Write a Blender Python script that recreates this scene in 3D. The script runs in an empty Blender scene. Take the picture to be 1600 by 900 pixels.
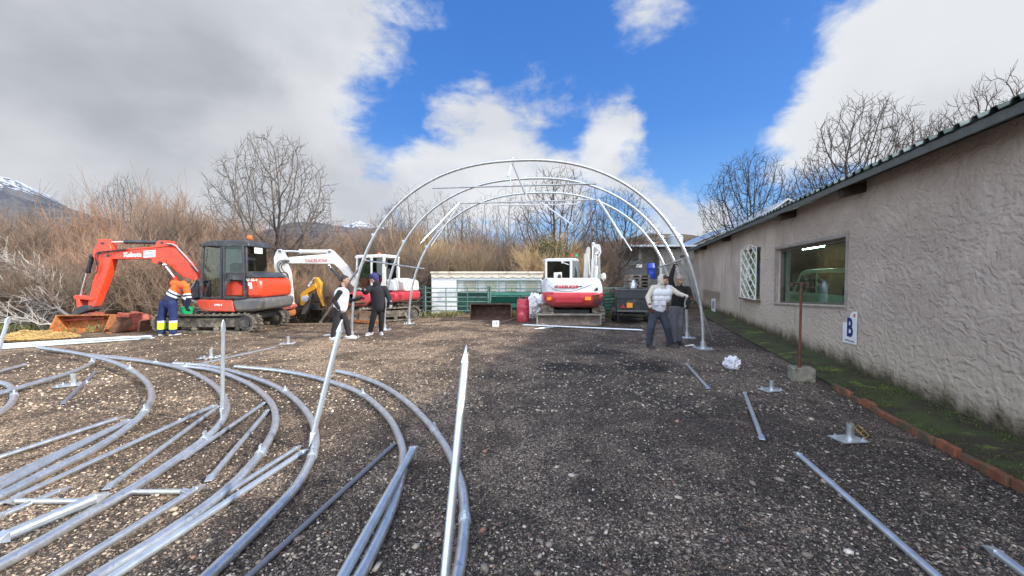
import bpy, bmesh, math, random
import numpy as np
from mathutils import Vector, Matrix, Quaternion, noise

S = bpy.context.scene
COL = S.collection
R = math.radians
V = Vector

# ------------------------------------------------------------------ camera
CAMH, FOC, PITCH = 1.65, 600.0, math.atan(18/600)
cam = bpy.data.cameras.new('camera'); camo = bpy.data.objects.new('camera', cam); COL.objects.link(camo)
cam.sensor_width = 36; cam.lens = 13.5; cam.clip_start = 0.05; cam.clip_end = 12000
camo.location = (0, 0, CAMH); camo.rotation_euler = (R(90) - PITCH, 0, 0)
S.camera = camo
S.render.resolution_x, S.render.resolution_y = 1024, 576

# ------------------------------------------------------------------ light
SUN_AZ, SUN_EL = 104.0, 29.0      # azimuth from +Y towards +X
S.view_settings.view_transform = 'Standard'; S.view_settings.look = 'None'
S.view_settings.exposure = 0.65; S.view_settings.gamma = 1
sl = bpy.data.lights.new('sun', 'SUN'); sl.energy = 3.5; sl.angle = R(1.3); sl.color = (1, .95, .87)
so = bpy.data.objects.new('sun', sl); COL.objects.link(so)
_sd = V((math.sin(R(SUN_AZ))*math.cos(R(SUN_EL)), math.cos(R(SUN_AZ))*math.cos(R(SUN_EL)), math.sin(R(SUN_EL))))
so.rotation_euler = _sd.to_track_quat('Z', 'Y').to_euler(); so.location = (20, -10, 30)

def ray(px, py):
    F = V((0, math.cos(PITCH), -math.sin(PITCH))); U = V((0, math.sin(PITCH), math.cos(PITCH)))
    return F*FOC + V((1, 0, 0))*(px-800) + U*(450-py)

# node helper -------------------------------------------------------
class NT:
    def __init__(s, tree): s.t = tree; s.n = tree.nodes; s.l = tree.links
    def new(s, ty, **kw):
        n = s.n.new(ty)
        for k, v in kw.items(): setattr(n, k, v)
        return n
    def put(s, sock, v):
        if isinstance(v, bpy.types.NodeSocket): s.l.new(v, sock)
        elif v is not None: sock.default_value = v
    def math(s, op, a, b=None, c=None, clamp=False):
        n = s.new('ShaderNodeMath', operation=op, use_clamp=clamp)
        s.put(n.inputs[0], a)
        if b is not None: s.put(n.inputs[1], b)
        if c is not None: s.put(n.inputs[2], c)
        return n.outputs[0]
    def vmath(s, op, a, b=None, out=0):
        n = s.new('ShaderNodeVectorMath', operation=op); s.put(n.inputs[0], a)
        if b is not None: s.put(n.inputs[1], b)
        return n.outputs[out]
    def noise(s, vec, scale, detail=4, rough=.55, dist=0, out=0):
        n = s.new('ShaderNodeTexNoise'); s.put(n.inputs['Vector'], vec); n.inputs['Scale'].default_value = scale
        n.inputs['Detail'].default_value = detail; n.inputs['Roughness'].default_value = rough; n.inputs['Distortion'].default_value = dist
        return n.outputs[out]
    def voro(s, vec, scale, feature='F1', out='Distance', rnd=1):
        n = s.new('ShaderNodeTexVoronoi', feature=feature); s.put(n.inputs['Vector'], vec); n.inputs['Scale'].default_value = scale
        n.inputs['Randomness'].default_value = rnd
        return n.outputs[out]
    def ramp(s, fac, stops, interp='LINEAR'):
        n = s.new('ShaderNodeValToRGB'); s.put(n.inputs[0], fac); cr = n.color_ramp; cr.interpolation = interp
        while len(cr.elements) < len(stops): cr.elements.new(1)
        for e, (p, c) in zip(cr.elements, stops):
            e.position = p; e.color = (c, c, c, 1) if isinstance(c, (int, float)) else (*c[:3], 1)
        return n.outputs[0]
    def mix(s, fac, a, b, blend='MIX'):
        n = s.new('ShaderNodeMix', data_type='RGBA', blend_type=blend); s.put(n.inputs['Factor'], fac)
        def c(x): return (*x, 1) if isinstance(x, tuple) and len(x) == 3 else x
        s.put(n.inputs['A'], c(a)); s.put(n.inputs['B'], c(b)); return n.outputs['Result']
    def smooth(s, x, lo, hi, a=0., b=1.):
        n = s.new('ShaderNodeMapRange', interpolation_type='SMOOTHSTEP'); s.put(n.inputs[0], x)
        n.inputs[1].default_value = lo; n.inputs[2].default_value = hi; n.inputs[3].default_value = a; n.inputs[4].default_value = b
        return n.outputs[0]
    def bump(s, h, strength=.5, dist=.02, normal=None):
        n = s.new('ShaderNodeBump'); s.put(n.inputs['Height'], h); n.inputs['Strength'].default_value = strength; n.inputs['Distance'].default_value = dist
        if normal: s.l.new(normal, n.inputs['Normal'])
        return n.outputs[0]

# ------------------------------------------------------------------ world: sky with broken cloud, brightened behind the camera
W = bpy.data.worlds.new('World'); S.world = W; W.use_nodes = True
w = NT(W.node_tree); w.n.clear()
sky = w.new('ShaderNodeTexSky', sky_type='NISHITA', sun_disc=False)
sky.sun_elevation = R(SUN_EL); sky.sun_rotation = R(SUN_AZ); sky.altitude = 900; sky.air_density = 1.0; sky.dust_density = .4; sky.ozone_density = 2.5
tc = w.new('ShaderNodeTexCoord').outputs['Generated']
def lobe(px, py, rx, soft=1.0, w_=1.0):
    """soft round patch of cloud cover round the direction of a photo point; rx = radius in degrees"""
    d = ray(px, py).normalized()
    dt = w.vmath('DOT_PRODUCT', tc, tuple(d), out='Value')
    ang = w.math('ARCCOSINE', w.math('MINIMUM', dt, .99999))
    return w.smooth(ang, R(rx*(1-.55*soft)), R(rx*(1+.55*soft)), w_, 0.)
def add(*a):
    r = a[0]
    for b in a[1:]: r = w.math('ADD', r, b)
    return r
n1 = w.noise(w.vmath('MULTIPLY', tc, (1, 1, 1.9)), 3.1, 8, .6, .5)
n2 = w.noise(w.vmath('MULTIPLY', tc, (1, 1, 2.2)), 9.0, 7, .62, .5)
n3 = w.noise(w.vmath('ADD', tc, (3.1, 1.7, .4)), 2.0, 5, .5)
big = add(lobe(60, 40, 26, .7, 1.0), lobe(330, 150, 17, .8, .75), lobe(60, 330, 17, .8, .7), lobe(560, 20, 9, .9, .5),
          lobe(560, 300, 10, .9, .8), lobe(640, 175, 4, 1, .25), lobe(740, 175, 5, 1, .5), lobe(800, 190, 4, 1, .3), lobe(700, 300, 7, 1, .45), lobe(985, 250, 5.5, 1, .65), lobe(1380, 15, 4, 1, .35), lobe(1060, 60, 3, 1, .2), lobe(865, 125, 5, 1, .66), lobe(965, 195, 4.5, 1, .66), lobe(735, 185, 5, 1, .3), lobe(1095, 170, 9, 1, -.7), lobe(565, 185, 6.5, 1, -1.0), lobe(880, 215, 3, 1, -.2), lobe(900, 40, 6, 1, -.4), lobe(680, 110, 4, 1, -.35),
          lobe(1000, 20, 5, 1, .5), lobe(1060, 340, 6, 1, .7), lobe(860, 290, 8, 1, .6), lobe(740, 320, 8, 1, .6),
          lobe(1420, 140, 8, .8, .85), lobe(1600, 30, 8, .9, .9), lobe(1290, 180, 6.5, .9, .55), lobe(1230, 230, 4, .9, .35), lobe(1580, 150, 8, .9, .45), lobe(1190, 330, 5, 1, .3))
dens = w.math('ADD', big, w.math('MULTIPLY', w.math('SUBTRACT', n1, .5), 2.0))
dens = w.math('ADD', dens, w.math('MULTIPLY', w.math('SUBTRACT', n2, .5), 1.35))
n5 = w.noise(tc, 24., 6, .6, .4)
dens = w.math('ADD', dens, w.math('MULTIPLY', w.math('SUBTRACT', n5, .5), .55))
cover = w.smooth(dens, .16, .98)
# unseen sky behind the camera: cloud cover added there, brightened as front fill
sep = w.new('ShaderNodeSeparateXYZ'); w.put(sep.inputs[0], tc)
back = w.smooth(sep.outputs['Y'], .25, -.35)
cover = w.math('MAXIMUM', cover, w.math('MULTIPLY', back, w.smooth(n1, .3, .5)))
dark = add(lobe(160, 40, 26, .9, .42), lobe(110, 215, 15, .9, .75), lobe(1500, 150, 14, 1, .35), lobe(420, 190, 9, 1, .35), lobe(560, 290, 5, .9, .45), lobe(330, 235, 9, .9, .5), lobe(0, 150, 12, .9, .25), lobe(1000, 160, 5, 1, .0))
n4 = w.noise(w.vmath('MULTIPLY', tc, (1, 1, 1.7)), 2.6, 5, .5, .15)
bill = w.smooth(w.math('ADD', w.math('MULTIPLY', n3, .5), w.math('MULTIPLY', n4, .6)), .40, .74, .30, 1.)
dk = w.math('MULTIPLY', w.math('MINIMUM', dark, 1.), bill, clamp=True)
edge = w.smooth(dens, .5, 1.5)
ccol = w.mix(w.smooth(dens, .4, 1.0, .3, 0), (.545, .56, .585), (.43, .49, .58))
ccol = w.mix(w.math('MULTIPLY', w.smooth(n4, .40, .62), .55), ccol, (.36, .385, .43))
ccol = w.mix(dk, ccol, (.27, .285, .315))
skyc = w.mix(.62, w.mix(1.0, sky.outputs[0], (.085, .085, .085), 'MULTIPLY'), w.ramp(sep.outputs['Z'], [(0, (.30, .43, .60)), (.12, (.14, .36, .72)), (.35, (.042, .20, .63)), (1, (.014, .09, .42))]))
full = w.mix(cover, skyc, ccol)
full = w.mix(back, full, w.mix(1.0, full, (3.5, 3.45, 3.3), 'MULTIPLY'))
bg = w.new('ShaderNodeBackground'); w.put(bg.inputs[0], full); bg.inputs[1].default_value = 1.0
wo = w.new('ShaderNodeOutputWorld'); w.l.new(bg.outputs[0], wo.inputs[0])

# ------------------------------------------------------------------ geometry helpers
def G(px, py, z=0.):
    """photo point -> point on the level z"""
    r = ray(px, py); t = (z-CAMH)/r.z
    return V((r.x*t, r.y*t, z))
def AT(px, py, Y):
    r = ray(px, py); t = Y/r.y
    return V((r.x*t, Y, CAMH+r.z*t))
class Plane:
    def __init__(s, p, yaw):           # vertical plane through p whose horizontal direction has this yaw from +X
        s.p = V(p); s.u = V((math.cos(yaw), math.sin(yaw), 0)); s.n = V((-math.sin(yaw), math.cos(yaw), 0))
    def pt(s, px, py, off=0.):
        r = ray(px, py); o = V((0, 0, CAMH)); q = s.p+s.n*off
        t = (q-o).dot(s.n)/r.dot(s.n)
        return o+r*t
WL = {}
def reg(o, loc): WL[o.name] = V(loc)
def empty(name, loc, label=None, cat=None, group=None):
    o = bpy.data.objects.new(name, None); COL.objects.link(o); o.location = loc; o.empty_display_size = .2; reg(o, loc)
    if label: o['label'] = label
    if cat: o['category'] = cat
    if group: o['group'] = group
    return o
def tag(o, label=None, cat=None, group=None, kind=None):
    if label: o['label'] = label
    if cat: o['category'] = cat
    if group: o['group'] = group
    if kind: o['kind'] = kind
    return o
def frames(path):
    P = [V(p) for p in path]; T = []
    for i in range(len(P)):
        a = P[max(i-1, 0)]; b = P[min(i+1, len(P)-1)]; d = b-a
        T.append(d.normalized() if d.length > 1e-9 else V((0, 0, 1)))
    n = T[0].orthogonal().normalized(); out = []
    for i, t in enumerate(T):
        n = (n - t*n.dot(t))
        n = n.normalized() if n.length > 1e-6 else t.orthogonal().normalized()
        out.append((P[i], t, n, t.cross(n)))
    return out
class MB:
    def __init__(s): s.v = []; s.f = []; s.sm = []
    def add(s, vs, fs, smooth=False):
        k = len(s.v); s.v += [tuple(x) for x in vs]; s.f += [tuple(i+k for i in f) for f in fs]; s.sm += [smooth]*len(fs); return s
    def box(s, c, size, M=None):
        c = V(c); a, b, d = [x/2 for x in size]; vs = [V((x, y, z)) for x in (-a, a) for y in (-b, b) for z in (-d, d)]
        if M is not None: vs = [M @ x for x in vs]
        return s.add([x+c for x in vs], [(0, 1, 3, 2), (4, 6, 7, 5), (0, 4, 5, 1), (2, 3, 7, 6), (0, 2, 6, 4), (1, 5, 7, 3)])
    def bb(s, p0, p1):
        p0 = V(p0); p1 = V(p1); return s.box((p0+p1)/2, [abs(x) for x in (p1-p0)])
    def bar(s, a, b, wd, ht, up=(0, 0, 1)):
        a = V(a); b = V(b); d = (b-a); L = d.length; d.normalize(); u = V(up)
        side = d.cross(u)
        if side.length < 1e-4: side = d.orthogonal()
        side.normalize(); u = side.cross(d)
        M = Matrix((d, side, u)).transposed()
        return s.box((a+b)/2, (L, wd, ht), M)
    def prism(s, pts, vec):
        pts = [V(p) for p in pts]; n = len(pts); vec = V(vec)
        vs = pts+[p+vec for p in pts]
        nrm = V((0, 0, 0))
        for i in range(n): nrm += pts[i].cross(pts[(i+1) % n])
        flip = nrm.dot(vec) > 0
        fs = [tuple(range(n)), tuple(range(2*n-1, n-1, -1))]+[((i+1) % n, i, i+n, (i+1) % n+n) for i in range(n)]
        if flip: fs = [tuple(reversed(f)) for f in fs]
        return s.add(vs, fs)
    def tube(s, path, r, n=8, cap=True, smooth=True, flat=None):
        fr = frames(path); vs = []; m = len(fr)
        rs = r if isinstance(r, (list, tuple)) else [r]*m
        for (p, t, a, b), rr in zip(fr, rs):
            for k in range(n):
                an = 2*math.pi*k/n; o = a*math.cos(an)*rr+b*math.sin(an)*rr
                if flat: ax, fc = flat; o -= ax*(o.dot(ax)*(1-fc))
                vs.append(p+o)
        fs = [(i*n+k, i*n+(k+1) % n, (i+1)*n+(k+1) % n, (i+1)*n+k) for i in range(m-1) for k in range(n)]
        k0 = len(s.v); s.add(vs, fs, smooth)
        if cap:
            s.f.append(tuple(k0+k for k in range(n-1, -1, -1))); s.f.append(tuple(k0+(m-1)*n+k for k in range(n))); s.sm += [False]*2
        return s
    def cyl(s, a, b, r, n=16, r2=None): return s.tube([a, b], [r, r if r2 is None else r2], n)
    def ring(s, c, nrm, Rr, r, n=24, m=8):
        c = V(c); nrm = V(nrm).normalized(); a = nrm.orthogonal().normalized(); b = nrm.cross(a)
        path = [c+a*math.cos(2*math.pi*i/n)*Rr+b*math.sin(2*math.pi*i/n)*Rr for i in range(n+1)]
        return s.tube(path, r, m, cap=False)
    def caps(s, a, b, ra, rb, n=14, flat=None):      # tapered capsule
        a = V(a); b = V(b); d = (b-a)
        if d.length < 1e-5: b = a+V((0, 0, 1e-4)); d = b-a
        d.normalize(); path = []; rs = []
        for i in range(5):
            t = math.pi/2*(1-i/5); path.append(a-d*math.sin(t)*ra); rs.append(max(1e-3, math.cos(t)*ra))
        path.append(a); rs.append(ra); path.append(b); rs.append(rb)
        for i in range(1, 6):
            t = math.pi/2*i/5; path.append(b+d*math.sin(t)*rb); rs.append(max(1e-3, math.cos(t)*rb))
        return s.tube(path, rs, n, True, True, flat)
    def ell(s, c, rad, M=None, n=14, m=9):
        c = V(c); vs = []
        for i in range(m+1):
            th = math.pi*i/m
            for k in range(n):
                ph = 2*math.pi*k/n; st = max(math.sin(th), 1e-3)
                x = V((rad[0]*st*math.cos(ph), rad[1]*st*math.sin(ph), rad[2]*math.cos(th)))
                vs.append(c+(M @ x if M is not None else x))
        fs = [(i*n+k, (i+1)*n+k, (i+1)*n+(k+1) % n, i*n+(k+1) % n) for i in range(m) for k in range(n)]
        k0 = len(s.v); s.add(vs, fs, True)
        s.f.append(tuple(k0+k for k in range(n))); s.f.append(tuple(k0+m*n+k for k in range(n-1, -1, -1))); s.sm += [True]*2
        return s
    def lathe(s, base, prof, n=24, axis=(0, 0, 1)):
        base = V(base); ax = V(axis).normalized()
        return s.tube_prof(base, ax, prof, n)
    def tube_prof(s, base, ax, prof, n):
        a = ax.orthogonal().normalized(); b = ax.cross(a); vs = []
        for r, h in prof:
            for k in range(n):
                t = 2*math.pi*k/n; vs.append(base+ax*h+(a*math.cos(t)+b*math.sin(t))*max(r, 1e-4))
        m = len(prof); fs = [(i*n+k, i*n+(k+1) % n, (i+1)*n+(k+1) % n, (i+1)*n+k) for i in range(m-1) for k in range(n)]
        return s.add(vs, fs, True)
    def mesh(s, name, mat, off=(0, 0, 0)):
        me = bpy.data.meshes.new(name); o = V(off)
        me.from_pydata([tuple(V(v)-o) for v in s.v], [], s.f)
        me.polygons.foreach_set('use_smooth', s.sm)
        if mat: me.materials.append(mat)
        me.update(); return me
    def build(s, name, mat, parent=None, bevel=0, loc=None, sharp=True):
        if parent is not None: off = WL[parent.name]
        elif loc is not None: off = V(loc)
        else: off = V((0, 0, 0))
        me = s.mesh(name, mat, off)
        o = bpy.data.objects.new(name, me); COL.objects.link(o)
        if parent is not None: o.parent = parent
        else: o.location = off
        reg(o, off)
        if bevel:
            m = o.modifiers.new('bevel', 'BEVEL'); m.width = bevel; m.segments = 2; m.limit_method = 'ANGLE'; m.angle_limit = R(40)
        if sharp:
            try: me.set_sharp_from_angle(angle=R(45))
            except Exception: pass
        return o
def text(name, body, size, M, mat, parent, extrude=.002, xscale=1., bold=0.):
    cu = bpy.data.curves.new('lettering', 'FONT'); cu.body = body; cu.size = size; cu.extrude = extrude; cu.offset = bold
    cu.align_x = 'CENTER'; cu.align_y = 'CENTER'
    t = bpy.data.objects.new('tmp_text', cu); COL.objects.link(t)
    dg = bpy.context.evaluated_depsgraph_get(); me = bpy.data.meshes.new_from_object(t.evaluated_get(dg))
    bpy.data.objects.remove(t)
    me.transform(M @ Matrix.Scale(xscale, 4, V((1, 0, 0)))); me.transform(Matrix.Translation(-WL[parent.name])); me.materials.clear(); me.materials.append(mat)
    me.name = name; o = bpy.data.objects.new(name, me); COL.objects.link(o); o.parent = parent; reg(o, WL[parent.name]); return o
def TM(p, xdir, ydir):       # text frame: x along xdir, y along ydir, faces z
    x = V(xdir).normalized(); z = x.cross(V(ydir)).normalized(); y = z.cross(x)
    M = Matrix((x, y, z)).transposed().to_4x4(); M.translation = V(p); return M

# ------------------------------------------------------------------ materials
MATS = {}
def mat(name, col, rough=.5, metal=0., dust=0., bump=None, var=0., spec=.5, dirt_shade=None, coat=0., alpha=None, varscale=6.):
    if name in MATS: return MATS[name]
    m = bpy.data.materials.new(name); m.use_nodes = True; t = NT(m.node_tree); b = t.n['Principled BSDF']
    b.inputs['Roughness'].default_value = rough; b.inputs['Metallic'].default_value = metal
    b.inputs['Specular IOR Level'].default_value = spec; b.inputs['Coat Weight'].default_value = coat
    co = t.new('ShaderNodeTexCoord').outputs['Object']
    c = (*col, 1)
    if var or dirt_shade:
        ns = t.noise(co, varscale, 6, .6)
        c = t.mix(t.smooth(ns, .3, .7), tuple(x*(1-var) for x in col), tuple(min(1, x*(1+var)) for x in col))
        if dirt_shade:
            dc, amt, sc = dirt_shade
            c = t.mix(t.smooth(t.noise(co, sc, 8, .68, .4), .62-amt*.4, .80-amt*.35), c, tuple(dc))
        if dust:
            s3 = t.new('ShaderNodeSeparateXYZ'); t.put(s3.inputs[0], co)
            low = t.smooth(t.math('ADD', s3.outputs[2], t.math('MULTIPLY', t.math('SUBTRACT', t.noise(co, 4, 7, .7), .5), 1.6)), 1.25, .25)
            c = t.mix(t.math('MULTIPLY', low, dust), c, (.20, .155, .115))
            c = t.mix(t.math('MULTIPLY', t.smooth(t.noise(co, 26, 6, .75), .60, .72), dust*.7), c, (.26, .21, .17))
        t.put(b.inputs['Base Color'], c)
        t.put(b.inputs['Roughness'], t.math('ADD', t.math('MULTIPLY', t.noise(co, varscale*3, 4), .25), rough-.12))
    else: b.inputs['Base Color'].default_value = c
    if bump: t.put(b.inputs['Normal'], t.bump(t.noise(co, bump[0], 5, .6), bump[1], bump[2]))
    MATS[name] = m; return m
def glass(name, tint=(.25, .33, .3), refl=.12, op=.55):
    if name in MATS: return MATS[name]
    m = bpy.data.materials.new(name); m.use_nodes = True; t = NT(m.node_tree); t.n.remove(t.n['Principled BSDF']); out = t.n['Material Output']
    tr = t.new('ShaderNodeBsdfTransparent'); tr.inputs[0].default_value = (*tint, 1)
    gl = t.new('ShaderNodeBsdfGlossy'); gl.inputs['Roughness'].default_value = .03; gl.inputs[0].default_value = (.95, 1, .98, 1)
    lw = t.new('ShaderNodeLayerWeight'); lw.inputs[0].default_value = .5
    fac = t.math('ADD', t.math('MULTIPLY', t.math('POWER', lw.outputs['Facing'], 4.), .8), refl, clamp=True)
    mx = t.new('ShaderNodeMixShader'); t.put(mx.inputs[0], fac); t.l.new(tr.outputs[0], mx.inputs[1]); t.l.new(gl.outputs[0], mx.inputs[2])
    t.l.new(mx.outputs[0], out.inputs[0]); MATS[name] = m; return m

galv = mat('galvanised_steel', (.60, .625, .64), .31, .76, var=.14, varscale=11, bump=(30, .06, .003), dirt_shade=((.32, .335, .35), .22, 22))
galvb = mat('galvanised_bright', (.60, .65, .69), .34, .7, var=.12, varscale=7, dirt_shade=((.45, .48, .5), .2, 12))
redp = mat('red_paint', (.80, .062, .020), .34, 0, var=.1, dirt_shade=((.42, .085, .05), .20, 7), coat=.15, dust=.6)
redp2 = mat('crimson_paint', (.55, .022, .045), .38, 0, var=.1, dirt_shade=((.30, .06, .06), .20, 6), coat=.15, dust=.6)
whitep = mat('white_paint', (.74, .74, .70), .4, 0, var=.05, dirt_shade=((.48, .43, .35), .26, 6), coat=.1, dust=.55)
whiteg = mat('pale_grey_paint', (.62, .64, .67), .42, 0, var=.05, dirt_shade=((.44, .41, .36), .22, 6), dust=.5)
darkp = mat('charcoal_paint', (.042, .046, .054), .45, 0, var=.2, dirt_shade=((.14, .125, .105), .25, 6))
greyp = mat('slate_paint', (.10, .108, .12), .5, 0, var=.15, dirt_shade=((.2, .175, .15), .3, 5), dust=.6)
blackr = mat('black_rubber', (.028, .028, .028), .7, 0, var=.2, dirt_shade=((.13, .115, .09), .35, 8))
mudtrack = mat('muddy_track', (.085, .075, .062), .85, 0, var=.3, dirt_shade=((.25, .21, .16), .55, 7), bump=(30, .5, .01))
rust = mat('rusty_steel', (.17, .075, .04), .8, .1, var=.4, dirt_shade=((.085, .05, .035), .45, 8), bump=(40, .4, .005))
orust = mat('orange_rust', (.42, .15, .045), .75, .05, var=.3, dirt_shade=((.16, .085, .045), .38, 7), bump=(40, .4, .005))
redrust = mat('worn_red_steel', (.36, .07, .05), .65, 0, var=.3, dirt_shade=((.22, .10, .05), .45, 6), bump=(40, .3, .005))
chrome = mat('chrome_rod', (.8, .8, .82), .15, 1)
glsc = glass('cab_glass', (.60, .70, .66), .03)
glsd = glass('dark_cab_glass', (.22, .27, .27), .06)
greenp = mat('green_paint', (.012, .14, .095), .5, 0, var=.2, dirt_shade=((.06, .1, .07), .25, 9))
greeng = mat('green_grey_steel', (.10, .19, .17), .5, .2, var=.25, dirt_shade=((.25, .28, .27), .3, 12))
stickerw = mat('white_sticker', (.8, .8, .78), .4)
stickg = mat('grey_sticker_print', (.25, .3, .36), .5)
# ================================================================== SETTING
rnd = random.Random(7)
# ---- ground
def gz(x, y):
    z = 0.
    if y > 13.5:
        k = min(1, (y-13.5)/6); side = min(1, max(0, (-x-2)/8))
        z -= .9*k*side
        z += .35*k*noise.noise(V((x*.12, y*.12, 0)))
    if x < -9.5 and y > 8:
        k = min(1, (-9.5-x)/4)*min(1, (y-8)/4); z += k*(.25*noise.noise(V((x*.4, y*.4, 3)))-.15)
    if y > 60: z += (y-60)*.012
    return z
def axis(lo, hi, fine0, fine1, fs):
    a = list(np.arange(fine0, fine1+1e-6, fs)); x = fine1; s = fs
    while x < hi: s *= 1.25; x += s; a.append(x)
    x = fine0; s = fs
    while x > lo: s *= 1.25; x -= s; a.insert(0, x)
    return a
xs = axis(-6000, 6000, -30, 30, 1.); ys = axis(-300, 7000, -3, 45, 1.)
gv = [(x, y, gz(x, y)) for y in ys for x in xs]; nx = len(xs)
gf = [(j*nx+i, j*nx+i+1, (j+1)*nx+i+1, (j+1)*nx+i) for j in range(len(ys)-1) for i in range(nx-1)]
me = bpy.data.meshes.new('ground'); me.from_pydata(gv, [], gf); me.polygons.foreach_set('use_smooth', [True]*len(gf))
ground = bpy.data.objects.new('ground', me); COL.objects.link(ground); tag(ground, kind='structure')

TH = R(17.1); DW = V((math.sin(TH), math.cos(TH), 0)); NW = V((math.cos(TH), -math.sin(TH), 0)); PERP = 3.6
def gravel_material():
    m = bpy.data.materials.new('gravel_ground'); m.use_nodes = True; t = NT(m.node_tree); b = t.n['Principled BSDF']
    co = t.new('ShaderNodeTexCoord').outputs['Object']
    wob = t.vmath('ADD', co, t.vmath('MULTIPLY', t.noise(co, 22, 2, out=1), (.02, .02, .02)))
    big = t.noise(co, .38, 5, .6, .6); mid = t.noise(co, 2.2, 5, .62)
    vs = []; hs = []
    for sc in (48., 85., 150.):
        n = t.new('ShaderNodeTexVoronoi'); t.put(n.inputs['Vector'], wob); n.inputs['Scale'].default_value = sc
        vs.append(n.outputs['Color']); hs.append(n.outputs['Distance'])
    def stonecol(col):
        s = t.new('ShaderNodeSeparateColor'); t.l.new(col, s.inputs[0])
        base = t.ramp(s.outputs[0], [(0, (.016, .014, .013)), (.36, (.042, .037, .034)), (.58, (.085, .073, .064)), (.76, (.19, .155, .124)), (.90, (.38, .32, .255)), (1, (.48, .44, .375))])
        return t.mix(t.math('MULTIPLY', s.outputs[1], .35), base, (.10, .072, .05))
    c = t.mix(t.smooth(t.noise(co, 8, 4), .45, .62), stonecol(vs[1]), stonecol(vs[2]))
    big1 = t.new('ShaderNodeSeparateColor'); t.l.new(vs[0], big1.inputs[0])
    isbig = t.math('MULTIPLY', t.math('GREATER_THAN', big1.outputs[2], .80), t.smooth(hs[0], .62, .45))
    c = t.mix(isbig, c, stonecol(vs[0]))
    # darker damp patches, tan drier ones: left of the yard is warmer and paler
    sp = t.new('ShaderNodeSeparateXYZ'); t.put(sp.inputs[0], co)
    left = t.smooth(t.math('ADD', sp.outputs[0], t.math('MULTIPLY', sp.outputs[1], -.31)), -.5, -5.5)
    damp = t.smooth(t.math('ADD', t.math('MULTIPLY', big, .6), t.math('MULTIPLY', mid, .4)), .44, .58)
    c = t.mix(1., c, t.mix(damp, (.52, .49, .47), (1.35, 1.28, 1.2)), 'MULTIPLY')
    c = t.mix(1., c, t.mix(left, (.98, .98, 1.0), (1.75, 1.55, 1.3)), 'MULTIPLY')
    soil = t.mix(t.noise(co, 30, 4), (.030, .024, .019), (.085, .066, .048))
    c = t.mix(t.math('MULTIPLY', t.smooth(mid, .60, .72), .75), c, soil)
    # two black damp hollows in the middle of the yard
    for (hx, hy, rx, ry) in ((1.05, 6.95, .75, .5), (2.35, 7.0, .6, .45), (2.0, 8.3, .7, .35)):
        d = t.vmath('MULTIPLY', t.vmath('SUBTRACT', co, (hx, hy, 0)), (1/rx, 1/ry, 0))
        l = t.math('ADD', t.vmath('LENGTH', d, out='Value'), t.math('MULTIPLY', t.math('SUBTRACT', t.noise(co, 4, 5), .5), 1.6))
        c = t.mix(t.smooth(l, 1.2, .5, 0, .85), c, (.016, .014, .013))
    # rough ground outside the yard
    out = t.math('MAXIMUM', t.smooth(t.math('ADD', sp.outputs[1], t.math('MULTIPLY', mid, 2)), 17.2, 18.2), t.smooth(t.math('ADD', t.math('ADD', sp.outputs[0], t.math('MULTIPLY', sp.outputs[1], .0)), mid), -11.6, -12.6))
    wild = t.mix(t.smooth(t.noise(co, 1.2, 7, .65), .42, .60), (.055, .036, .022), (.15, .105, .058))
    wild = t.mix(t.smooth(t.noise(co, .5, 5, .6), .56, .64), wild, (.07, .10, .025))
    c = t.mix(out, c, wild)
    t.put(b.inputs['Base Color'], c); b.inputs['Roughness'].default_value = .85; b.inputs['Specular IOR Level'].default_value = .3
    h = t.math('ADD', t.math('MULTIPLY', t.math('SUBTRACT', 1, hs[1]), .6), t.math('MULTIPLY', t.math('SUBTRACT', 1, hs[2]), .3))
    h = t.math('ADD', h, t.math('MULTIPLY', t.math('SUBTRACT', 1, hs[0]), isbig))
    n = t.bump(h, .9, .012); n = t.bump(mid, .6, .16, n); n = t.bump(t.noise(t.vmath('MULTIPLY', co, (1.6, .45, 1)), 1.1, 4, .55, .8), .7, .3, n)
    t.put(b.inputs['Normal'], n); return m
ground.data.materials.append(gravel_material())

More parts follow.
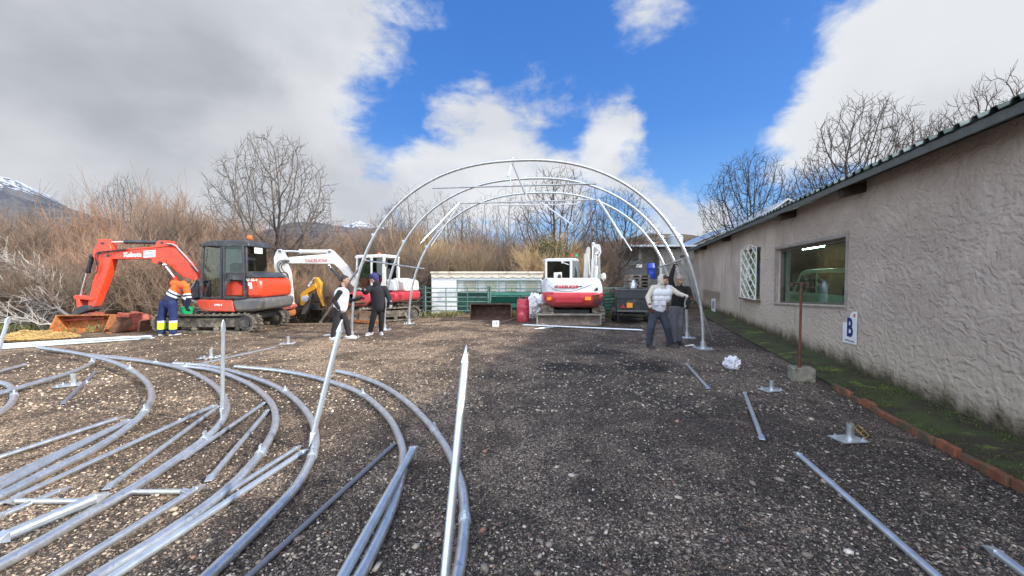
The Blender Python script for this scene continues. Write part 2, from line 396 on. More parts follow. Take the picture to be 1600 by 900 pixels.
# ---- loose stones lying on the yard (nobody could count them)
def stones(name, N, seed, smin, smax, cols, dmin, dmax, lab):
    rg = np.random.default_rng(seed)
    ico = bmesh.new(); bmesh.ops.create_icosphere(ico, subdivisions=1, radius=1.); iv = np.array([v.co[:] for v in ico.verts]); fi = np.array([[v.index for v in f.verts] for f in ico.faces]); ico.free()
    D = 1/(rg.uniform(1/dmax, 1/dmin, N)); X = rg.uniform(-1.5, 1.42, N)*D
    perp = X*math.cos(TH)-D*math.sin(TH)
    ok = (perp < 2.8) & (X > -10.5); D, X = D[ok], X[ok]; N = len(D)
    # clumpy cover
    keep = np.array([noise.noise(V((x*1.3, y*1.3, seed))) for x, y in zip(X, D)]) + rg.uniform(-.55, .75, N) > -.1
    D, X = D[keep], X[keep]; N = len(D)
    s = smin*(smax/smin)**(rg.power(.6, N))
    jit = rg.uniform(.58, 1.35, (N, iv.shape[0], 1))
    sc = np.stack([s*rg.uniform(.75, 1.5, N), s*rg.uniform(.6, 1.1, N), s*rg.uniform(.35, .75, N)], 1)[:, None, :]
    pts = iv[None]*jit*sc
    a = rg.uniform(0, 2*np.pi, N); ca, sa = np.cos(a)[:, None], np.sin(a)[:, None]
    x = pts[..., 0]*ca-pts[..., 1]*sa; y = pts[..., 0]*sa+pts[..., 1]*ca
    tl = rg.uniform(-.5, .5, N)[:, None]; z = pts[..., 2]+x*tl*.4
    P = np.stack([x+X[:, None], y+D[:, None], z+(s*.22)[:, None]], -1).reshape(-1, 3)
    F = (fi[None]+(np.arange(N)*iv.shape[0])[:, None, None]).reshape(-1, 3)
    me = bpy.data.meshes.new(name); me.vertices.add(len(P)); me.vertices.foreach_set('co', P.ravel()); nf = len(F)
    me.loops.add(nf*3); me.loops.foreach_set('vertex_index', F.ravel()); me.polygons.add(nf)
    me.polygons.foreach_set('loop_start', np.arange(nf)*3); me.polygons.foreach_set('loop_total', np.full(nf, 3)); me.update(calc_edges=True)
    cols = np.array(cols); p = cols[:, 3]/cols[:, 3].sum(); ci = rg.choice(len(cols), N, p=p); c = cols[ci, :3]*rg.uniform(.7, 1.35, (N, 1))
    left = np.clip((-(X-.31*D)-.5)/5, 0, 1)[:, None]; c = c*(1+left*np.array([[.55, .42, .25]]))
    at = me.color_attributes.new('stone_colour', 'FLOAT_COLOR', 'POINT')
    cc = np.concatenate([np.repeat(c, iv.shape[0], 0), np.ones((N*iv.shape[0], 1))], 1); at.data.foreach_set('color', cc.ravel())
    m = bpy.data.materials.new('stone'); m.use_nodes = True; t = NT(m.node_tree); b = t.n['Principled BSDF']
    a_ = t.new('ShaderNodeAttribute'); a_.attribute_name = 'stone_colour'
    co = t.new('ShaderNodeTexCoord').outputs['Object']
    t.put(b.inputs['Base Color'], t.mix(1., a_.outputs['Color'], t.ramp(t.noise(co, 160, 3), [(.3, .7), (.7, 1.25)]), 'MULTIPLY')); b.inputs['Roughness'].default_value = .8
    me.materials.append(m); o = bpy.data.objects.new(name, me); COL.objects.link(o); tag(o, lab, 'gravel', kind='stuff'); return o
stones('gravel', 120000, 1, .0038, .0125, [(.032, .028, .026, 30), (.065, .057, .051, 26), (.13, .108, .09, 18), (.24, .20, .16, 14), (.42, .365, .30, 8), (.52, .48, .42, 1.8), (.24, .12, .09, 1.5)], 1.7, 11.5, 'dark grey and tan gravel scattered over the whole yard')
stones('coarse_gravel', 26000, 9, .010, .024, [(.05, .045, .04, 22), (.10, .085, .072, 18), (.20, .17, .135, 16), (.36, .30, .235, 12), (.50, .45, .38, 3)], 4.6, 15.5, 'coarser brown gravel across the middle and back of the yard')
stones('pebbles', 520, 5, .012, .030, [(.42, .37, .30, 4), (.22, .18, .15, 7), (.20, .16, .13, 4), (.5, .47, .42, 1), (.30, .17, .12, 1)], 2.0, 15, 'larger pale stones lying loose among the dark gravel')

# ================================================================== BUILDING on the right
def wp(s, z, out=0.):         # out = towards the yard
    return NW*(PERP-out)+DW*s+V((0, 0, z))
def wpx(px, py, out=0.):      # photo point on the wall plane
    r = ray(px, py); t = (PERP-out)/r.dot(NW); p = V((0, 0, CAMH))+r*t; return p
def plaster():
    m = bpy.data.materials.new('rough_plaster'); m.use_nodes = True; t = NT(m.node_tree); b = t.n['Principled BSDF']
    co = t.new('ShaderNodeTexCoord').outputs['Object']
    big = t.noise(co, .55, 6, .6, .4); mid = t.noise(co, 2.6, 6, .65, .6)
    c = t.mix(t.smooth(big, .38, .62), (.43, .355, .297), (.57, .485, .41))
    c = t.mix(t.math('MULTIPLY', t.smooth(mid, .5, .7), .45), c, (.54, .475, .42))
    sp = t.new('ShaderNodeSeparateXYZ'); t.put(sp.inputs[0], co); z = sp.outputs[2]
    sdist = t.vmath('DOT_PRODUCT', co, tuple(DW), out='Value')
    # pale sandy bottom half towards the camera
    c = t.mix(t.math('MULTIPLY', t.smooth(t.math('ADD', z, t.math('MULTIPLY', mid, .9)), 1.9, .75), .55), c, (.56, .48, .365))
    # brown stained panel beneath the window
    pan = t.math('MULTIPLY', t.smooth(sdist, 7.75, 7.95), t.smooth(sdist, 12.0, 11.5))
    pan = t.math('MULTIPLY', pan, t.smooth(t.math('ADD', z, t.math('MULTIPLY', t.noise(co, 1.4, 5), .7)), .45, 1.15))
    pan = t.math('MULTIPLY', pan, t.smooth(z, 1.05, .93))
    c = t.mix(t.math('MULTIPLY', pan, .6), c, (.15, .105, .07))
    st = t.math('MULTIPLY', t.smooth(sdist, 11.2, 12.0), t.smooth(sdist, 12.6, 12.2)); st = t.math('MULTIPLY', st, t.smooth(z, 2.3, 2.9))
    c = t.mix(t.math('MULTIPLY', st, .55), c, (.34, .22, .08))
    st2 = t.math('MULTIPLY', t.smooth(t.vmath('DOT_PRODUCT', t.vmath('MULTIPLY', co, (1, 1, .12)), (3., 9., 1.), out='Value'), 0, 1), t.smooth(t.noise(t.vmath('MULTIPLY', co, (1.7, 1.7, .18)), 2.4, 5), .56, .72))
    c = t.mix(t.math('MULTIPLY', st2, .42), c, (.22, .18, .145))
    # moss and damp that climbed the foot of the wall
    mz = t.math('SUBTRACT', z, t.math('MULTIPLY', t.math('SUBTRACT', t.noise(t.vmath('MULTIPLY', co, (1, 1, .45)), 3.2, 7, .68), .42), .55))
    mz = t.math('SUBTRACT', mz, t.math('MULTIPLY', big, .18))
    c = t.mix(t.smooth(mz, .34, .10, 0, .55), c, (.17, .14, .085)); c = t.mix(t.smooth(mz, .20, .0, 0, .9), c, (.075, .066, .035))
    c = t.mix(t.math('MULTIPLY', t.smooth(mz, .12, -.02), t.smooth(t.noise(co, 9, 5), .42, .7, 0, .6)), c, (.05, .062, .02))
    # dark line of dirt close beneath the eaves
    t.put(b.inputs['Base Color'], c); b.inputs['Roughness'].default_value = .92; b.inputs['Specular IOR Level'].default_value = .2
    # trowelled ridges
    dco = t.vmath('ADD', co, t.vmath('MULTIPLY', t.noise(co, 2.3, 4, .6, out=1), (.5, .5, .5)))
    r1 = t.new('ShaderNodeTexVoronoi', feature='SMOOTH_F1'); t.put(r1.inputs['Vector'], t.vmath('MULTIPLY', dco, (1, 1, 1.7))); r1.inputs['Scale'].default_value = 10.5
    r2 = t.new('ShaderNodeTexNoise', noise_type='RIDGED_MULTIFRACTAL'); t.put(r2.inputs['Vector'], t.vmath('MULTIPLY', dco, (1, 1, 1.6))); r2.inputs['Scale'].default_value = 6.0; r2.inputs['Detail'].default_value = 6
    n = t.bump(r1.outputs['Distance'], .60, .045)
    n = t.bump(r2.outputs[0], .36, .035, n)
    n = t.bump(t.noise(co, 45, 6, .7), .5, .008, n)
    t.put(b.inputs['Normal'], n); return m
plas = plaster()
bld = empty('farm_building', wp(10, 0), 'long low farm building with rough beige plaster wall and green corrugated roof', 'building')
WIN = [wpx(1211.5, 473.7), wpx(1321, 478.2), wpx(1322.5, 369.5), wpx(1212.5, 391)]      # lower far, lower near, upper near, upper far
sz = [((p.dot(DW)), p.z) for p in WIN]
s_f = sz[0][0]; s_n = sz[1][0]; zt = (sz[2][1]+sz[3][1])/2
zbn, zbf = sz[1][1], sz[0][1]
GR = [wpx(1161, 470), wpx(1187, 471), wpx(1191, 376), wpx(1164, 381)]
g0 = GR[0].dot(DW); g1 = GR[2].dot(DW)
gs0, gs1 = 12.75, 14.35; gz0, gz1 = .97, 2.52
ZE = 3.2
wall = MB()
def wpanel(pts, t0=-.30, t1=0.):        # polygon in (s,z) from the room side to the face
    wall.prism([wp(s, z, t1) for s, z in pts], NW*(t1-t0))
SE = 25.0; SM = -7
wpanel([(SM, -.3), (s_n, -.3), (s_n, ZE), (SM, ZE)])
wpanel([(s_n, -.3), (s_f, -.3), (s_f, zbf), (s_n, zbn)])
wpanel([(s_n, zt), (s_f, zt), (s_f, ZE), (s_n, ZE)])
wpanel([(s_f, -.3), (gs0, -.3), (gs0, ZE), (s_f, ZE)])
wpanel([(gs0, -.3), (gs1, -.3), (gs1, gz0), (gs0, gz0)])
wpanel([(gs0, gz1), (gs1, gz1), (gs1, ZE), (gs0, ZE)])
wpanel([(gs1, -.3), (SE, -.3), (SE, ZE), (gs1, ZE)])
# end and back walls
wall.prism([wp(SE, -.3, -.3), wp(SE, ZE, -.3), wp(SE, ZE+1., -5), wp(SE, ZE, -9), wp(SE, -.3, -9)], -DW*.3)
wall.prism([wp(SM, -.3, -.3), wp(SM, ZE, -.3), wp(SM, ZE+1., -5), wp(SM, ZE, -9), wp(SM, -.3, -9)], DW*.3)
wall.prism([wp(SM, -.3, -9), wp(SE, -.3, -9), wp(SE, ZE, -9), wp(SM, ZE, -9)], -NW*.3)
wall.build('wall', plas, bld)
inner = MB(); inner.prism([wp(s_n-1.5, .0, -.35), wp(s_f+.6, .0, -.35), wp(s_f+.6, .0, -8.5), wp(s_n-1.5, .0, -8.5)], V((0, 0, .05)))
inner.prism([wp(SM+1, 0, -6.3), wp(gs1+2, 0, -6.3), wp(gs1+2, 3.1, -6.3), wp(SM+1, 3.1, -6.3)], NW*.1)
inner.build('inner_wall', mat('dim_interior', (.24, .27, .25), .9, var=.3), bld)
# roof : corrugated sheet, slope up from the eave
roofm = bpy.data.materials.new('green_roof_sheet'); roofm.use_nodes = True; t = NT(roofm.node_tree); b = t.n['Principled BSDF']
co = t.new('ShaderNodeTexCoord').outputs['Object']
t.put(b.inputs['Base Color'], t.mix(t.smooth(t.noise(co, 1.5, 6, .65), .45, .62), (.035, .06, .052), (.20, .24, .225))); b.inputs['Roughness'].default_value = .45; b.inputs['Metallic'].default_value = .3
EO = .36; PIT = math.tan(R(15)); EZ = 3.12
rf = MB(); period = .21; prof = []
s = SM-.2
while s < SE+.4:
    for ds, dz in ((0, 0), (.11, 0), (.135, .045), (.185, .045)): prof.append((s+ds, dz))
    s += period
vs = []; rows = [EO+.06, -2.4, -5.0, -9.3]
for o_ in rows:
    rise = (EO-o_)*PIT if o_ >= -5 else (EO+5)*PIT-(-5-o_)*PIT
    for s_, dz in prof: vs.append(wp(s_, EZ+.055+rise+dz, o_))
n_ = len(prof); fs = [(j*n_+i, j*n_+i+1, (j+1)*n_+i+1, (j+1)*n_+i) for j in range(3) for i in range(n_-1)]
rf.add(vs, fs)
ro = rf.build('roof', roofm, bld, sharp=False)
sd = ro.modifiers.new('sheet', 'SOLIDIFY'); sd.thickness = .012; sd.offset = -1
lm = MB()
for (s0, s1) in ((12.4, 13.7), (15.5, 16.9), (19.5, 21)):   # pale translucent sheets let into the roof
    lm.prism([wp(s0, EZ+.108, EO+.03), wp(s1, EZ+.108, EO+.03), wp(s1, EZ+.108+(EO+4.)*PIT, -4.), wp(s0, EZ+.108+(EO+4.)*PIT, -4.)], V((0, 0, .012)))
lm.build('skylight_sheet', mat('translucent_sheet', (.62, .60, .50), .4, var=.15), bld)
fa = MB(); fa.bar(wp(SM, EZ-.012, EO+.02), wp(SE+.2, EZ-.012, EO+.02), .03, .095)
fa.build('fascia', mat('grey_green_metal', (.085, .10, .095), .45, .3, var=.15), bld)
sf = MB(); sf.prism([wp(SM, EZ-.02, EO), wp(SE, EZ-.02, EO), wp(SE, EZ+.02+(EO+.05)*PIT, -.05), wp(SM, EZ+.02+(EO+.05)*PIT, -.05)], V((0, 0, .03)))
sf.build('soffit', mat('dark_boards', (.075, .062, .052), .8, var=.3), bld)
beam_m = mat('dark_timber', (.045, .028, .02), .8, var=.35, bump=(30, .4, .01))
for px in (1328, 1228, 1133, 1098, 1066):
    q = (px-800)/600; k = 3.45/(q*math.cos(TH)-math.sin(TH)); s_ = k*(q*math.sin(TH)+math.cos(TH))
    bm_ = MB(); bm_.bb((0, 0, 0), (0, 0, 0)) if False else None
    bm_.bar(wp(s_, EZ-.10, EO-.05), wp(s_, EZ-.10+.1, -.12), .16, .16); bm_.build('rafter', beam_m, bld, bevel=.01)
# window
frame_m = mat('window_frame', (.135, .125, .11), .5, .2, var=.2); sill_m = mat('pale_sill', (.50, .45, .35), .8, var=.2, dirt_shade=((.25, .2, .14), .3, 6))
IN = .16
def fr_rect(s0, z0a, s1, z0b, zt_, wd, dp0, dp1, mb):       # frame with sloping foot: (s0,z0a) near foot, (s1,z0b) far foot
    a0, b0, c0, d0 = (s0, z0a), (s1, z0b), (s1, zt_), (s0, zt_)
    a1, b1, c1, d1 = (s0+wd, z0a+wd), (s1-wd, z0b+wd), (s1-wd, zt_-wd), (s0+wd, zt_-wd)
    for q in ((a0, b0, b1, a1), (b0, c0, c1, b1), (c0, d0, d1, c1), (d0, a0, a1, d1)):
        mb.prism([wp(x, z, dp0) for x, z in q], NW*(dp0-dp1))
wf = MB(); fr_rect(s_n, zbn, s_f, zbf, zt, .055, -.10, -.20, wf)
win = wf.build('window', frame_m, bld)
gl = MB(); gl.prism([wp(s_n+.05, zbn+.05, -.15), wp(s_f-.05, zbf+.05, -.15), wp(s_f-.05, zt-.05, -.15), wp(s_n+.05, zt-.05, -.15)], NW*.008)
gl.build('pane', glass('window_glass', (.58, .76, .68), .04), win)
sl_ = MB(); sl_.prism([wp(s_n-.03, zbn-.02, .035), wp(s_f+.03, zbf-.02, .035), wp(s_f+.03, zbf+.012, .035), wp(s_n-.03, zbn+.012, .035)], NW*.2)
sl_.build('sill', sill_m, win, bevel=.006)
rv = MB(); fr_rect(s_n-.06, zbn-.05, s_f+.06, zbf-.05, zt+.07, .06, .02, -.05, rv); rv.build('surround', mat('grey_plaster_band', (.30, .27, .24), .85, var=.2), win)
# grille window
gw = MB(); fr_rect(gs0, gz0, gs1, gz0, gz1, .06, -.12, -.2, gw); gwin = gw.build('window', frame_m, bld)
gp = MB(); gp.prism([wp(gs0+.05, gz0+.05, -.17), wp(gs1-.05, gz0+.05, -.17), wp(gs1-.05, gz1-.05, -.17), wp(gs0+.05, gz1-.05, -.17)], NW*.008); gp.build('pane', glass('window_glass', (.58, .76, .68), .04), gwin)
gs = MB(); gs.bar(wp(gs0-.08, gz0-.03, .06), wp(gs1+.08, gz0-.03, .06), .16, .05); gs.build('sill', mat('brown_sill', (.16, .10, .07), .8, var=.2), gwin)
gr = MB(); O = .11; wg = gs1-gs0; hg = gz1-gz0
def gpt(u, v): return wp(gs0+u*wg, gz0+v*hg, O)
topc = lambda u: 1+.055*math.sin(u*math.pi)*(1 if .2 < u < .8 else .3)
gr.tube([gpt(0, 0), gpt(1, 0)], .016, 6)
for u in (0, 1): gr.tube([gpt(u, 0), gpt(u, 1)], .016, 6)
gr.tube([gpt(u/16, topc(u/16)) for u in range(17)], .016, 6)
nd = 3
for i in range(-6, nd+1):
    for sgn in (1, -1):
        u0 = i/nd; pts = []
        for kk in range(41):
            v = kk/40; u = u0+v*1.6
            if sgn < 0: u = 1-u
            if 0 <= u <= 1: pts.append(gpt(u, v))
        if len(pts) > 1: gr.tube(pts, .017, 5)
for (u, v, r_) in ((.5, .5, .13), (.35, .42, .09), (.65, .42, .09), (.5, .62, .08), (.5, 1.0, .07)):    # scrolled ornament at the centre and the crest
    gr.ring(gpt(u, v), NW, r_, .014, 16, 5)
gr.build('grille', mat('white_iron', (.78, .76, .72), .5, dirt_shade=((.4, .3, .2), .2, 20), var=.05), gwin)
tu = empty('tube_lamp', wp(13.3, 2.6, -1.5), 'lit fluorescent tube under the ceiling inside, seen through the large window', 'lamp')
lampm = bpy.data.materials.new('lit_tube'); lampm.use_nodes = True; _b = lampm.node_tree.nodes['Principled BSDF']; _b.inputs['Emission Color'].default_value = (.85, 1, .93, 1); _b.inputs['Emission Strength'].default_value = 70
q = MB(); q.cyl(wp(12.7, 2.50, -1.5), wp(14., 2.50, -1.5), .03, 10); q.build('tube', lampm, tu); q = MB(); q.bar(wp(12.6, 2.575, -1.5), wp(14.1, 2.575, -1.5), .10, .06); q.build('fitting', whitep, tu)
# van parked inside, seen dimly through the glass
van_c = V((0, 0, 0))
def vp(s, z, o): return wp(s, z, -o)
van = empty('parked_van', vp(12.4, 0, 1.3), 'white vehicle standing inside the building behind the large window', 'van')
vb = MB(); prof = [(x+3.5, z) for x, z in [(6.3, .35), (10.9, .35), (10.95, .9), (10.75, 1.10), (9.9, 1.22), (9.35, 1.78), (9.1, 1.84), (6.3, 1.86)]]
vb.prism([vp(s, z, 1.0) for s, z in prof], NW*1.7); vb.build('body', whitep, van, bevel=.08)
for pr in ([(11.85, 1.22), (13.05, 1.22), (12.68, 1.70), (11.85, 1.74)], [(10.2, 1.22), (11.7, 1.22), (11.7, 1.74), (10.2, 1.74)]):
    q = MB(); q.prism([vp(s, z, .993) for s, z in pr], NW*.01); q.build('side_window', mat('dark_glazing', (.01, .013, .015), .1), van)
for s_ in (10.6, 13.6):
    q = MB(); q.cyl(vp(s_, .33, .96), vp(s_, .33, 1.2), .33, 24); q.build('wheel', blackr, van)
# planting strip and brick edging along the wall
strip = MB()
PK = 2.86
NS = 60; vs = []; ss = [-6+i*.52 for i in range(NS)]
mossm = bpy.data.materials.new('moss_soil'); mossm.use_nodes = True; t = NT(mossm.node_tree); b = t.n['Principled BSDF']; co = t.new('ShaderNodeTexCoord').outputs['Object']
mm = t.mix(t.smooth(t.noise(co, 1.6, 7, .65, .5), .42, .58), (.050, .040, .022), (.060, .078, .022))
mm = t.mix(t.smooth(t.noise(co, 2.1, 7, .7), .54, .66), mm, (.16, .22, .04))
t.put(b.inputs['Base Color'], mm); b.inputs['Roughness'].default_value = .95; t.put(b.inputs['Normal'], t.bump(t.noise(co, 22, 8, .7), 1., .03))
for s_ in ss:
    for k in range(5):
        u = k/4; o_ = (PERP-PK-.06)*(1-u)-.02*u
        vs.append(wp(s_, .05+.05*u+.03*noise.noise(V((s_*2, u*2, 0))) if k else .02, o_))
strip.add(vs, [(j*5+i, (j+1)*5+i, (j+1)*5+i+1, j*5+i+1) for j in range(NS-1) for i in range(4)], True)
so_ = strip.build('moss_bank', mossm, sharp=False); tag(so_, kind='structure')
kerb = MB(); krng = random.Random(3); s_ = 1.2; brk = [5.9, 6.6]
while s_ < 6.6:
    L = .24; hgt = .085+krng.uniform(-.035, .01); tw = krng.uniform(-.018, .018)
    kerb.bar(wp(s_, hgt/2, PERP-PK+tw), wp(s_+L, hgt/2, PERP-PK+tw), .055, hgt); s_ += L+.012
ko = kerb.build('brick_kerb', mat('terracotta', (.23, .08, .04), .85, var=.35, dirt_shade=((.08, .07, .04), .55, 5), bump=(40, .5, .006)), bevel=.006)
tag(ko, kind='structure')
# grass and moss tufts on the bank
def tufts(name, pts, seed, h0, h1, cols, lab, blades=7, wd=.004):
    rg = random.Random(seed); V_, F_, C_ = [], [], []
    for (x, y, z) in pts:
        for _ in range(blades):
            a = rg.uniform(0, 6.28); h = rg.uniform(h0, h1); ln = rg.uniform(.1, .7)*h; dx, dy = math.cos(a), math.sin(a); w2 = wd*rg.uniform(.7, 1.5)
            bx, by = x+rg.uniform(-.03, .03), y+rg.uniform(-.03, .03); k = len(V_)
            V_ += [(bx-dy*w2, by+dx*w2, z), (bx+dy*w2, by-dx*w2, z), (bx+dx*ln*.5, by+dy*ln*.5, z+h*.7), (bx+dx*ln, by+dy*ln, z+h)]
            F_ += [(k, k+1, k+2), (k, k+2, k+3)]
            c = rg.choice(cols); C_ += [(*c, 1)]*4
    me = bpy.data.meshes.new(name); me.from_pydata(V_, [], F_); at = me.color_attributes.new('blade_colour', 'FLOAT_COLOR', 'POINT'); at.data.foreach_set('color', np.array(C_).ravel())
    m = bpy.data.materials.new(name); m.use_nodes = True; t = NT(m.node_tree); b = t.n['Principled BSDF']; a_ = t.new('ShaderNodeAttribute'); a_.attribute_name = 'blade_colour'
    t.l.new(a_.outputs['Color'], b.inputs['Base Color']); b.inputs['Roughness'].default_value = .7; me.materials.append(m)
    o = bpy.data.objects.new(name, me); COL.objects.link(o); tag(o, lab, 'grass', kind='stuff'); return o
tr = random.Random(12); pts = []
for _ in range(3000):
    s_ = tr.uniform(1.0, 24) if tr.random() < .2 else tr.uniform(1.0, 8.0); u = tr.random()
    if noise.noise(V((s_*.9, u*1.5, 8))) + tr.uniform(-.25, .25) > -.02:
        p = wp(s_, .06+.04*u, (PERP-PK-.1)*(1-u)+.02); pts.append(tuple(p))
tufts('moss_grass', pts, 4, .008, .032, [(.05, .06, .015), (.09, .13, .025), (.035, .04, .012), (.13, .17, .04), (.08, .06, .03), (.06, .05, .025)], 'short moss and weeds growing along the foot of the plaster wall', 6, .003)
pts = []
for _ in range(260):
    s_ = tr.uniform(2.2, 3.6); p = wp(s_, .0, PERP-PK+tr.uniform(.04, .16)); pts.append(tuple(p))
tufts('weeds', pts, 5, .02, .09, [(.11, .2, .03), (.16, .26, .05), (.07, .12, .02)], 'bright green weeds on the yard side of the brick kerb', 6, .003)
pts = []
for _ in range(1500):
    x = tr.uniform(-5.5, 6); y = 15.7+tr.uniform(-.35, .5)
    if noise.noise(V((x*.8, y*.8, 1))) + tr.uniform(-.2, .3) > 0: pts.append((x, y, 0))
for _ in range(2600):
    x = tr.uniform(-26, -10); y = tr.uniform(11.6, 17)
    if noise.noise(V((x*.35, y*.35, 5))) + tr.uniform(-.2, .2) > 0: pts.append((x, y, gz(x, y)))
tufts('dry_grass', pts, 6, .05, .28, [(.20, .22, .06), (.30, .26, .12), (.10, .15, .03), (.22, .17, .09)], 'tufts of dry grass along the back edge of the yard', 7, .008)

# ---- sign with the letter B
def wframe(p): return TM(p, -DW, (0, 0, 1))
sp = wpx(1326, 516, .01); sgn = empty('wall_sign', sp, 'white torn sign with a large navy letter B beneath the window corner', 'sign')
def wq(px, py, o=.02): return wpx(px, py, o)
q = MB(); q.prism([wq(1317, 503.5), wq(1323, 503), wq(1327.5, 496), (wq(1328.5, 491)), wq(1332, 487), wq(1339.5, 486.8), wq(1337.5, 539), wq(1316.5, 534)], NW*.006); q.build('board', mat('sign_white', (.82, .83, .84), .4, var=.026), sgn)
navy = mat('navy_print', (.012, .025, .14), .5)
ctr = wq(1327.5, 513, .024); text('letter', 'B', .44, wframe(ctr), navy, sgn, .001, .78, .012)
text('small_print', 'CASA DEL ALAMO', .036, wframe(wq(1327, 532.5, .024)), mat('dark_print', (.05, .05, .07), .5), sgn, .001, 1.0)
q = MB(); q.prism([wq(1333.5, 491, .023), wq(1336.5, 490.5, .023), wq(1336, 496, .023), wq(1333, 495, .023)], NW*.002); q.build('emblem', mat('orange_print', (.55, .16, .07), .5), sgn)
p = wpx(1115, 478, .01); sg2 = empty('wall_label', p, 'small white and grey sign fixed on the far part of the plaster wall', 'sign')
q = MB(); q.prism([wpx(1111.5, 467, .03), wpx(1117.5, 466, .03), wpx(1117.5, 490, .03), wpx(1111.5, 489.5, .03)], NW*.01); q.build('board', stickerw, sg2)
q = MB(); q.prism([wpx(1112.8, 471, .034), wpx(1116, 470.5, .034), wpx(1116, 482, .034), wpx(1112.8, 482, .034)], NW*.003); q.build('print', stickg, sg2)

# ---- standpipe on its block
b0 = G(1262, 598); blk = empty('concrete_block', (b0.x, b0.y+.12, 0), 'weathered concrete block at the foot of the rusty standpipe', 'block')
q = MB(); Mz = Matrix.Rotation(-TH, 3, 'Z'); q.box((b0.x+.02, b0.y+.16, .1), (.31, .23, .22), Mz); q.build('block_body', mat('old_concrete', (.26, .245, .20), .9, var=.25, dirt_shade=((.10, .10, .055), .4, 8), bump=(30, .5, .01)), blk, bevel=.015)
spx = AT(1249, 578, b0.y+.13).x; spy = b0.y+.13
st = empty('standpipe', (spx, spy, .21), 'rusty upright water pipe with a tap head standing before the large window', 'water pipe')
q = MB(); q.cyl((spx, spy, .2), (spx, spy, 1.36), .017, 12); q.cyl((spx, spy, .2), (spx, spy, .24), .026, 12); q.build('pipe', mat('rusty_pipe', (.13, .045, .025), .8, 0, var=.3), st)
q = MB(); q.cyl((spx, spy, 1.34), (spx, spy, 1.50), .023, 12); q.cyl((spx, spy, 1.40), (spx, spy, 1.43), .034, 10); q.build('valve', mat('dull_brass', (.10, .075, .045), .5, .6, var=.3), st)
q = MB(); q.cyl((spx-.14, spy, 1.55), (spx+.10, spy, 1.53), .016, 10); q.cyl((spx, spy, 1.48), (spx, spy, 1.56), .028, 10); q.cyl((spx-.15, spy, 1.56), (spx-.15, spy, 1.50), .02, 10); q.cyl((spx+.10, spy, 1.55), (spx+.10, spy, 1.47), .024, 10)
q.build('tap_head', mat('brown_iron', (.08, .045, .03), .75, .1, var=.3), st)

# ================================================================== POLYTUNNEL HOOPS
def clampband(p, d, r):
    mb = MB(); d = V(d).normalized(); mb.cyl(V(p)-d*.035, V(p)+d*.035, r+.007, 14)
    sde = d.cross(V((0, 0, 1))); sde = sde.normalized() if sde.length > .1 else V((1, 0, 0))
    up = sde.cross(d)
    mb.bar(V(p)+up*(r+.0), V(p)+up*(r+.045), .02, .05, d); mb.cyl(V(p)+up*(r+.03)-d*.035, V(p)+up*(r+.03)+d*.035, .007, 6); return mb
HR = .037
def hoop_pt(L, Rr, top, th):      # th 0 (left) .. pi (right): legs nearly straight, round above
    c, s_ = math.cos(th), math.sin(th)
    k = -abs(c)**.86*(1 if c > 0 else -1); h = (abs(s_)**.90)
    mid = (L+Rr)/2; half = (Rr-L)/2
    return mid+half*k+V((0, 0, top*h))
hoops = [(V((-4.32, 10.3, 0)), V((4.38, 8.76, 0)), 4.50, 'front galvanised steel arch of the unfinished tunnel frame'),
         (V((-3.95, 11.85, 0)), V((4.72, 10.3, 0)), 4.45, 'middle galvanised steel arch standing behind the front arch'),
         (V((-3.6, 13.4, 0)), V((5.05, 11.85, 0)), 4.38, 'rear galvanised steel arch, farthest of the standing tunnel arches')]
HO = []
def hoop_at_x(i, px):   # point of hoop i that shows at photo column px (upper part)
    L, Rr, top, _ = hoops[i]; best = None
    for k in range(20, 181-20+1):
        th = math.pi*k/180; p = hoop_pt(L, Rr, top, th); x = 800+600*p.x/p.y
        if best is None or abs(x-px) < best[0]: best = (abs(x-px), p, th)
    return best[1]
for i, (L, Rr, top, lab) in enumerate(hoops):
    h = empty('tunnel_arch', L, lab, 'metal arch', 'standing tunnel arches')
    path = [hoop_pt(L, Rr, top, math.pi*k/72) for k in range(73)]
    mb = MB(); mb.tube(path, HR, 12); mb.build('arch_tube', galv, h)
    for k in (14, 36, 58):
        d = path[k+1]-path[k-1]; clampband(path[k], d, HR).build('tube_joint', galvb, h)
    for P_ in (L, Rr):
        f = MB(); f.box(P_+V((0, 0, .006)), (.34, .34, .012)); f.cyl(P_, P_+V((0, 0, .16)), .058, 14)
        for sx in (-.13, .13):
            for sy in (-.13, .13): f.cyl(P_+V((sx, sy, 0)), P_+V((sx, sy, .05)), .012, 6)
        f.build('foot_plate', galvb, h)
    HO.append(h)
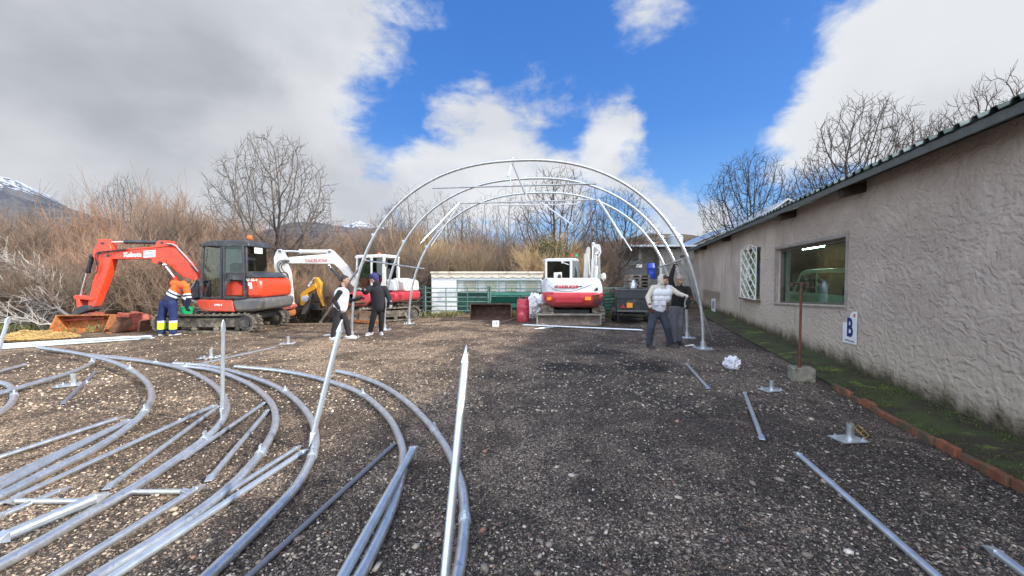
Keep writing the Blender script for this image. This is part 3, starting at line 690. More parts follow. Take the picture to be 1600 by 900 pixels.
def rod(name, a, b, r, m, label, cat, group=None, flat=True, n=10, side=None):
    a = V(a); b = V(b); d = (b-a).normalized(); o = empty(name, a, label, cat, group)
    mb = MB(); e = .13 if side is not None else .075
    mb.tube([a+d*e*.9, b-d*e*.9], r, n); mb.build('rod', m, o)
    for P_, sg in ((a, 1), (b, -1)):     # flattened ends with a bolt hole boss
        q = MB(); sdv = d.cross(V((0, 0, 1)));
        sdv = sdv.normalized() if sdv.length > .2 else V((1, 0, 0))
        if side is not None: sdv = V(side)-d*V(side).dot(d); sdv.normalize()
        up = sdv.cross(d); P1 = P_+d*sg*e
        w_ = r*1.12; tipw = .25 if side is not None and sg < 0 else .95; vs = []
        for pp, ww, tt in ((P1, r*.98, r*.98), (P_+d*sg*e*.35, w_, r*.28), (P_, w_*tipw, r*.15)):
            vs += [pp+sdv*ww+up*tt, pp-sdv*ww+up*tt, pp-sdv*ww-up*tt, pp+sdv*ww-up*tt]
        q.add(vs, [(k, (k+1) % 4, (k+1) % 4+4, k+4) for k in range(4)]+[(k+4, (k+1) % 4+4, (k+1) % 4+8, k+8) for k in range(4)]+[(8, 9, 10, 11), (3, 2, 1, 0)])
        q.build('flattened_end', m, o, bevel=.002)
    return o
def part_rod(parent, a, b, r, m=galv, name='brace'):
    mb = MB(); mb.cyl(a, b, r, 8); mb.build(name, m, parent)
def onhoop(i, px, py):      # point in the plane of hoop i
    L, Rr, top, _ = hoops[i]; d = (Rr-L).normalized(); pl = Plane(L, math.atan2(d.y, d.x)); return pl.pt(px, py)
part_rod(HO[0], onhoop(0, 676, 294), onhoop(0, 932, 287), .02, name='tie_bar')
part_rod(HO[0], onhoop(0, 799, 256), AT(797, 292, 9.1), .015, name='king_post')
part_rod(HO[0], onhoop(0, 801, 256), AT(820, 302, 9.2), .019, mat('dull_steel', (.26, .27, .29), .5, .6), name='king_post')
part_rod(HO[0], onhoop(0, 799, 256), AT(793.5, 276, 9.3), .017, galvb, name='king_post')
part_rod(HO[1], onhoop(1, 717, 318), onhoop(1, 936, 312), .02, name='tie_bar')
part_rod(HO[1], onhoop(1, 717, 317), AT(657, 380, 10.2), .024, galv, name='hanging_strut')
part_rod(HO[1], onhoop(1, 718, 318), AT(673, 385, 10.6), .017, mat('dull_steel', (.26, .27, .29), .5, .6), name='hanging_strut')
part_rod(HO[1], onhoop(1, 935, 312), AT(972, 372, 10.4), .022, galv, name='hanging_strut')
part_rod(HO[1], onhoop(1, 936, 312), AT(987, 392, 10.2), .017, galv, name='hanging_strut')
part_rod(HO[1], onhoop(1, 822, 284), onhoop(1, 822, 310), .015, galvb, name='king_post')
part_rod(HO[2], onhoop(2, 770, 321), onhoop(2, 902, 319), .02, name='tie_bar')
part_rod(HO[2], onhoop(2, 842, 313), AT(895, 352, 12.0), .02, galvb, name='hanging_strut')
# purlins
a_ = onhoop(0, 569.5, 407); b_ = onhoop(2, 663, 420)
rod('purlin', a_, b_, .022, galv, 'horizontal steel purlin joining the arches on their left side', 'metal pipe')
rod('purlin', onhoop(0, 1065, 406), onhoop(2, 1029, 418), .022, galv, 'horizontal steel purlin joining the arches on their right side', 'metal pipe')
rod('leaning_pole', onhoop(0, 571, 405), G(500, 504, .0), .03, galvb, 'pale steel pole slanting down behind the man in white vest', 'metal pipe')
rod('leaning_pole', onhoop(0, 1064, 408)-V((0, .08, 0)), G(1114, 533, .03), .026, galvb, 'bright thin pole leaning against the front arch beside the plaster wall', 'metal pipe')

# ================================================================== PIPES LYING ON THE YARD
def spline(pts, n=8):
    P = [V(p) for p in pts]; P = [P[0]*2-P[1]]+P+[P[-1]*2-P[-2]]; out = []
    for i in range(1, len(P)-2):
        for k in range(n):
            t = k/n; a, b, c, d = P[i-1:i+3]
            out.append(.5*((2*b)+(c-a)*t+(2*a-5*b+4*c-d)*t*t+(3*b-a-3*c+d)*t*t*t))
    out.append(P[-2]); return out
def ground_arch(pts, label, r=.036, z=None, joints=(.25, .6), m=None, cat='curved pipe', zs=None):
    z = r if z is None else z
    P = [G(x, y, (zs[i] if zs else z)) for i, (x, y) in enumerate(pts)]
    path = spline(P); o = empty('arch_pipe', path[0], label, cat, 'arch pipes lying on the gravel')
    mb = MB(); mb.tube(path, r, 14); mb.build('arch_tube', m or galv, o)
    for j in joints:
        k = int(j*(len(path)-1)); k = min(max(k, 1), len(path)-2)
        clampband(path[k], path[k+1]-path[k-1], r).build('tube_joint', galvb, o)
    return o
ground_arch([(527, 580), (560, 588), (600, 604), (640, 632), (675, 668), (700, 705), (720, 755), (726, 805), (722, 860), (712, 915), (700, 960)], 'nearest curved steel pipe, rightmost of the arches on the gravel', joints=(.42, .72))
ground_arch([(368, 573), (440, 580), (500, 592), (560, 613), (603, 648), (626, 690), (629, 730), (617, 780), (597, 830), (565, 895), (535, 940)], 'second curved steel pipe from the right, passing under the short square bar', joints=(.32, .62))
ground_arch([(272, 568), (330, 573), (395, 590), (445, 612), (480, 645), (493, 680), (488, 712), (465, 757), (420, 807), (370, 857), (320, 905), (290, 935)], 'curved steel pipe with the tall slanting pole joined to its bend', joints=(.28, .55))
ground_arch([(150, 556), (205, 561), (265, 571), (330, 578), (385, 598), (420, 625), (431, 655), (418, 692), (382, 738), (330, 785), (250, 840), (180, 883), (130, 915)], 'curved steel pipe bending just left of the slanting pole', joints=(.2, .62))
ground_arch([(75, 547), (165, 558), (235, 566), (290, 578), (332, 600), (353, 627), (350, 652), (325, 682), (270, 722), (200, 768), (130, 808), (60, 850), (-10, 888)], 'curved steel pipe bending around the upright rod', joints=(.18, .6))
ground_arch([(60, 543), (120, 552), (180, 567), (220, 588), (237, 613), (226, 643), (190, 675), (140, 706), (70, 740), (0, 775), (-60, 800)], 'curved steel pipe, second bend from the left edge', joints=(.25, .5), zs=[.12]*3+[.08]*3+[.036]*5)
ground_arch([(-40, 590), (0, 598), (16, 604), (22, 618), (14, 634), (-10, 650), (-50, 668)], 'curved steel pipe just showing at the left edge', joints=(.5,))
ground_arch([(-60, 628), (0, 614), (60, 597), (110, 582), (138, 570), (147, 562)], 'gently bent pipe end resting over the leftmost arch', r=.030, joints=(.9,), zs=[.1]*6)
def gp(px, py, z): return G(px, py, z)
sr = .021
def lay(a, b, label, r=sr, z=.022, z2=None, m=None, name='steel_strut', grp='struts lying on the gravel'):
    return rod(name, G(*a, z), G(*b, z if z2 is None else z2), r, m or galv, label, 'metal pipe', grp)
lay((-30, 724), (192, 651), 'thin pale strut ending at the second bend from the left', z2=.06)
lay((-30, 765), (178, 668), 'straight strut lying along the inside of the second bend', r=.026)
lay((-20, 770), (205, 655), 'straight pipe lying close along the second arch from the left', r=.026, z=.09, z2=.08)
lay((14, 782), (338, 632), 'long thin strut slanting from the lower left up to the upright rod', z2=.07)
lay((12, 783), (141, 783), 'short level strut pointing right near the lower left edge')
lay((186, 769), (300, 768), 'short level strut between two arches in the lower left')
lay((12, 782), (-30, 797), 'short strut end leaving at the lower left edge')
lay((343, 634), (165, 765), 'straight pipe lying along the inner side of the arch with the upright rod', r=.024)
lay((168, 770), (-20, 850), 'straight bright pipe lying beside the lower left arch', r=.034, m=galvb, z=.12)
lay((-20, 815), (110, 760), 'thin strut below the lower left arch leaving the frame', z=.015)
lay((416, 628), (285, 718), 'thin strut spanning between two neighbouring bends')
lay((420, 640), (325, 752), 'strut lying inside the bend left of the slanting pole', r=.025)
lay((318, 757), (-20, 965), 'straight pipe beside the lowest left arch on its upper side', r=.024, z=.06)
lay((470, 696), (60, 960), 'upper strut of the close pair slanting to the bottom edge')
lay((480, 702), (80, 965), 'lower strut of the close pair slanting to the bottom edge', r=.025, m=galvb)
lay((618, 692), (340, 945), 'single thin strut hinged to the second arch from the right', r=.019, z2=.02, m=mat('dull_steel', (.26, .27, .29), .5, .6))
lay((648, 697), (500, 965), 'square edged bar with a pointed tip lying over the second arch', r=.031, z=.13, z2=.06, m=galvb)
lay((150, 580), (98, 631), 'short flat grey bar on the gravel beside the left base plate', r=.024, m=mat('dull_steel', (.26, .27, .29), .5, .6))
lay((-20, 586), (42, 569), 'short pipe end above the bent pipe at the left edge', r=.024, z=.05)
lay((302, 571), (432, 542), 'thin strut slanting behind the arches near the tracks of the red excavator')
lay((1072, 568), (1107, 607), 'short steel rod on dark gravel near the white bag', r=.024)
lay((1163, 613), (1191, 687), 'short thick rod left of the small base plate beside the wall', r=.024)
lay((1243, 706), (1560, 985), 'long steel pole running to the bottom edge on the right', r=.024, m=galvb)
lay((1543, 853), (1720, 985), 'pole with a flattened end in the bottom right corner', r=.026, m=galvb)
lay((816, 507.5), (1006, 516), 'long white pole lying level before the white excavator blade', r=.03, z=.05, m=galvb)
lay((834, 514), (870, 510.5), 'short white stick below the long level pole', r=.02, m=galvb)
lay((504, 524), (524, 523), 'short pale bar behind the feet of the man in white vest', r=.02, m=galvb)
# upright or slanting rods with flattened tips
def up_rod(base, tipx, tipy, dD, r, label):
    a = G(*base, .03); b = AT(tipx, tipy, a.y+dD); return rod('upright_rod', a, b, r, galvb, label, 'metal pipe', 'rods standing up from the arches', side=(0, 1, 0))
up_rod((347, 655), 349, 499, -.02, .020, 'upright steel rod standing before the tracks of the red excavator')
up_rod((485, 697), 535, 499, .18, .026, 'tall pole slanting up in front of the man in white vest')
up_rod((687, 990), 729, 539, .75, .024, 'tall pointed pole in the middle of the foreground')
up_rod((-8, 566), 14, 495, .1, .030, 'slanting pointed rod at the left edge')
# the bundle of long white profiles at the left
bpa, bpb = G(-60, 547, .03), G(242, 527.5, .03)
for i, (dx, dy, L0, L1, z) in enumerate([(0, 0, 0, 1, .03), (0, -.16, 0, .93, .03), (0, .17, 0, .80, .03), (.1, -.08, 0, .97, .085), (0, .09, .02, .86, .085), (0, .33, .03, .70, .03), (-.1, -.33, 0, .75, .03)]):
    a = bpa.lerp(bpb, L0)+V((dx, dy, z-.03)); b = bpa.lerp(bpb, L1)+V((dx, dy*.35, z-.03))
    lb = ['longest white pole of the bundle at the left, its tip reaching the hi-vis man', 'nearest white pole of the bundle laid at the left', 'middle white pole of the bundle below the orange bucket',
          'white pole lying on top of the bundle, front one', 'white pole lying on top of the bundle, rear one', 'farthest white pole of the bundle beside the straw', 'short white pole at the near side of the bundle'][i]
    rod('white_pole', a, b, .027, mat('white_galvanised', (.68, .76, .80), .4, .3, var=.08), lb, 'metal pipe', 'white poles bundled on the left')
# base plates with sockets
def base_plate(px, py, label, rot=0., s_=1., sock_h=.14, lying=False):
    p = G(px, py); o = empty('base_plate', (p.x, p.y, 0), label, 'base plate', 'steel base plates on the yard')
    M = Matrix.Rotation(rot, 3, 'Z'); q = MB(); q.box(p+V((0, 0, .02)), (.30*s_, .20*s_, .012), M); q.build('plate', galvb, o)
    c = p+M @ V((.02, .0, 0)); q = MB(); h = sock_h
    pr = [(.033, 0), (.033, h), (.027, h), (.027, .03), (.0, .03)]
    q.lathe(c+V((0, 0, .024)), pr, 16); q.build('socket', galv, o)
    for sx, sy in ((-.11, -.06), (.12, .06), (-.10, .06), (.11, -.07)):
        q = MB(); c2 = p+M @ V((sx*s_, sy*s_, .02)); q.cyl(c2, c2+V((0, 0, .035)), .010, 6); q.cyl(c2, c2+V((0, 0, .014)), .02, 6); q.build('bolt', galvb, o)
    return o
base_plate(1325, 689, 'steel base plate with socket in the right foreground near the brick kerb', .1, .9, .15)
base_plate(1204, 611, 'steel base plate with socket between the standpipe block and a short rod', .25, .95, .13)
base_plate(112, 603, 'steel base plate beside the leftmost bent pipe', .5, 1.15, .16)
base_plate(328, 560, 'steel base plate behind the arches, left of the thin slanting strut', .3, 1.2, .17)
base_plate(449, 538, 'steel base plate standing between red excavator and man in white vest', .2, 1.1, .17)
# brass frame beside the right plate
p = G(1347, 682); q = MB(); M = Matrix.Rotation(.6, 3, 'Z')
for a, b in (((-.06, -.04, .01), (.06, -.04, .01)), ((.06, -.04, .01), (.07, .05, .09)), ((.07, .05, .09), (-.05, .05, .09)), ((-.05, .05, .09), (-.06, -.04, .01)), ((-.055, .0, .05), (.065, .0, .05))): q.tube([p+M @ V(a), p+M @ V(b)], .005, 6)
tag(q.build('brass_bracket', mat('brass', (.55, .38, .10), .35, .8), loc=p), 'small brass wire bracket behind the right foreground base plate', 'bracket')
# ================================================================== MACHINES
def track(parent, c, fwd, L, wd, h, lug=True, mb_mat=None, nroll=4, side=-1):
    """crawler track: c ground centre, fwd unit direction; side = sign of the outer face along fwd x up"""
    c = V(c); f = V(fwd).normalized(); sd = f.cross(V((0, 0, 1))).normalized(); up = V((0, 0, 1)); rr = h/2
    def P(u, v, w_): return c+f*u+up*v+sd*w_
    path = []
    for k in range(17):
        a = -math.pi/2+math.pi*k/16; path.append((L/2-rr+math.cos(a)*rr, rr+math.sin(a)*rr))
    for k in range(17):
        a = math.pi/2+math.pi*k/16; path.append((-L/2+rr+math.cos(a)*rr, rr+math.sin(a)*rr))
    path.append(path[0]); dense = []
    for (a, b), (c2, d) in zip(path, path[1:]):
        n = max(1, int(math.hypot(c2-a, d-b)/.09))
        for k in range(n):
            u = a+(c2-a)*k/n; v = b+(d-b)*k/n
            if v > h*.8 and abs(u) < L/2-rr: v -= .018*math.cos(u/(L/2-rr)*math.pi*1.5)**2*0+.02*(1-(u/(L/2-rr))**2)
            dense.append((u, v))
    n = len(dense); mb = MB(); vs = []
    cx = lambda u: max(-L/2+rr, min(L/2-rr, u))
    for u, v in dense:
        dx, dz = cx(u)-u, rr-v; l = math.hypot(dx, dz) or 1; iu, iv = u+dx/l*.045, v+dz/l*.045
        vs += [P(u, v, -wd/2), P(u, v, wd/2), P(iu, iv, wd/2), P(iu, iv, -wd/2)]
    fs = []
    for i in range(n):
        j = (i+1) % n
        for k in range(4): fs.append((i*4+k, i*4+(k+1) % 4, j*4+(k+1) % 4, j*4+k))
    mb.add(vs, fs)
    for i in range(0, n, 1):
        u, v = dense[i]; u2, v2 = dense[(i+1) % n]; t = V((u2-u, v2-v)).normalized(); nn = V((t.y, -t.x))
        dx, dz = u-cx(u), v-rr
        if nn.x*dx+nn.y*dz < 0: nn = -nn
        off = .035; ww = wd/2
        q = [(u-t.x*.02, v-t.y*.02), (u+t.x*.02, v+t.y*.02), (u+t.x*.012+nn.x*off, v+t.y*.012+nn.y*off), (u-t.x*.012+nn.x*off, v-t.y*.012+nn.y*off)]
        lo, hi = (-ww, ww*.35) if i % 2 else (-ww*.35, ww)
        mb.prism([P(x, max(y, .0), lo) for x, y in q], sd*(hi-lo))
    tr_ = mb.build('track', mb_mat or mudtrack, parent)
    fr = MB(); o = side*(wd/2-.06)
    fr.prism([P(-L/2+rr*.9, rr*.55, -wd*.25), P(L/2-rr*.9, rr*.55, -wd*.25), P(L/2-rr*.9, rr*1.25, -wd*.25), P(L/2-rr*1.4, rr*1.5, -wd*.25), P(-L/2+rr*1.4, rr*1.5, -wd*.25), P(-L/2+rr*.9, rr*1.25, -wd*.25)], sd*wd*.5)
    fr.build('track_frame', mudtrack, tr_, bevel=.01)
    for u, r_, nm in ((L/2-rr, rr-.055, 'idler_wheel'), (-L/2+rr, rr-.055, 'sprocket')):
        q = MB(); q.cyl(P(u, rr, -wd*.36), P(u, rr, wd*.36), r_, 24); q.cyl(P(u, rr, -wd*.44), P(u, rr, wd*.44), r_*.55, 18); q.cyl(P(u, rr, -wd*.48), P(u, rr, wd*.48), r_*.25, 12)
        q.build(nm, mat('greasy_iron', (.07, .065, .06), .6, .3, var=.3, dirt_shade=((.2, .17, .13), .4, 8)), tr_, bevel=.008)
    for k in range(nroll):
        u = (-L/2+rr*1.9)+(L-rr*3.8)*k/(nroll-1); q = MB(); q.cyl(P(u, .105, -wd*.38), P(u, .105, wd*.38), .062, 14); q.cyl(P(u, .105, -wd*.44), P(u, .105, wd*.44), .03, 10)
        q.build('roller', mudtrack, tr_)
    return tr_
def cylinder_rod(parent, a, m, b, rb, rr_, name='hydraulic_cylinder', mt=None):
    """barrel a-m, rod m-b"""
    a, m, b = V(a), V(m), V(b); d = (b-a).normalized(); q = MB(); q.cyl(a, m, rb, 14); q.cyl(m-d*.05, m+d*.02, rb*1.18, 14); q.ell(a, (rb*1.3,)*3)
    o = q.build(name, mt or darkp, parent); q = MB(); q.cyl(m, b, rr_, 12); q.ell(b, (rb*1.15,)*3); q.build('piston_rod', chrome, o); return o
def hose(parent, pts, r=.014, m=None, name='hose'):
    q = MB(); q.tube(spline(pts, 6), r, 7); return q.build(name, m or blackr, parent)
def bucket_mb(c, wdir, ddir, width, depth, hgt, th=.02, teeth=True, top=True):
    """open bucket: wdir along the width, ddir = direction the mouth faces"""
    c = V(c); wv = V(wdir).normalized(); d = V(ddir).normalized(); up = wv.cross(d).normalized()
    if up.z < 0: up = -up
    prof = [(.50, 0), (.30, 0.0), (.0, .03), (-.25, .12), (-.43, .30), (-.5, .52), (-.46, .75), (-.30, .93), (-.05, 1.0), (.10, 1.0)]
    prof = [(x*depth, z*hgt) for x, z in prof]
    shell = MB(); P = lambda x, z, w_: c+d*x+up*z+wv*w_
    n = len(prof); outer = prof; cxm, czm = .1*depth, .5*hgt
    inner = [(x+(cxm-x)*th*1.6/max(.05, math.hypot(cxm-x, czm-z)), z+(czm-z)*th*1.6/max(.05, math.hypot(cxm-x, czm-z))) for x, z in prof]
    for i in range(n-1):
        shell.prism([P(*outer[i], -width/2), P(*outer[i+1], -width/2), P(*inner[i+1], -width/2), P(*inner[i], -width/2)], wv*width)
    sides = []
    for s_ in (-1, 1):
        q = MB(); q.prism([P(x, z, s_*width/2) for x, z in prof], wv*s_*th); sides.append(q)
    edge = MB(); edge.bar(P(.5*depth+.03, .0, -width/2-.02), P(.5*depth+.03, .0, width/2+.02), .12, .025, up)
    if teeth:
        k = max(3, int(width/.22))
        for i in range(k):
            w_ = -width/2+width*(i+.5)/k; edge.bar(P(.5*depth+.06, .0, w_), P(.5*depth+.17, -.0, w_), .05, .04, up)
    return shell, sides, edge, P

# ---------------------------------------------------------------- red excavator (side view, boom to the left)
YN = 11.2
def c1(x, y): return 80+x/4.444, 360+y/4.444
def tr1(pts, Y): return [AT(*c1(x, y), Y) for x, y in pts]
rx = empty('excavator', G(330, 521), 'red compact excavator with charcoal cab, its boom reaching out to the left', 'excavator')
YB = V((0, 1, 0))
q = MB(); bm_pts = [(375, 150), (400, 138), (560, 127), (700, 112), (770, 103), (815, 108), (850, 128), (900, 172), (960, 240), (1008, 300), (1045, 400), (1040, 450), (1000, 430), (960, 378), (928, 338), (870, 288), (820, 240), (760, 208), (690, 200), (400, 200), (365, 195)]
q.prism(tr1(bm_pts, 12.0), YB*.24); boom = q.build('boom', redp, rx, bevel=.02)
q = MB(); q.prism(tr1([(405, 138), (700, 112), (800, 106), (800, 114), (700, 122), (405, 148)], 11.985), YB*.27); q.prism(tr1([(720, 100), (735, 72), (800, 70), (806, 90), (835, 105), (800, 112), (720, 120)], 11.97), YB*.30)
q.prism(tr1([(695, 198), (790, 204), (790, 232), (760, 222), (735, 236), (705, 226)], 11.97), YB*.30); q.build('bracket', redp, boom, bevel=.01)
def pin(parent, x, y, Y, r=.05, wd=.36, m=None):
    p = AT(*c1(x, y), Y); q = MB(); q.cyl(p, p+V((0, wd, 0)), r, 14); q.build('pin', m or darkp, parent)
for (x, y) in ((765, 85), (350, 88), (330, 155), (390, 175), (750, 220)): pin(boom, x, y, 11.95, .04, .36)
q = MB(); st_pts = [(330, 60), (372, 60), (398, 82), (412, 120), (418, 190), (405, 250), (352, 400), (315, 490), (300, 528), (275, 540), (248, 528), (258, 485), (280, 385), (300, 300), (318, 225), (300, 205), (283, 175), (290, 130), (310, 100)]
q.prism(tr1(st_pts, 11.98), YB*.22); stick = q.build('stick', redp, rx, bevel=.018)
cylinder_rod(rx, AT(*c1(758, 84), 12.1), AT(*c1(520, 80), 12.1), AT(*c1(375, 84), 12.1), .058, .033)
cylinder_rod(rx, AT(*c1(284, 180), 12.1), AT(*c1(252, 290), 12.1), AT(*c1(205, 460), 12.1), .062, .028)
cylinder_rod(rx, AT(*c1(905, 395), 11.85), AT(*c1(860, 330), 11.85), AT(*c1(790, 240), 11.85), .06, .035, mt=redp)
hose(stick, [AT(*c1(x, y), 11.94) for x, y in ((520, 130), (430, 140), (350, 148), (310, 165), (312, 215), (325, 260), (310, 300))], .016)
hose(stick, [AT(*c1(x, y), 11.92) for x, y in ((500, 136), (420, 148), (345, 158), (322, 180), (325, 230), (318, 280), (300, 310), (290, 340))], .013)
hose(boom, [AT(*c1(x, y), 11.93) for x, y in ((800, 98), (850, 110), (905, 165), (960, 230), (1010, 290))], .017)
hose(boom, [AT(*c1(x, y), 11.93) for x, y in ((806, 92), (858, 102), (915, 160), (970, 220), (1020, 285))], .017, mat('silver_hose', (.5, .5, .5), .4, .4))
q = MB(); q.prism(tr1([(150, 460), (165, 450), (215, 454), (285, 470), (283, 487), (215, 480), (155, 476)], 11.93), YB*.32); q.prism(tr1([(168, 474), (192, 474), (202, 535), (176, 535)], 11.93), YB*.32); q.build('link', redp, rx, bevel=.01)
q = MB(); q.prism(tr1([(106, 610), (118, 590), (210, 520), (262, 522), (268, 550), (180, 585), (112, 616)], 11.9), YB*.38); cpl = q.build('quick_coupler', darkp, rx, bevel=.012)
q = MB(); q.prism(tr1([(112, 618), (180, 590), (262, 570), (292, 575), (290, 600), (240, 618)], 11.92), YB*.34); q.build('bracket', redrust, cpl, bevel=.01)
for x, y in ((230, 545), (245, 582)): pin(cpl, x, y, 11.88, .04, .42)
# wide orange bucket, its mouth to the camera
sh, sides, ed, _ = bucket_mb(AT(134, 522, 11.75)+V((0, 0, .0)), (.985, .17, 0), V((.12, -.95, .05)), 1.40, .70, .60, .022, False)
bk = sh.build('bucket', orust, rx)
for s_ in sides: s_.build('side_plate', orust, bk)
ed.build('cutting_edge', orust, bk, bevel=.004)
q = MB(); a = AT(104, 500, 11.9); b = AT(168, 496.5, 12.1); q.bar(a, b, .24, .05); q.build('top_beam', redrust, bk, bevel=.01)
# upper structure
zf = lambda y, Y=YN: AT(300, 360+y/4.444, Y).z
YF = YN+1.75
def ext(pts, Y0, Y1, name, m, parent, bv=.03):
    q = MB(); q.prism(tr1(pts, Y0), YB*(Y1-Y0)); return q.build(name, m, parent, bevel=bv)
house = ext([(1352, 332), (1400, 325), (1432, 328), (1450, 350), (1456, 400), (1454, 468), (1352, 470)], YN, YN+1.62, 'engine_cover', redp, rx, .10)
ext([(1250, 480), (1352, 472), (1462, 469), (1466, 500), (1454, 552), (1400, 564), (1275, 568), (1250, 500)], YN-.01, YN+1.66, 'counterweight', greyp, rx, .08)
fs_ = ext([(1010, 482), (1252, 482), (1272, 566), (1060, 563), (1022, 540), (1010, 515)], YN-.01, YF-.2, 'side_skirt', redp, rx, .03)
ext([(1280, 570), (1440, 566), (1400, 620), (1300, 640), (1150, 640), (1100, 600), (1060, 566)], YN+.35, YF-.3, 'swing_base', darkp, rx, .02)
text('lettering', 'U 48-4', .10, TM(AT(*c1(1394, 345), YN-.012), (1, 0, 0), (0, 0, 1)), stickerw, house, .002, 1.1, .004)
q = MB(); q.prism(tr1([(1352, 290), (1376, 288), (1440, 326), (1352, 330)], YN), YB*1.5); q.build('hood_shoulder', darkp, rx, bevel=.015)
text('lettering', 'U48-4', .075, TM(AT(*c1(1160, 518), YN-.015), (1, 0, -.01), (0, 0, 1)), stickerw, fs_, .002, 1.2, .003)
for x0, y0, x1, y1 in ((1366, 362, 1392, 384), (1376, 386, 1396, 406)):
    ext([(x0, y0), (x1, y0), (x1, y1), (x0, y1)], YN-.006, YN-.002, 'sticker', stickerw, house, 0)
q = MB(); q.prism(tr1([(1350, 335), (1354, 335), (1356, 466), (1351, 466)], YN-.004), YB*.01); q.bb((0,0,0),(0,0,0)) if False else None; q.build('panel_gap', blackr, house)
# cab
YC0, YC1 = YN+.02, YN+1.0
cab = ext([(1045, 92), (1080, 74), (1200, 66), (1340, 68), (1368, 84), (1374, 104), (1374, 112), (1045, 112)], YC0-.03, YC1+.03, 'cab_roof', darkp, rx, .035)
def cbar(a, b, wd, Y, parent, m=darkp):
    A = AT(*c1(*a), Y); B = AT(*c1(*b), Y); q = MB(); q.bar(A, B, wd, wd, (0, 1, 0)); q.build('pillar', m, parent, bevel=.01)
for Y in (YC0+.03, YC1-.03):
    cbar((1056, 108), (1040, 470), .055, Y, cab); cbar((1354, 108), (1358, 470), .07, Y, cab); cbar((1036, 468), (1352, 474), .06, Y, cab)
cbar((1186, 108), (1182, 470), .07, YC0+.02, cab); cbar((1035, 330), (1040, 470), .05, YC0+.5, cab)
q = MB()                                       # door frame with its two windows
def dfr(q, a, b, wd=.045): q.bar(AT(*c1(*a), YC0-.03), AT(*c1(*b), YC0-.03), wd, wd, (0, 1, 0))
for a, b in (((1200, 104), (1330, 104)), ((1200, 104), (1200, 470)), ((1330, 104), (1345, 470)), ((1200, 295), (1340, 295)), ((1200, 468), (1345, 468)), ((1212, 345), (1250, 335))): dfr(q, a, b, .05)
q.prism(tr1([(1195, 290), (1345, 290), (1345, 350), (1290, 345), (1245, 342), (1215, 372), (1212, 450), (1195, 470)], YC0-.04), YB*.03)
dr = q.build('door', darkp, cab, bevel=.006)
q = MB(); q.prism(tr1([(1203, 108), (1328, 108), (1337, 292), (1203, 292)], YC0-.03), YB*.008); q.build('door_glass', glsc, dr)
q = MB(); q.bar(AT(*c1(1205, 300), YC0-.07), AT(*c1(1210, 335), YC0-.07), .03, .03, (0, 1, 0)); q.build('handle', blackr, dr)
q = MB(); q.prism([AT(*c1(1362, 114), YC0+.06), V((AT(*c1(1362, 114), YC0+.06).x, YC1-.06, AT(*c1(1362, 114), YC0+.06).z)), V((AT(*c1(1368, 284), YC0+.06).x, YC1-.06, AT(*c1(1368, 284), YC0+.06).z)), AT(*c1(1368, 284), YC0+.06)], V((.008, 0, 0))); q.build('rear_glass', glsd, cab); q = MB(); _a = AT(*c1(1366, 290), YC0); q.bb(_a+V((-.03, .02, -.05)), _a+V((.03, .96, .02))); q.build('rear_panel', darkp, cab)
ext([(1060, 112), (1346, 112), (1346, 460), (1042, 460)], YC1-.02, YC1-.015, 'far_glass', glsc, cab, 0)
q = MB(); _a = AT(*c1(1366, 112), YC0); q.bb(_a+V((.016, .25, -.18)), _a+V((.020, .62, .0))); q.build('paper_notice', stickerw, cab)
seat = ext([(1215, 380), (1240, 352), (1290, 352), (1330, 392), (1330, 455), (1208, 455)], YC0+.1, YC0+.6, 'seat_base', redp, cab, .03)
q = MB(); q.prism(tr1([(1230, 230), (1300, 225), (1310, 360), (1235, 372)], YC0+.2), YB*.45); q.build('seat', blackr, cab, bevel=.05)
q = MB(); q.ring(AT(*c1(1085, 400), YC0+.5), (.5, 1, .2), .13, .018); q.caps(AT(*c1(1075, 455), YC0+.4), AT(*c1(1100, 350), YC0+.5), .05, .03); q.caps(AT(*c1(1100, 450), YC0+.3), AT(*c1(1105, 370), YC0+.3), .025, .03); q.build('controls', blackr, cab)
q = MB(); q.bb(AT(*c1(1040, 474), YC0+.03), AT(*c1(1348, 462), YC1)); q.build('cab_floor', darkp, cab)
hose(cab, [AT(*c1(x, y), YC0) for x, y in ((1075, 128), (1085, 140), (1080, 200), (1070, 208))], .012)
q = MB(); p = AT(*c1(1378, 62), YC0+.75); q.cyl(p+V((0, 0, -.2)), p, .012, 8); q.build('beacon_stem', darkp, cab)
bc = mat('amber_plastic', (.75, .13, .02), .3); q = MB(); q.lathe(p, [(.0, 0), (.07, .0), (.078, .05), (.07, .10), (.04, .13), (0, .135)], 16); q.build('beacon', bc, cab)
q = MB(); q.bb(AT(*c1(1026, 90), YC0+.1), AT(*c1(1046, 116), YC0+.2)); q.build('work_light', blackr, cab, bevel=.01)
# swing post at the boom foot
q = MB(); q.prism(tr1([(960, 345), (1020, 350), (1025, 470), (975, 470), (955, 420)], 11.9), YB*.5); q.cyl(AT(*c1(1000, 480), 12.1), AT(*c1(1000, 350), 12.1), .12, 16); q.build('swing_post', darkp, rx, bevel=.02)
hose(rx, [AT(*c1(x, y), 11.8) for x, y in ((1015, 340), (990, 400), (965, 445), (985, 485), (1020, 492))], .018); hose(rx, [AT(*c1(x, y), 11.75) for x, y in ((1010, 330), (985, 380), (950, 430), (965, 475), (1015, 500))], .014, mat('silver_hose', (.5, .5, .5), .4, .4))
q = MB(); q.bb(AT(*c1(975, 365), 11.75), AT(*c1(1000, 345), 11.85)); q.build('label_plate', mat('yellow_label', (.65, .38, .05), .5), rx)
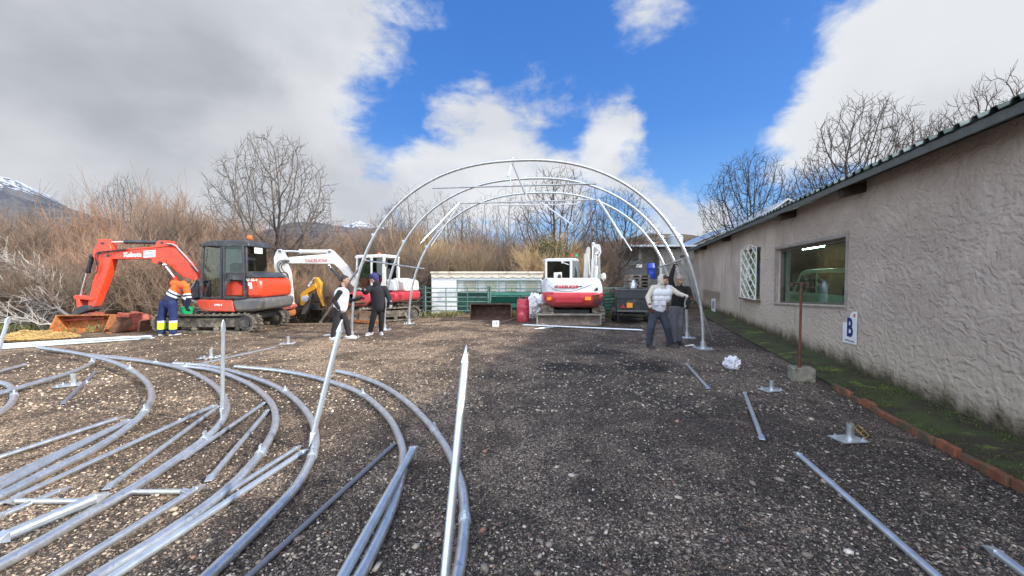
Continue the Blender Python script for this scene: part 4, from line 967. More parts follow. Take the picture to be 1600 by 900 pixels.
# tracks
xl, xr = G(236, 522).x, AT(397, 500, YN).x
zt_ = AT(380, 492, YN).z
L_ = xr-AT(236, 500, YN).x
track(rx, ((xr-L_/2), YN+.19, 0), (-1, 0, 0), L_, .38, .56, side=1)
track(rx, ((xr-L_/2), YN+1.62, 0), (-1, 0, 0), L_, .38, .56)
q = MB(); q.bb((xr-L_*.78, YN+.4, .28), (xr-L_*.22, YN+1.4, .52)); q.cyl((xr-L_*.5, YN+.9, .4), (xr-L_*.5, YN+.9, .72), .42, 28); q.build('undercarriage', mudtrack, rx, bevel=.02)
blx = xr-L_-.12
q = MB(); q.prism([(blx-.25, YN-.05, .04), (blx-.20, YN-.05, .36), (blx-.14, YN-.05, .36), (blx-.19, YN-.05, .04)], YB*1.85); q.bar((blx-.18, YN+.5, .2), (xr-L_*.7, YN+.5, .3), .1, .1); q.bar((blx-.18, YN+1.3, .2), (xr-L_*.7, YN+1.3, .3), .1, .1); q.build('dozer_blade', rust, rx, bevel=.01)
# lettering and sticker on the boom
white_l = mat('white_lettering', (.85, .85, .83), .45)
text('lettering', 'Kubota', .185, TM(AT(*c1(564, 170), 11.990), (1, 0, .02), (0, 0, 1)), white_l, boom, .003, 1.0, .008)
ext([(640, 142), (722, 136), (722, 184), (640, 191)], 11.990, 11.996, 'sticker', stickerw, boom, 0)
q = MB(); q.tube([AT(*c1(x, y), 11.986) for x, y in ((648, 154), (670, 148), (700, 143), (715, 150), (716, 166))], .008, 5)
for yy in (165, 172, 179): q.bar(AT(*c1(652, yy), 11.987), AT(*c1(708, yy-4), 11.987), .004, .012)
q.build('sticker_print', stickg, boom)

# ---------------------------------------------------------------- loose red bucket and small things beside it
bkt = empty('digger_bucket', G(206, 519), 'worn red digger bucket lying on its side next to the hi-vis man', 'bucket')
sh, sides, ed, Pf = bucket_mb(G(199, 519)+V((0, .15, 0)), (.45, .89, 0), (-.85, -.50, .05), .50, .52, .52, .02, False)
s0 = sh.build('shell', redrust, bkt)
for s_ in sides: s_.build('side_plate', rust if s_ is sides[0] else redrust, bkt)
ed.build('cutting_edge', orust, bkt)
q = MB(); a = G(200, 519)+V((-.02, .0, .47))
for dy in (-.2, .2): q.prism([a+V((-.12, dy, 0)), a+V((.20, dy+.05, -.02)), a+V((.22, dy+.05, .08)), a+V((-.06, dy, .14))], V((.0, .05, 0)))
q.bar(a+V((0, -.2, .08)), a+V((0, .3, .08)), .05, .05); q.bar(a+V((.19, -.2, .06)), a+V((.19, .25, .06)), .05, .05); q.build('mounting_ears', redrust, bkt, bevel=.008)
p = G(226, 517); q = MB(); q.caps(p+V((0, .5, .12)), p+V((.35, .4, .1)), .09, .07)
q.bar(p+V((-.2, .45, .09)), p+V((.45, .4, .09)), .25, .14); tag(q.build('steel_beam', orust, loc=p, bevel=.02), 'short rusty steel piece lying between the red bucket and the hi-vis man', 'scrap')
q = MB(); q.tube(spline([p+V((-.05, .55, .3)), p+V((.0, .5, .42)), p+V((.2, .5, .44)), p+V((.32, .5, .3)), p+V((.2, .5, .22)), p+V((.05, .5, .3))], 6), .022, 8); tag(q.build('coiled_hose', blackr, loc=p), 'black hose coil on top of the rusty piece beside the tracks', 'hose')
# straw heap
pp = G(55, 527); V_, F_ = [], []; sr_ = random.Random(9)
for _ in range(2600):
    a = sr_.uniform(0, 6.28); r_ = sr_.random()**.6; x = math.cos(a)*r_*1.05; y = math.sin(a)*r_*.5; z = (.10+.18*abs(noise.noise(V((x*2.3, y*2, 0)))))*(1-r_*r_)*sr_.uniform(.5, 1)+.01
    d = sr_.uniform(-.5, .5); L2 = sr_.uniform(.03, .09); c = V((x, y, z)); dv = V((math.cos(d), math.sin(d), sr_.uniform(-.3, .3)))*L2; wv = V((0, .004, .006)); k = len(V_)
    V_ += [tuple(pp+c-dv-wv), tuple(pp+c-dv+wv), tuple(pp+c+dv+wv), tuple(pp+c+dv-wv)]; F_.append((k, k+1, k+2, k+3))
q = MB(); q.v = V_; q.f = F_; q.sm = [False]*len(F_); q.ell(pp+V((0, 0, -.05)), (.80, .34, .12), None, 20, 10)
tag(q.build('straw_heap', mat('straw', (.50, .32, .11), .8, var=.4, varscale=30, bump=(60, 1., .02)), sharp=False, loc=pp), 'golden heap of wood shavings left of the orange bucket', 'heap', kind='stuff')

# ---------------------------------------------------------------- white excavator with red skirt (left of centre)
PB = Plane(AT(520, 450, 14.4), R(6)); yv = PB.n
def c2(x, y): return 400+x/5.293, 370+y/5.293
def tr2(pts, off=0): return [PB.pt(*c2(x, y), off) for x, y in pts]
wx = empty('excavator', AT(590, 500, 14.6).xy.to_3d(), 'white excavator with crimson skirt and its arm raised to the left behind the two men', 'excavator')
q = MB(); q.prism(tr2([(245, 185), (275, 168), (580, 142), (598, 112), (622, 108), (700, 190), (760, 255), (800, 320), (850, 385), (880, 430), (850, 450), (790, 400), (730, 320), (690, 270), (640, 225), (570, 225), (300, 222), (262, 222), (246, 205)]), yv*.26); bo = q.build('boom', whitep, wx, bevel=.025)
q = MB(); q.prism(tr2([(178, 105), (205, 105), (222, 130), (262, 205), (272, 262), (298, 530), (285, 550), (240, 515), (215, 480), (195, 380), (175, 290), (148, 262), (145, 175), (160, 130)], .02), yv*.22); sk = q.build('stick', whitep, wx, bevel=.02)
def pb(x, y, off=.1): return PB.pt(*c2(x, y), off)
cylinder_rod(wx, pb(610, 122), pb(365, 122), pb(205, 116), .07, .035, mt=whitep)
cylinder_rod(wx, pb(175, 265), pb(190, 380), pb(215, 475), .06, .03, mt=whitep)
cylinder_rod(wx, pb(700, 350, -.1), pb(625, 262, -.1), pb(605, 240, -.1), .05, .03)
for pts in (((250, 190), (200, 200), (175, 230), (190, 280), (230, 320), (250, 360)), ((260, 200), (220, 205), (190, 240), (205, 290), (245, 300), (270, 340)), ((262, 210), (235, 212), (210, 250), (235, 290), (262, 310), (285, 400))):
    hose(sk, [pb(x, y, -.04) for x, y in pts], .016)
for x, y in ((193, 118), (605, 122), (262, 200), (225, 490)):
    q = MB(); p_ = pb(x, y, -.05); q.cyl(p_, p_+yv*.36, .05, 14); q.build('pin', greyp, bo)
text('lettering', 'TAKEUCHI', .16, TM(pb(497, 198, -.012), PB.u+V((0, 0, .02)), (0, 0, 1)), mat('pink_lettering', (.55, .18, .2), .5), bo, .002, 1.05, .004)
q = MB(); q.prism([pb(x, y, -.05) for x, y in ((225, 470), (262, 500), (290, 560), (270, 570), (238, 535), (215, 500))], yv*.34); q.build('link', whitep, wx, bevel=.01)
q = MB(); q.prism([pb(x, y, -.1) for x, y in ((180, 555), (205, 515), (262, 535), (295, 580), (280, 600), (205, 600))], yv*.5)
cp = q.build('quick_coupler', mat('faded_red', (.42, .10, .07), .6, var=.3, dirt_shade=((.25, .15, .1), .4, 10)), wx, bevel=.015)
sh, sides, ed, _ = bucket_mb(pb(235, 672, .2), (.1, .99, 0), (-.6, .3, .1), .7, .5, .38, .02, True)
bb_ = sh.build('bucket', orust, wx)
for s_ in sides: s_.build('side_plate', orust, bb_)
ed.build('cutting_edge', rust, bb_)
# undercarriage turned towards the camera's left
fy = R(212); ff = V((math.cos(fy), math.sin(fy), 0)); fs2 = ff.cross(V((0, 0, 1)))
cc_ = V((AT(600, 480, 14.9).x, 14.9, 0))
track(wx, cc_+fs2*-.72, ff, 2.3, .38, .52, side=-1); track(wx, cc_+fs2*.72, ff, 2.3, .38, .52, side=1)
q = MB(); q.cyl(cc_+V((0, 0, .35)), cc_+V((0, 0, .72)), .42, 24); q.box(cc_+V((0, 0, .38)), (1.4, 1.1, .2), Matrix.Rotation(fy, 3, 'Z')); q.build('undercarriage', mudtrack, wx, bevel=.02)
a, b = G(537, 504), G(641, 503)-V((0, -.1, 0)); a = AT(541, 495, 13.6); b = AT(584, 495, 13.4)
bl0, bl1 = V((AT(535, 490, 13.9).x, 13.9, .04)), V((AT(598, 490, 13.1).x, 13.1, .04)); nn = (bl1-bl0).normalized().cross(V((0, 0, 1)))
q = MB(); prf = [(0, 0), (.05, .08), (.09, .22), (.05, .36), (.0, .40), (-.04, .40), (.03, .22), (-.02, .08), (-.04, 0)]
q.prism([bl0+nn*-x+V((0, 0, z)) for x, z in prf], bl1-bl0)
bld_ = q.build('dozer_blade', mat('tan_steel', (.33, .23, .15), .7, var=.25, dirt_shade=((.20, .08, .04), .4, 6)), wx)
q = MB(); q.bar(bl0+V((0, 0, .03))+nn*.02, bl1+V((0, 0, .03))+nn*.02, .04, .09); q.build('cutting_edge', orust, bld_)
q = MB(); q.bar(bl0.lerp(bl1, .3)+V((0, 0, .2)), cc_+fs2*-.35+V((0, 0, .3)), .1, .1); q.bar(bl0.lerp(bl1, .7)+V((0, 0, .2)), cc_+fs2*.35+V((0, 0, .3)), .1, .1); q.build('blade_arm', mudtrack, bld_)
# upper structure : body frame yawed
HY = R(-14)   # local x to the rear of the machine
hu = V((math.cos(HY), math.sin(HY), 0)); hv = V((-math.sin(HY), math.cos(HY), 0)); hc = V((AT(606, 450, 14.7).x, 14.7, 0))
def H(u, v, z): return hc+hu*u+hv*v+V((0, 0, z))
def hbox(u0, u1, v0, v1, z0, z1, name, m, parent, bv=.03):
    q = MB(); q.prism([H(u0, v0, z0), H(u1, v0, z0), H(u1, v1, z0), H(u0, v1, z0)], V((0, 0, z1-z0))); return q.build(name, m, parent, bevel=bv)
def hprism(pts, v0, v1, name, m, parent, bv=.03):
    q = MB(); q.prism([H(u, v0, z) for u, z in pts], hv*(v1-v0)); return q.build(name, m, parent, bevel=bv)
hprism([(-.95, .72), (.80, .72), (.90, .85), (.90, 1.06), (.72, 1.10), (.45, 1.05), (.25, .98), (-.95, .98)], -.92, .92, 'skirt', redp2, wx, .06)
hprism([(.25, 1.0), (.72, 1.10), (.88, 1.08), (.84, 1.5), (.3, 1.6)], -.2, .9, 'engine_cover', whitep, wx, .08)
hprism([(-.95, .95), (.25, .97), (.2, 1.08), (-.95, 1.05)], -.9, .9, 'deck', darkp, wx, .02)
q = MB(); p_ = AT(560, 466, 13.75)
q.cyl(p_+V((-.28, .0, .0)), p_+V((-.28, .5, 0)), .2, 16); q.prism([p_+V((x, 0, z)) for x, z in ((-.45, -.28), (.25, -.28), (.45, -.1), (.4, .2), (-.2, .25), (-.5, .05))], V((0, .6, 0)))
sw = q.build('swing_post', redp2, wx, bevel=.04)
q = MB(); q.cyl(p_+V((-.05, -.03, -.02)), p_+V((-.05, .1, -.02)), .13, 14); q.cyl(p_+V((.1, -.05, .05)), p_+V((.1, .1, .05)), .07, 12); q.cyl(p_+V((-.3, -.05, -.15)), p_+V((.25, -.05, -.15)), .05, 10); q.build('swing_cylinder', rust, sw)
# cab of pale pillars
cabw = hprism([(-.82, 2.36), (-.76, 2.43), (.35, 2.45), (.44, 2.40), (.44, 2.33), (-.82, 2.31)], -.86, .14, 'cab_roof', whitep, wx, .03)
def hp(a, b, wd, nm='pillar', m=None, par=None):
    q = MB(); q.bar(H(*a), H(*b), wd, wd, tuple(hv)); return q.build(nm, m or whitep, par or cabw, bevel=.015)
for v_ in (-.83, .11):
    hp((-.80, v_, 1.0), (-.72, v_, 2.34), .06, m=whitep); hp((-.12, v_, 1.0), (-.12, v_, 2.34), .08); hp((.34, v_, 1.75), (.38, v_, 2.34), .08)
    hprism([(.44, 2.0), (.44, 1.6), (.50, 1.05), (.02, 1.05), (.18, 1.2), (.30, 1.5), (.32, 2.0)], v_-.035, v_+.035, 'rear_corner', whitep, cabw, .02)
for v_ in (-.85, .12):
    q = MB(); q.prism([H(-.76, v_, 1.1), H(-.14, v_, 1.05), H(-.14, v_, 2.3), H(-.70, v_, 2.3)], hv*.008); q.build('side_glass', glsc, cabw)
    q = MB(); q.prism([H(-.10, v_, 1.08), H(.05, v_, 1.08), H(.28, v_, 1.5), H(.34, v_, 2.3), H(-.10, v_, 2.3)], hv*.008); q.build('side_glass', glsd, cabw)
q = MB(); q.prism([H(-.79, -.8, 1.1), H(-.79, .08, 1.1), H(-.72, .08, 2.3), H(-.72, -.8, 2.3)], hu*.008); q.build('windscreen', glsc, cabw)
hbox(-.3, .2, -.6, -.1, 1.05, 1.35, 'seat_base', blackr, cabw, .04); hbox(.05, .2, -.6, -.1, 1.35, 1.95, 'seat', blackr, cabw, .05)
q = MB(); q.caps(H(-.5, -.5, 1.05), H(-.52, -.5, 1.5), .03, .03); q.caps(H(-.5, -.2, 1.05), H(-.52, -.2, 1.5), .03, .03); q.build('controls', blackr, cabw)
q = MB(); q.bb(H(.5, -.9, 1.25), H(.85, -.85, 1.45)) if False else q.prism([H(.5, -.86, 1.15), H(.82, -.86, 1.15), H(.78, -.86, 1.5), H(.5, -.86, 1.55)], hv*.3); q.build('side_cover', whiteg, wx, bevel=.03)
q = MB(); q.lathe(H(-.1, -.4, 2.44), [(0, 0), (.06, 0), (.06, .07), (.03, .1), (0, .1)], 12); q.build('beacon', bc, cabw)

# ---------------------------------------------------------------- white and red excavator seen from behind (right of centre)
def c4(x, y): return 820+x/5.627, 370+y/5.627
rxx = empty('excavator', V((AT(900, 500, 13.6).x, 13.6, 0)), 'white and red excavator seen from behind with its blade towards the yard', 'excavator')
YR = 12.9
def pr4(pts, Y0, dep, name, m, parent, bv=.03):
    q = MB(); q.prism([AT(*c4(x, y), Y0) for x, y in pts], V((0, dep, 0))); return q.build(name, m, parent, bevel=bv)
def loft4(rows, name, m, parent, n=28):
    """stack of rounded horizontal slices: (y_px, x_left, x_right, Y_front, depth)"""
    vs = []
    for (y, xl_, xr_, Yf, dep) in rows:
        a = AT(*c4(xl_, y), Yf); b = AT(*c4(xr_, y), Yf); cx_ = (a.x+b.x)/2; hw = (b.x-a.x)/2
        for k in range(n):
            t = 2*math.pi*k/n; cs, sn = math.cos(t), math.sin(t); e = .38
            vs.append(V((cx_+hw*abs(cs)**e*(1 if cs > 0 else -1), Yf+dep/2+dep/2*abs(sn)**e*(1 if sn > 0 else -1), a.z)))
    m_ = len(rows); fs = [(i*n+k, (i+1)*n+k, (i+1)*n+(k+1) % n, i*n+(k+1) % n) for i in range(m_-1) for k in range(n)]
    q = MB(); q.add(vs, fs, True); q.f += [tuple(range(n)), tuple(range(m_*n-1, (m_-1)*n-1, -1))]; q.sm += [False, False]
    return q.build(name, m, parent)
loft4([(362, 215, 640, YR+.25, 1.3), (368, 195, 672, YR+.08, 1.6), (390, 182, 690, YR, 1.8), (440, 178, 706, YR-.05, 1.9), (500, 176, 712, YR-.07, 1.95)], 'engine_cover', whiteg, rxx)
skr = loft4([(490, 180, 712, YR-.10, 1.98), (503, 174, 716, YR-.12, 2.0), (560, 178, 714, YR-.12, 2.0), (600, 200, 690, YR-.05, 1.9), (622, 240, 650, YR+.1, 1.7)], 'counterweight', redp2, rxx)
cov = rxx
for (x0, y0, x1, y1, nm, m_, d) in ((196, 530, 234, 558, 'reflector', mat('orange_reflector', (.85, .30, .04), .3), .02), (530, 528, 582, 558, 'reflector', mat('orange_reflector', (.85, .30, .04), .3), .02)):
    pr4([(x0, y0), (x1, y0), (x1, y1), (x0, y1)], YR-.14, d+.05, nm, m_, skr, .004)
pr4([(272, 532), (510, 530), (505, 580), (270, 580)], YR-.125, .05, 'recess_panel', mat('deep_crimson', (.36, .02, .035), .45, var=.1), skr, .01)
for k in range(4):
    y = 515+k*20; pr4([(598+k*3, y), (690-k*4, y-14+k*3), (690-k*4, y-7+k*3), (598+k*3, y+7)], YR-.135, .06, 'vent_slot', blackr, skr, 0)
pr4([(610, 472), (640, 440), (648, 472)], YR-.06, .04, 'warning_triangle', blackr, rxx, .003)
pr4([(258, 436), (290, 434), (290, 446), (262, 447)], YR-.055, .04, 'emblem_bar', greyp, rxx, 0); pr4([(460, 432), (505, 430), (505, 440), (462, 444)], YR-.055, .04, 'emblem_bar', greyp, rxx, 0)
text('lettering', 'TAKEUCHI', .125, TM(AT(*c4(370, 440), YR-.07), (1, 0, 0), (0, 0, 1)), mat('crimson_lettering', (.5, .03, .05), .5), rxx, .01, 1.25, .005)
text('lettering', 'TB290', .07, TM(AT(*c4(222, 492), YR-.10), (1, 0, 0), (0, 0, 1)), mat('crimson_lettering', (.5, .03, .05), .5), rxx, .01, 1.2, .002)
q = MB(); q.tube(spline([AT(*c4(x, y), YR-.06) for x, y in ((205, 425), (260, 462), (340, 478), (430, 476), (520, 445), (600, 415))], 6), .008, 6); q.build('panel_seam', greyp, rxx)
q = MB(); p_ = AT(*c4(370, 398), YR+.12); q.ell(p_, (.06, .06, .05)); q.build('filler_cap', blackr, rxx); q = MB(); p_ = AT(*c4(305, 375), YR+.25); q.caps(p_, p_+V((0, 0, .12)), .07, .06); q.build('exhaust', blackr, rxx)
# cab
cr = pr4([(178, 200), (190, 190), (400, 186), (462, 190), (474, 205), (474, 214), (178, 212)], YR+.25, 1.35, 'cab_roof', whiteg, rxx, .03)
for (x0, x1) in ((178, 196), (396, 418)):
    for Y_ in (YR+.25, YR+1.5):
        sh_ = 0 if Y_ < YR+1 else (58 if x0 > 300 else 75)
        pr4([(x0+sh_, 205), (x1+sh_-6*(sh_ > 0), 205), (x1+sh_+6*(sh_ > 0), 400), (x0+sh_, 400)], Y_, .09, 'pillar', whiteg, cr, .015)
pr4([(182, 362), (412, 362), (412, 395), (182, 395)], YR+.25, .08, 'lower_frame', whiteg, cr, .015)
pr4([(194, 206), (398, 206), (398, 216), (194, 216)], YR+.25, .07, 'upper_frame', whiteg, cr, .01)
q = MB(); q.prism([AT(*c4(x, y), YR+.29) for x, y in ((196, 210), (398, 210), (398, 364), (196, 364))], V((0, .008, 0))); q.build('rear_glass', glsd, cr)
q = MB(); q.prism([AT(*c4(x, y), YR+1.52) for x, y in ((270, 215), (465, 215), (465, 380), (270, 380))], V((0, .008, 0))); q.build('windscreen', glsc, cr)
q = MB(); a = AT(*c4(418, 206), YR+.3); a2 = AT(*c4(418, 385), YR+.3); a3 = AT(*c4(474, 206), YR+1.55); q.prism([a, a2, V((a3.x+.06, YR+1.55, a2.z)), V((a3.x, YR+1.55, a.z))], V((.008, 0, 0))); q.build('side_glass', glsd, cr)
pr4([(250, 255), (330, 250), (345, 365), (245, 365)], YR+.6, .15, 'seat', blackr, cr, .05)
pr4([(255, 315), (325, 310), (327, 362), (257, 362)], YR+.275, .006, 'paper_notice', stickerw, cr, 0)
q = MB(); q.tube([AT(*c4(x, y), YR+.26) for x, y in ((360, 205), (330, 225), (385, 245))], .018, 6); q.cyl(AT(*c4(322, 228), YR+.22), AT(*c4(338, 222), YR+.22), .04, 10); q.build('work_light', whiteg, cr)
q = MB(); p_ = AT(*c4(422, 165), YR+.8); q.cyl(p_+V((-.05, 0, -.04)), p_+V((-.05, 0, .03)), .05, 12); q.build('beacon', mat('red_lens', (.6, .05, .03), .3), cr)
q = MB(); p_ = AT(*c4(452, 162), YR+.8); q.cyl(p_+V((0, 0, -.05)), p_+V((0, 0, .04)), .055, 12); q.build('beacon', mat('green_lens', (.02, .4, .15), .3), cr)
# folded boom in front of the machine (beyond)
pb4 = lambda x, y, Y: AT(*c4(x, y), Y)
q = MB(); q.prism([pb4(x, y, 14.9) for x, y in ((585, 372), (600, 60), (660, 66), (668, 380))], V((0, .35, 0))); b4 = q.build('boom', mat('plain_grey_steel', (.33, .35, .35), .5, var=.15), rxx, bevel=.02)  # boom in mid grey, darker than the white stick
q = MB(); q.prism([pb4(x, y, 15.0) for x, y in ((520, 365), (548, 120), (560, 88), (575, 92), (572, 200), (560, 365))], V((0, .3, 0))); q.build('stick', whitep, rxx, bevel=.02)
cylinder_rod(rxx, pb4(590, 370, 14.7), pb4(598, 200, 14.7), pb4(602, 60, 14.7), .06, .04, mt=whitep); cylinder_rod(rxx, pb4(622, 372, 14.6), pb4(628, 260, 14.6), pb4(632, 150, 14.6), .06, .035, mt=whitep)
q = MB()
for a, b in (((600, 55), (610, 80)), ((610, 80), (660, 75)), ((655, 70), (665, 130)), ((560, 90), (545, 120)), ((530, 150), (526, 365)), ((545, 160), (545, 365))): q.bar(pb4(*a, 14.75), pb4(*b, 14.75), .05, .05)
q.build('linkage', whitep, b4, bevel=.006)
for pts in (((612, 62), (640, 90), (650, 120), (620, 150), (612, 200)), ((600, 70), (635, 100), (668, 125), (655, 160), (640, 180)), ((575, 110), (562, 150), (566, 250), (572, 340)), ((668, 330), (690, 345), (705, 350), (690, 392))): hose(b4, [pb4(x, y, 14.6) for x, y in pts], .018, whitep)
q = MB(); p_ = pb4(692, 350, 14.2); q.ell(p_, (.09, .1, .14)); q.build('mirror', whitep, rxx)
# blade and tracks
bz = AT(*c4(100, 785), 12.72).z
q = MB(); x0, x1 = AT(*c4(102, 700), 12.72).x, AT(*c4(672, 700), 12.72).x; zt2 = AT(*c4(102, 682), 12.72).z
q.prism([(x0, 12.72, .02), (x0, 12.80, .10), (x0, 12.84, zt2*.5), (x0, 12.80, zt2*.85), (x0, 12.72, zt2), (x0, 12.80, zt2+.02), (x0, 12.92, zt2*.8), (x0, 12.95, zt2*.4), (x0, 12.90, .02)], V((x1-x0, 0, 0)))
b5 = q.build('dozer_blade', mat('brown_grey_steel', (.15, .12, .10), .7, .1, var=.3, dirt_shade=((.26, .21, .17), .4, 7)), rxx)
q = MB(); q.bar((x0-.02, 12.70, zt2+.0), (x1+.02, 12.70, zt2-.01), .05, .05); q.bar((x0+.02, 12.70, .05), (x0+.02, 12.70, zt2), .03, .04); q.bar((x1-.02, 12.70, .05), (x1-.02, 12.70, zt2), .04, .06); q.build('blade_rim', mat('grey_brown_edge', (.24, .22, .20), .6, .2, var=.2), b5)
xm = (x0+x1)/2+.2
for dx in (-.62, .62): q = MB(); q.bar((xm+dx*.6, 12.9, .25), (xm+dx*.6, 13.6, .35), .14, .14); q.build('blade_arm', mudtrack, b5)
track(rxx, (xm-.86, 14.3, 0), (0, -1, 0), 2.6, .42, .60); track(rxx, (xm+.86, 14.3, 0), (0, -1, 0), 2.6, .42, .60)
q = MB(); q.bb((xm-.6, 13.3, .28), (xm+.6, 15.2, .5)); q.cyl((xm, 14.2, .4), (xm, 14.2, .82), .5, 24); q.build('undercarriage', darkp, rxx)

# ---------------------------------------------------------------- yellow backhoe arm
yel = mat('yellow_paint', (.70, .33, .02), .45, var=.1, dirt_shade=((.35, .2, .05), .25, 7)); YY = 15.6
ya = empty('backhoe_arm', V((AT(485, 470, YY).x, YY, 0)), 'small yellow backhoe arm parked between the two excavators', 'digger arm')
def t2(pts, Y): return [AT(*c2(x, y), Y) for x, y in pts]
q = MB(); q.prism(t2([(362, 480), (375, 462), (440, 415), (455, 400), (490, 385), (500, 420), (480, 440), (420, 470), (410, 545), (395, 568), (365, 570)], YY), V((0, .22, 0))); q.build('boom', yel, ya, bevel=.02)
q = MB(); q.prism(t2([(478, 335), (500, 335), (535, 380), (530, 470), (562, 575), (548, 575), (505, 470), (488, 400)], YY+.05), V((0, .2, 0))); q.build('stick', yel, ya, bevel=.02)
q = MB(); p_ = AT(*c2(403, 512), YY-.02); q.cyl(p_, p_+V((0, .1, 0)), .14, 18); q.build('pivot_plate', whiteg, ya)
cylinder_rod(ya, AT(*c2(435, 405), YY), AT(*c2(455, 375), YY), AT(*c2(480, 345), YY), .035, .02, mt=whiteg)
q = MB(); q.prism(t2([(370, 640), (415, 510), (450, 470), (460, 480), (430, 600), (400, 645)], YY+.1), V((0, .25, 0))); q.build('stabiliser', greyp, ya, bevel=.01)
sh, sides, ed, _ = bucket_mb(V((AT(510, 490, YY+.2).x, YY+.3, .30)), (1, .1, 0), (-.1, -1, 0), .42, .4, .55, .02, False)
yb = sh.build('bucket', rust, ya)
for s_ in sides: s_.build('side_plate', rust, yb)
q = MB(); q.bb((AT(455, 490, YY).x, YY+.3, .25), (AT(500, 490, YY).x, YY+.9, .5)); q.bb((AT(457, 490, YY).x, YY+.5, 0), (AT(462, 490, YY).x, YY+.6, .3)); q.bb((AT(492, 490, YY).x, YY+.5, 0), (AT(497, 490, YY).x, YY+.6, .3)); q.build('base_frame', darkp, ya, bevel=.02)

# ================================================================== BACK ROW
def c3(x, y): return 640+x/6.427, 380+y/6.427
def A3(x, y, Y): return AT(*c3(x, y), Y)
YK = 17.0
box = empty('animal_shelter', V((A3(780, 700, YK).x, YK, 0)), 'long white livestock shelter with a scalloped tile edge and an open front', 'shelter')
xL, xR, xO = A3(220, 500, YK).x, A3(1338, 500, YK).x, A3(468, 500, YK).x
zT, zB, zO = A3(220, 300, YK).z, A3(220, 750, YK).z, A3(600, 372, YK).z
zB = .0; q = MB(); q.bb((xL, YK, zB), (xO, YK+2.2, zO)); q.bb((xL, YK, zO), (xR, YK+.06, zT)); q.bb((xR-.06, YK, 0), (xR, YK+2.2, zT)); q.bb((xO, YK+2.14, 0), (xR-.06, YK+2.2, zT)); q.bb((xL, YK+.06, zO), (xR-.06, YK+2.2, zT-.02))
q.bb((xO, YK+.22, A3(500, 490, YK).z), (xR-.06, YK+.26, zO))
sb = q.build('body', mat('white_panel', (.84, .86, .86), .5, var=.04, dirt_shade=((.55, .52, .45), .2, 3)), box, bevel=.01)
q = MB(); n = 11; q.bb((xL-.03, YK-.1, zT-.01), (xR+.03, YK+2.2, zT+.07))
for k in range(n*10):      # scalloped lower rim of the roof
    u0 = k/(n*10); d = .06*abs(math.sin((u0*n)*math.pi)); xx = xL+(xR-xL)*u0; q.bb((xx, YK-.06, zT-.16-d), (xx+(xR-xL)/(n*10), YK-.02, zT+.0))
q.build('roof_edge', mat('cream_tile', (.72, .64, .52), .6, var=.1, dirt_shade=((.45, .34, .25), .28, 4)), box)
for k in range(4):
    xa = xO+.1+(xR-xO-.2)*k/4; xb = xO-.1+(xR-xO-.2)*(k+1)/4+.1
    q = MB(); q.bb((xa+.25, YK+.17, A3(500, 484, YK).z), (xb-.05, YK+.215, zO-.06)); q.build('wall_panel', mat('cream_panel', (.58, .56, .45), .6, var=.1), box, bevel=.02)
q = MB()
xg0, xg1, zg0, zg1 = A3(475, 400, YK-.2).x, A3(1322, 400, YK-.2).x, A3(500, 488, YK-.2).z, A3(500, 375, YK-.2).z
for z_ in (zg0, zg1, (zg0+zg1)/2+.02, (zg0+zg1)/2+.12): q.bar((xg0, YK-.2, z_), (xg1, YK-.2, z_), .03, .03 if z_ in (zg0, zg1) else .014)
for k in range(5): xx = xg0+(xg1-xg0)*k/4; q.bar((xx, YK-.2, zg0), (xx, YK-.2, zg1), .03, .03)
q.build('front_bars', greeng, box)
q = MB(); q.bb((xO+.02, YK+.3, 0), (xR-.1, YK+.36, zg0-.02)); q.build('green_board', mat('dark_green_sheet', (.012, .07, .055), .6, var=.3), box)
man = empty('feed_trough', V((A3(950, 600, 16.6).x, 16.6, 0)), 'dark green metal feed trough standing behind the gate and the rusty shovel', 'trough')
q = MB(); q.prism([V((A3(800, 560, 16.5).x, y, z)) for y, z in ((16.5, .85), (16.55, .95), (16.9, .95), (16.9, .55), (16.62, .55))], V((A3(1240, 560, 16.5).x-A3(800, 560, 16.5).x, 0, 0))); q.build('trough_body', greenp, man, bevel=.01)
q = MB()
for x_ in (820, 1020, 1220): q.bar((A3(x_, 600, 16.7).x, 16.7, 0), (A3(x_, 600, 16.7).x, 16.7, .6), .05, .05)
q.bb((A3(1000, 600, 16.7).x, 16.65, .30), (A3(1240, 600, 16.7).x, 16.75, .5)); q.build('leg_frame', greenp, man)
def gate(name, x0, x1, Y0, Y1, z1, nrail, verts, label, m=greeng, z0=.22):
    a, b = V((x0, Y0, 0)), V((x1, Y1, 0)); g = empty(name, a, label, 'gate', 'green livestock gates along the back')
    q = MB()
    for k in range(nrail): z = z0+(z1-z0)*k/(nrail-1); q.cyl(a+V((0, 0, z)), b+V((0, 0, z)), .021, 8)
    q.build('rails', m, g); q = MB()
    for u in verts: p = a.lerp(b, u); q.cyl(p+V((0, 0, z0)), p+V((0, 0, z1)), .019, 8)
    q.build('uprights', m, g)
    for p in (a, b):
        q = MB(); q.cyl(p, p+V((0, 0, z1+.1)), .04, 10); q.build('post', m, g)
zg = A3(400, 452, 16).z
gx = lambda px, Y=16.: AT(px, 470, Y).x
gate('livestock_gate', gx(594), gx(661), 16.2, 16.1, zg-.02, 6, (.5,), 'green tubular gate left of the white shelter, behind the third arch foot')
gate('livestock_gate', gx(664), gx(763), 16.05, 16.0, zg, 6, (.33, .67), 'green tubular gate in front of the white end of the shelter')
gate('livestock_gate', gx(766), gx(850), 16.0, 16.0, zg-.02, 3, (.0, .40, .83), 'green tubular gate before the trough, left of the rear-facing excavator', z0=zg-.34)
gate('livestock_gate', gx(940), gx(978), 16.0, 16.2, zg, 5, (.3,), 'green tubular gate between the rear-facing excavator and the trailer')
q = MB(); a = gx(942, 15.6)
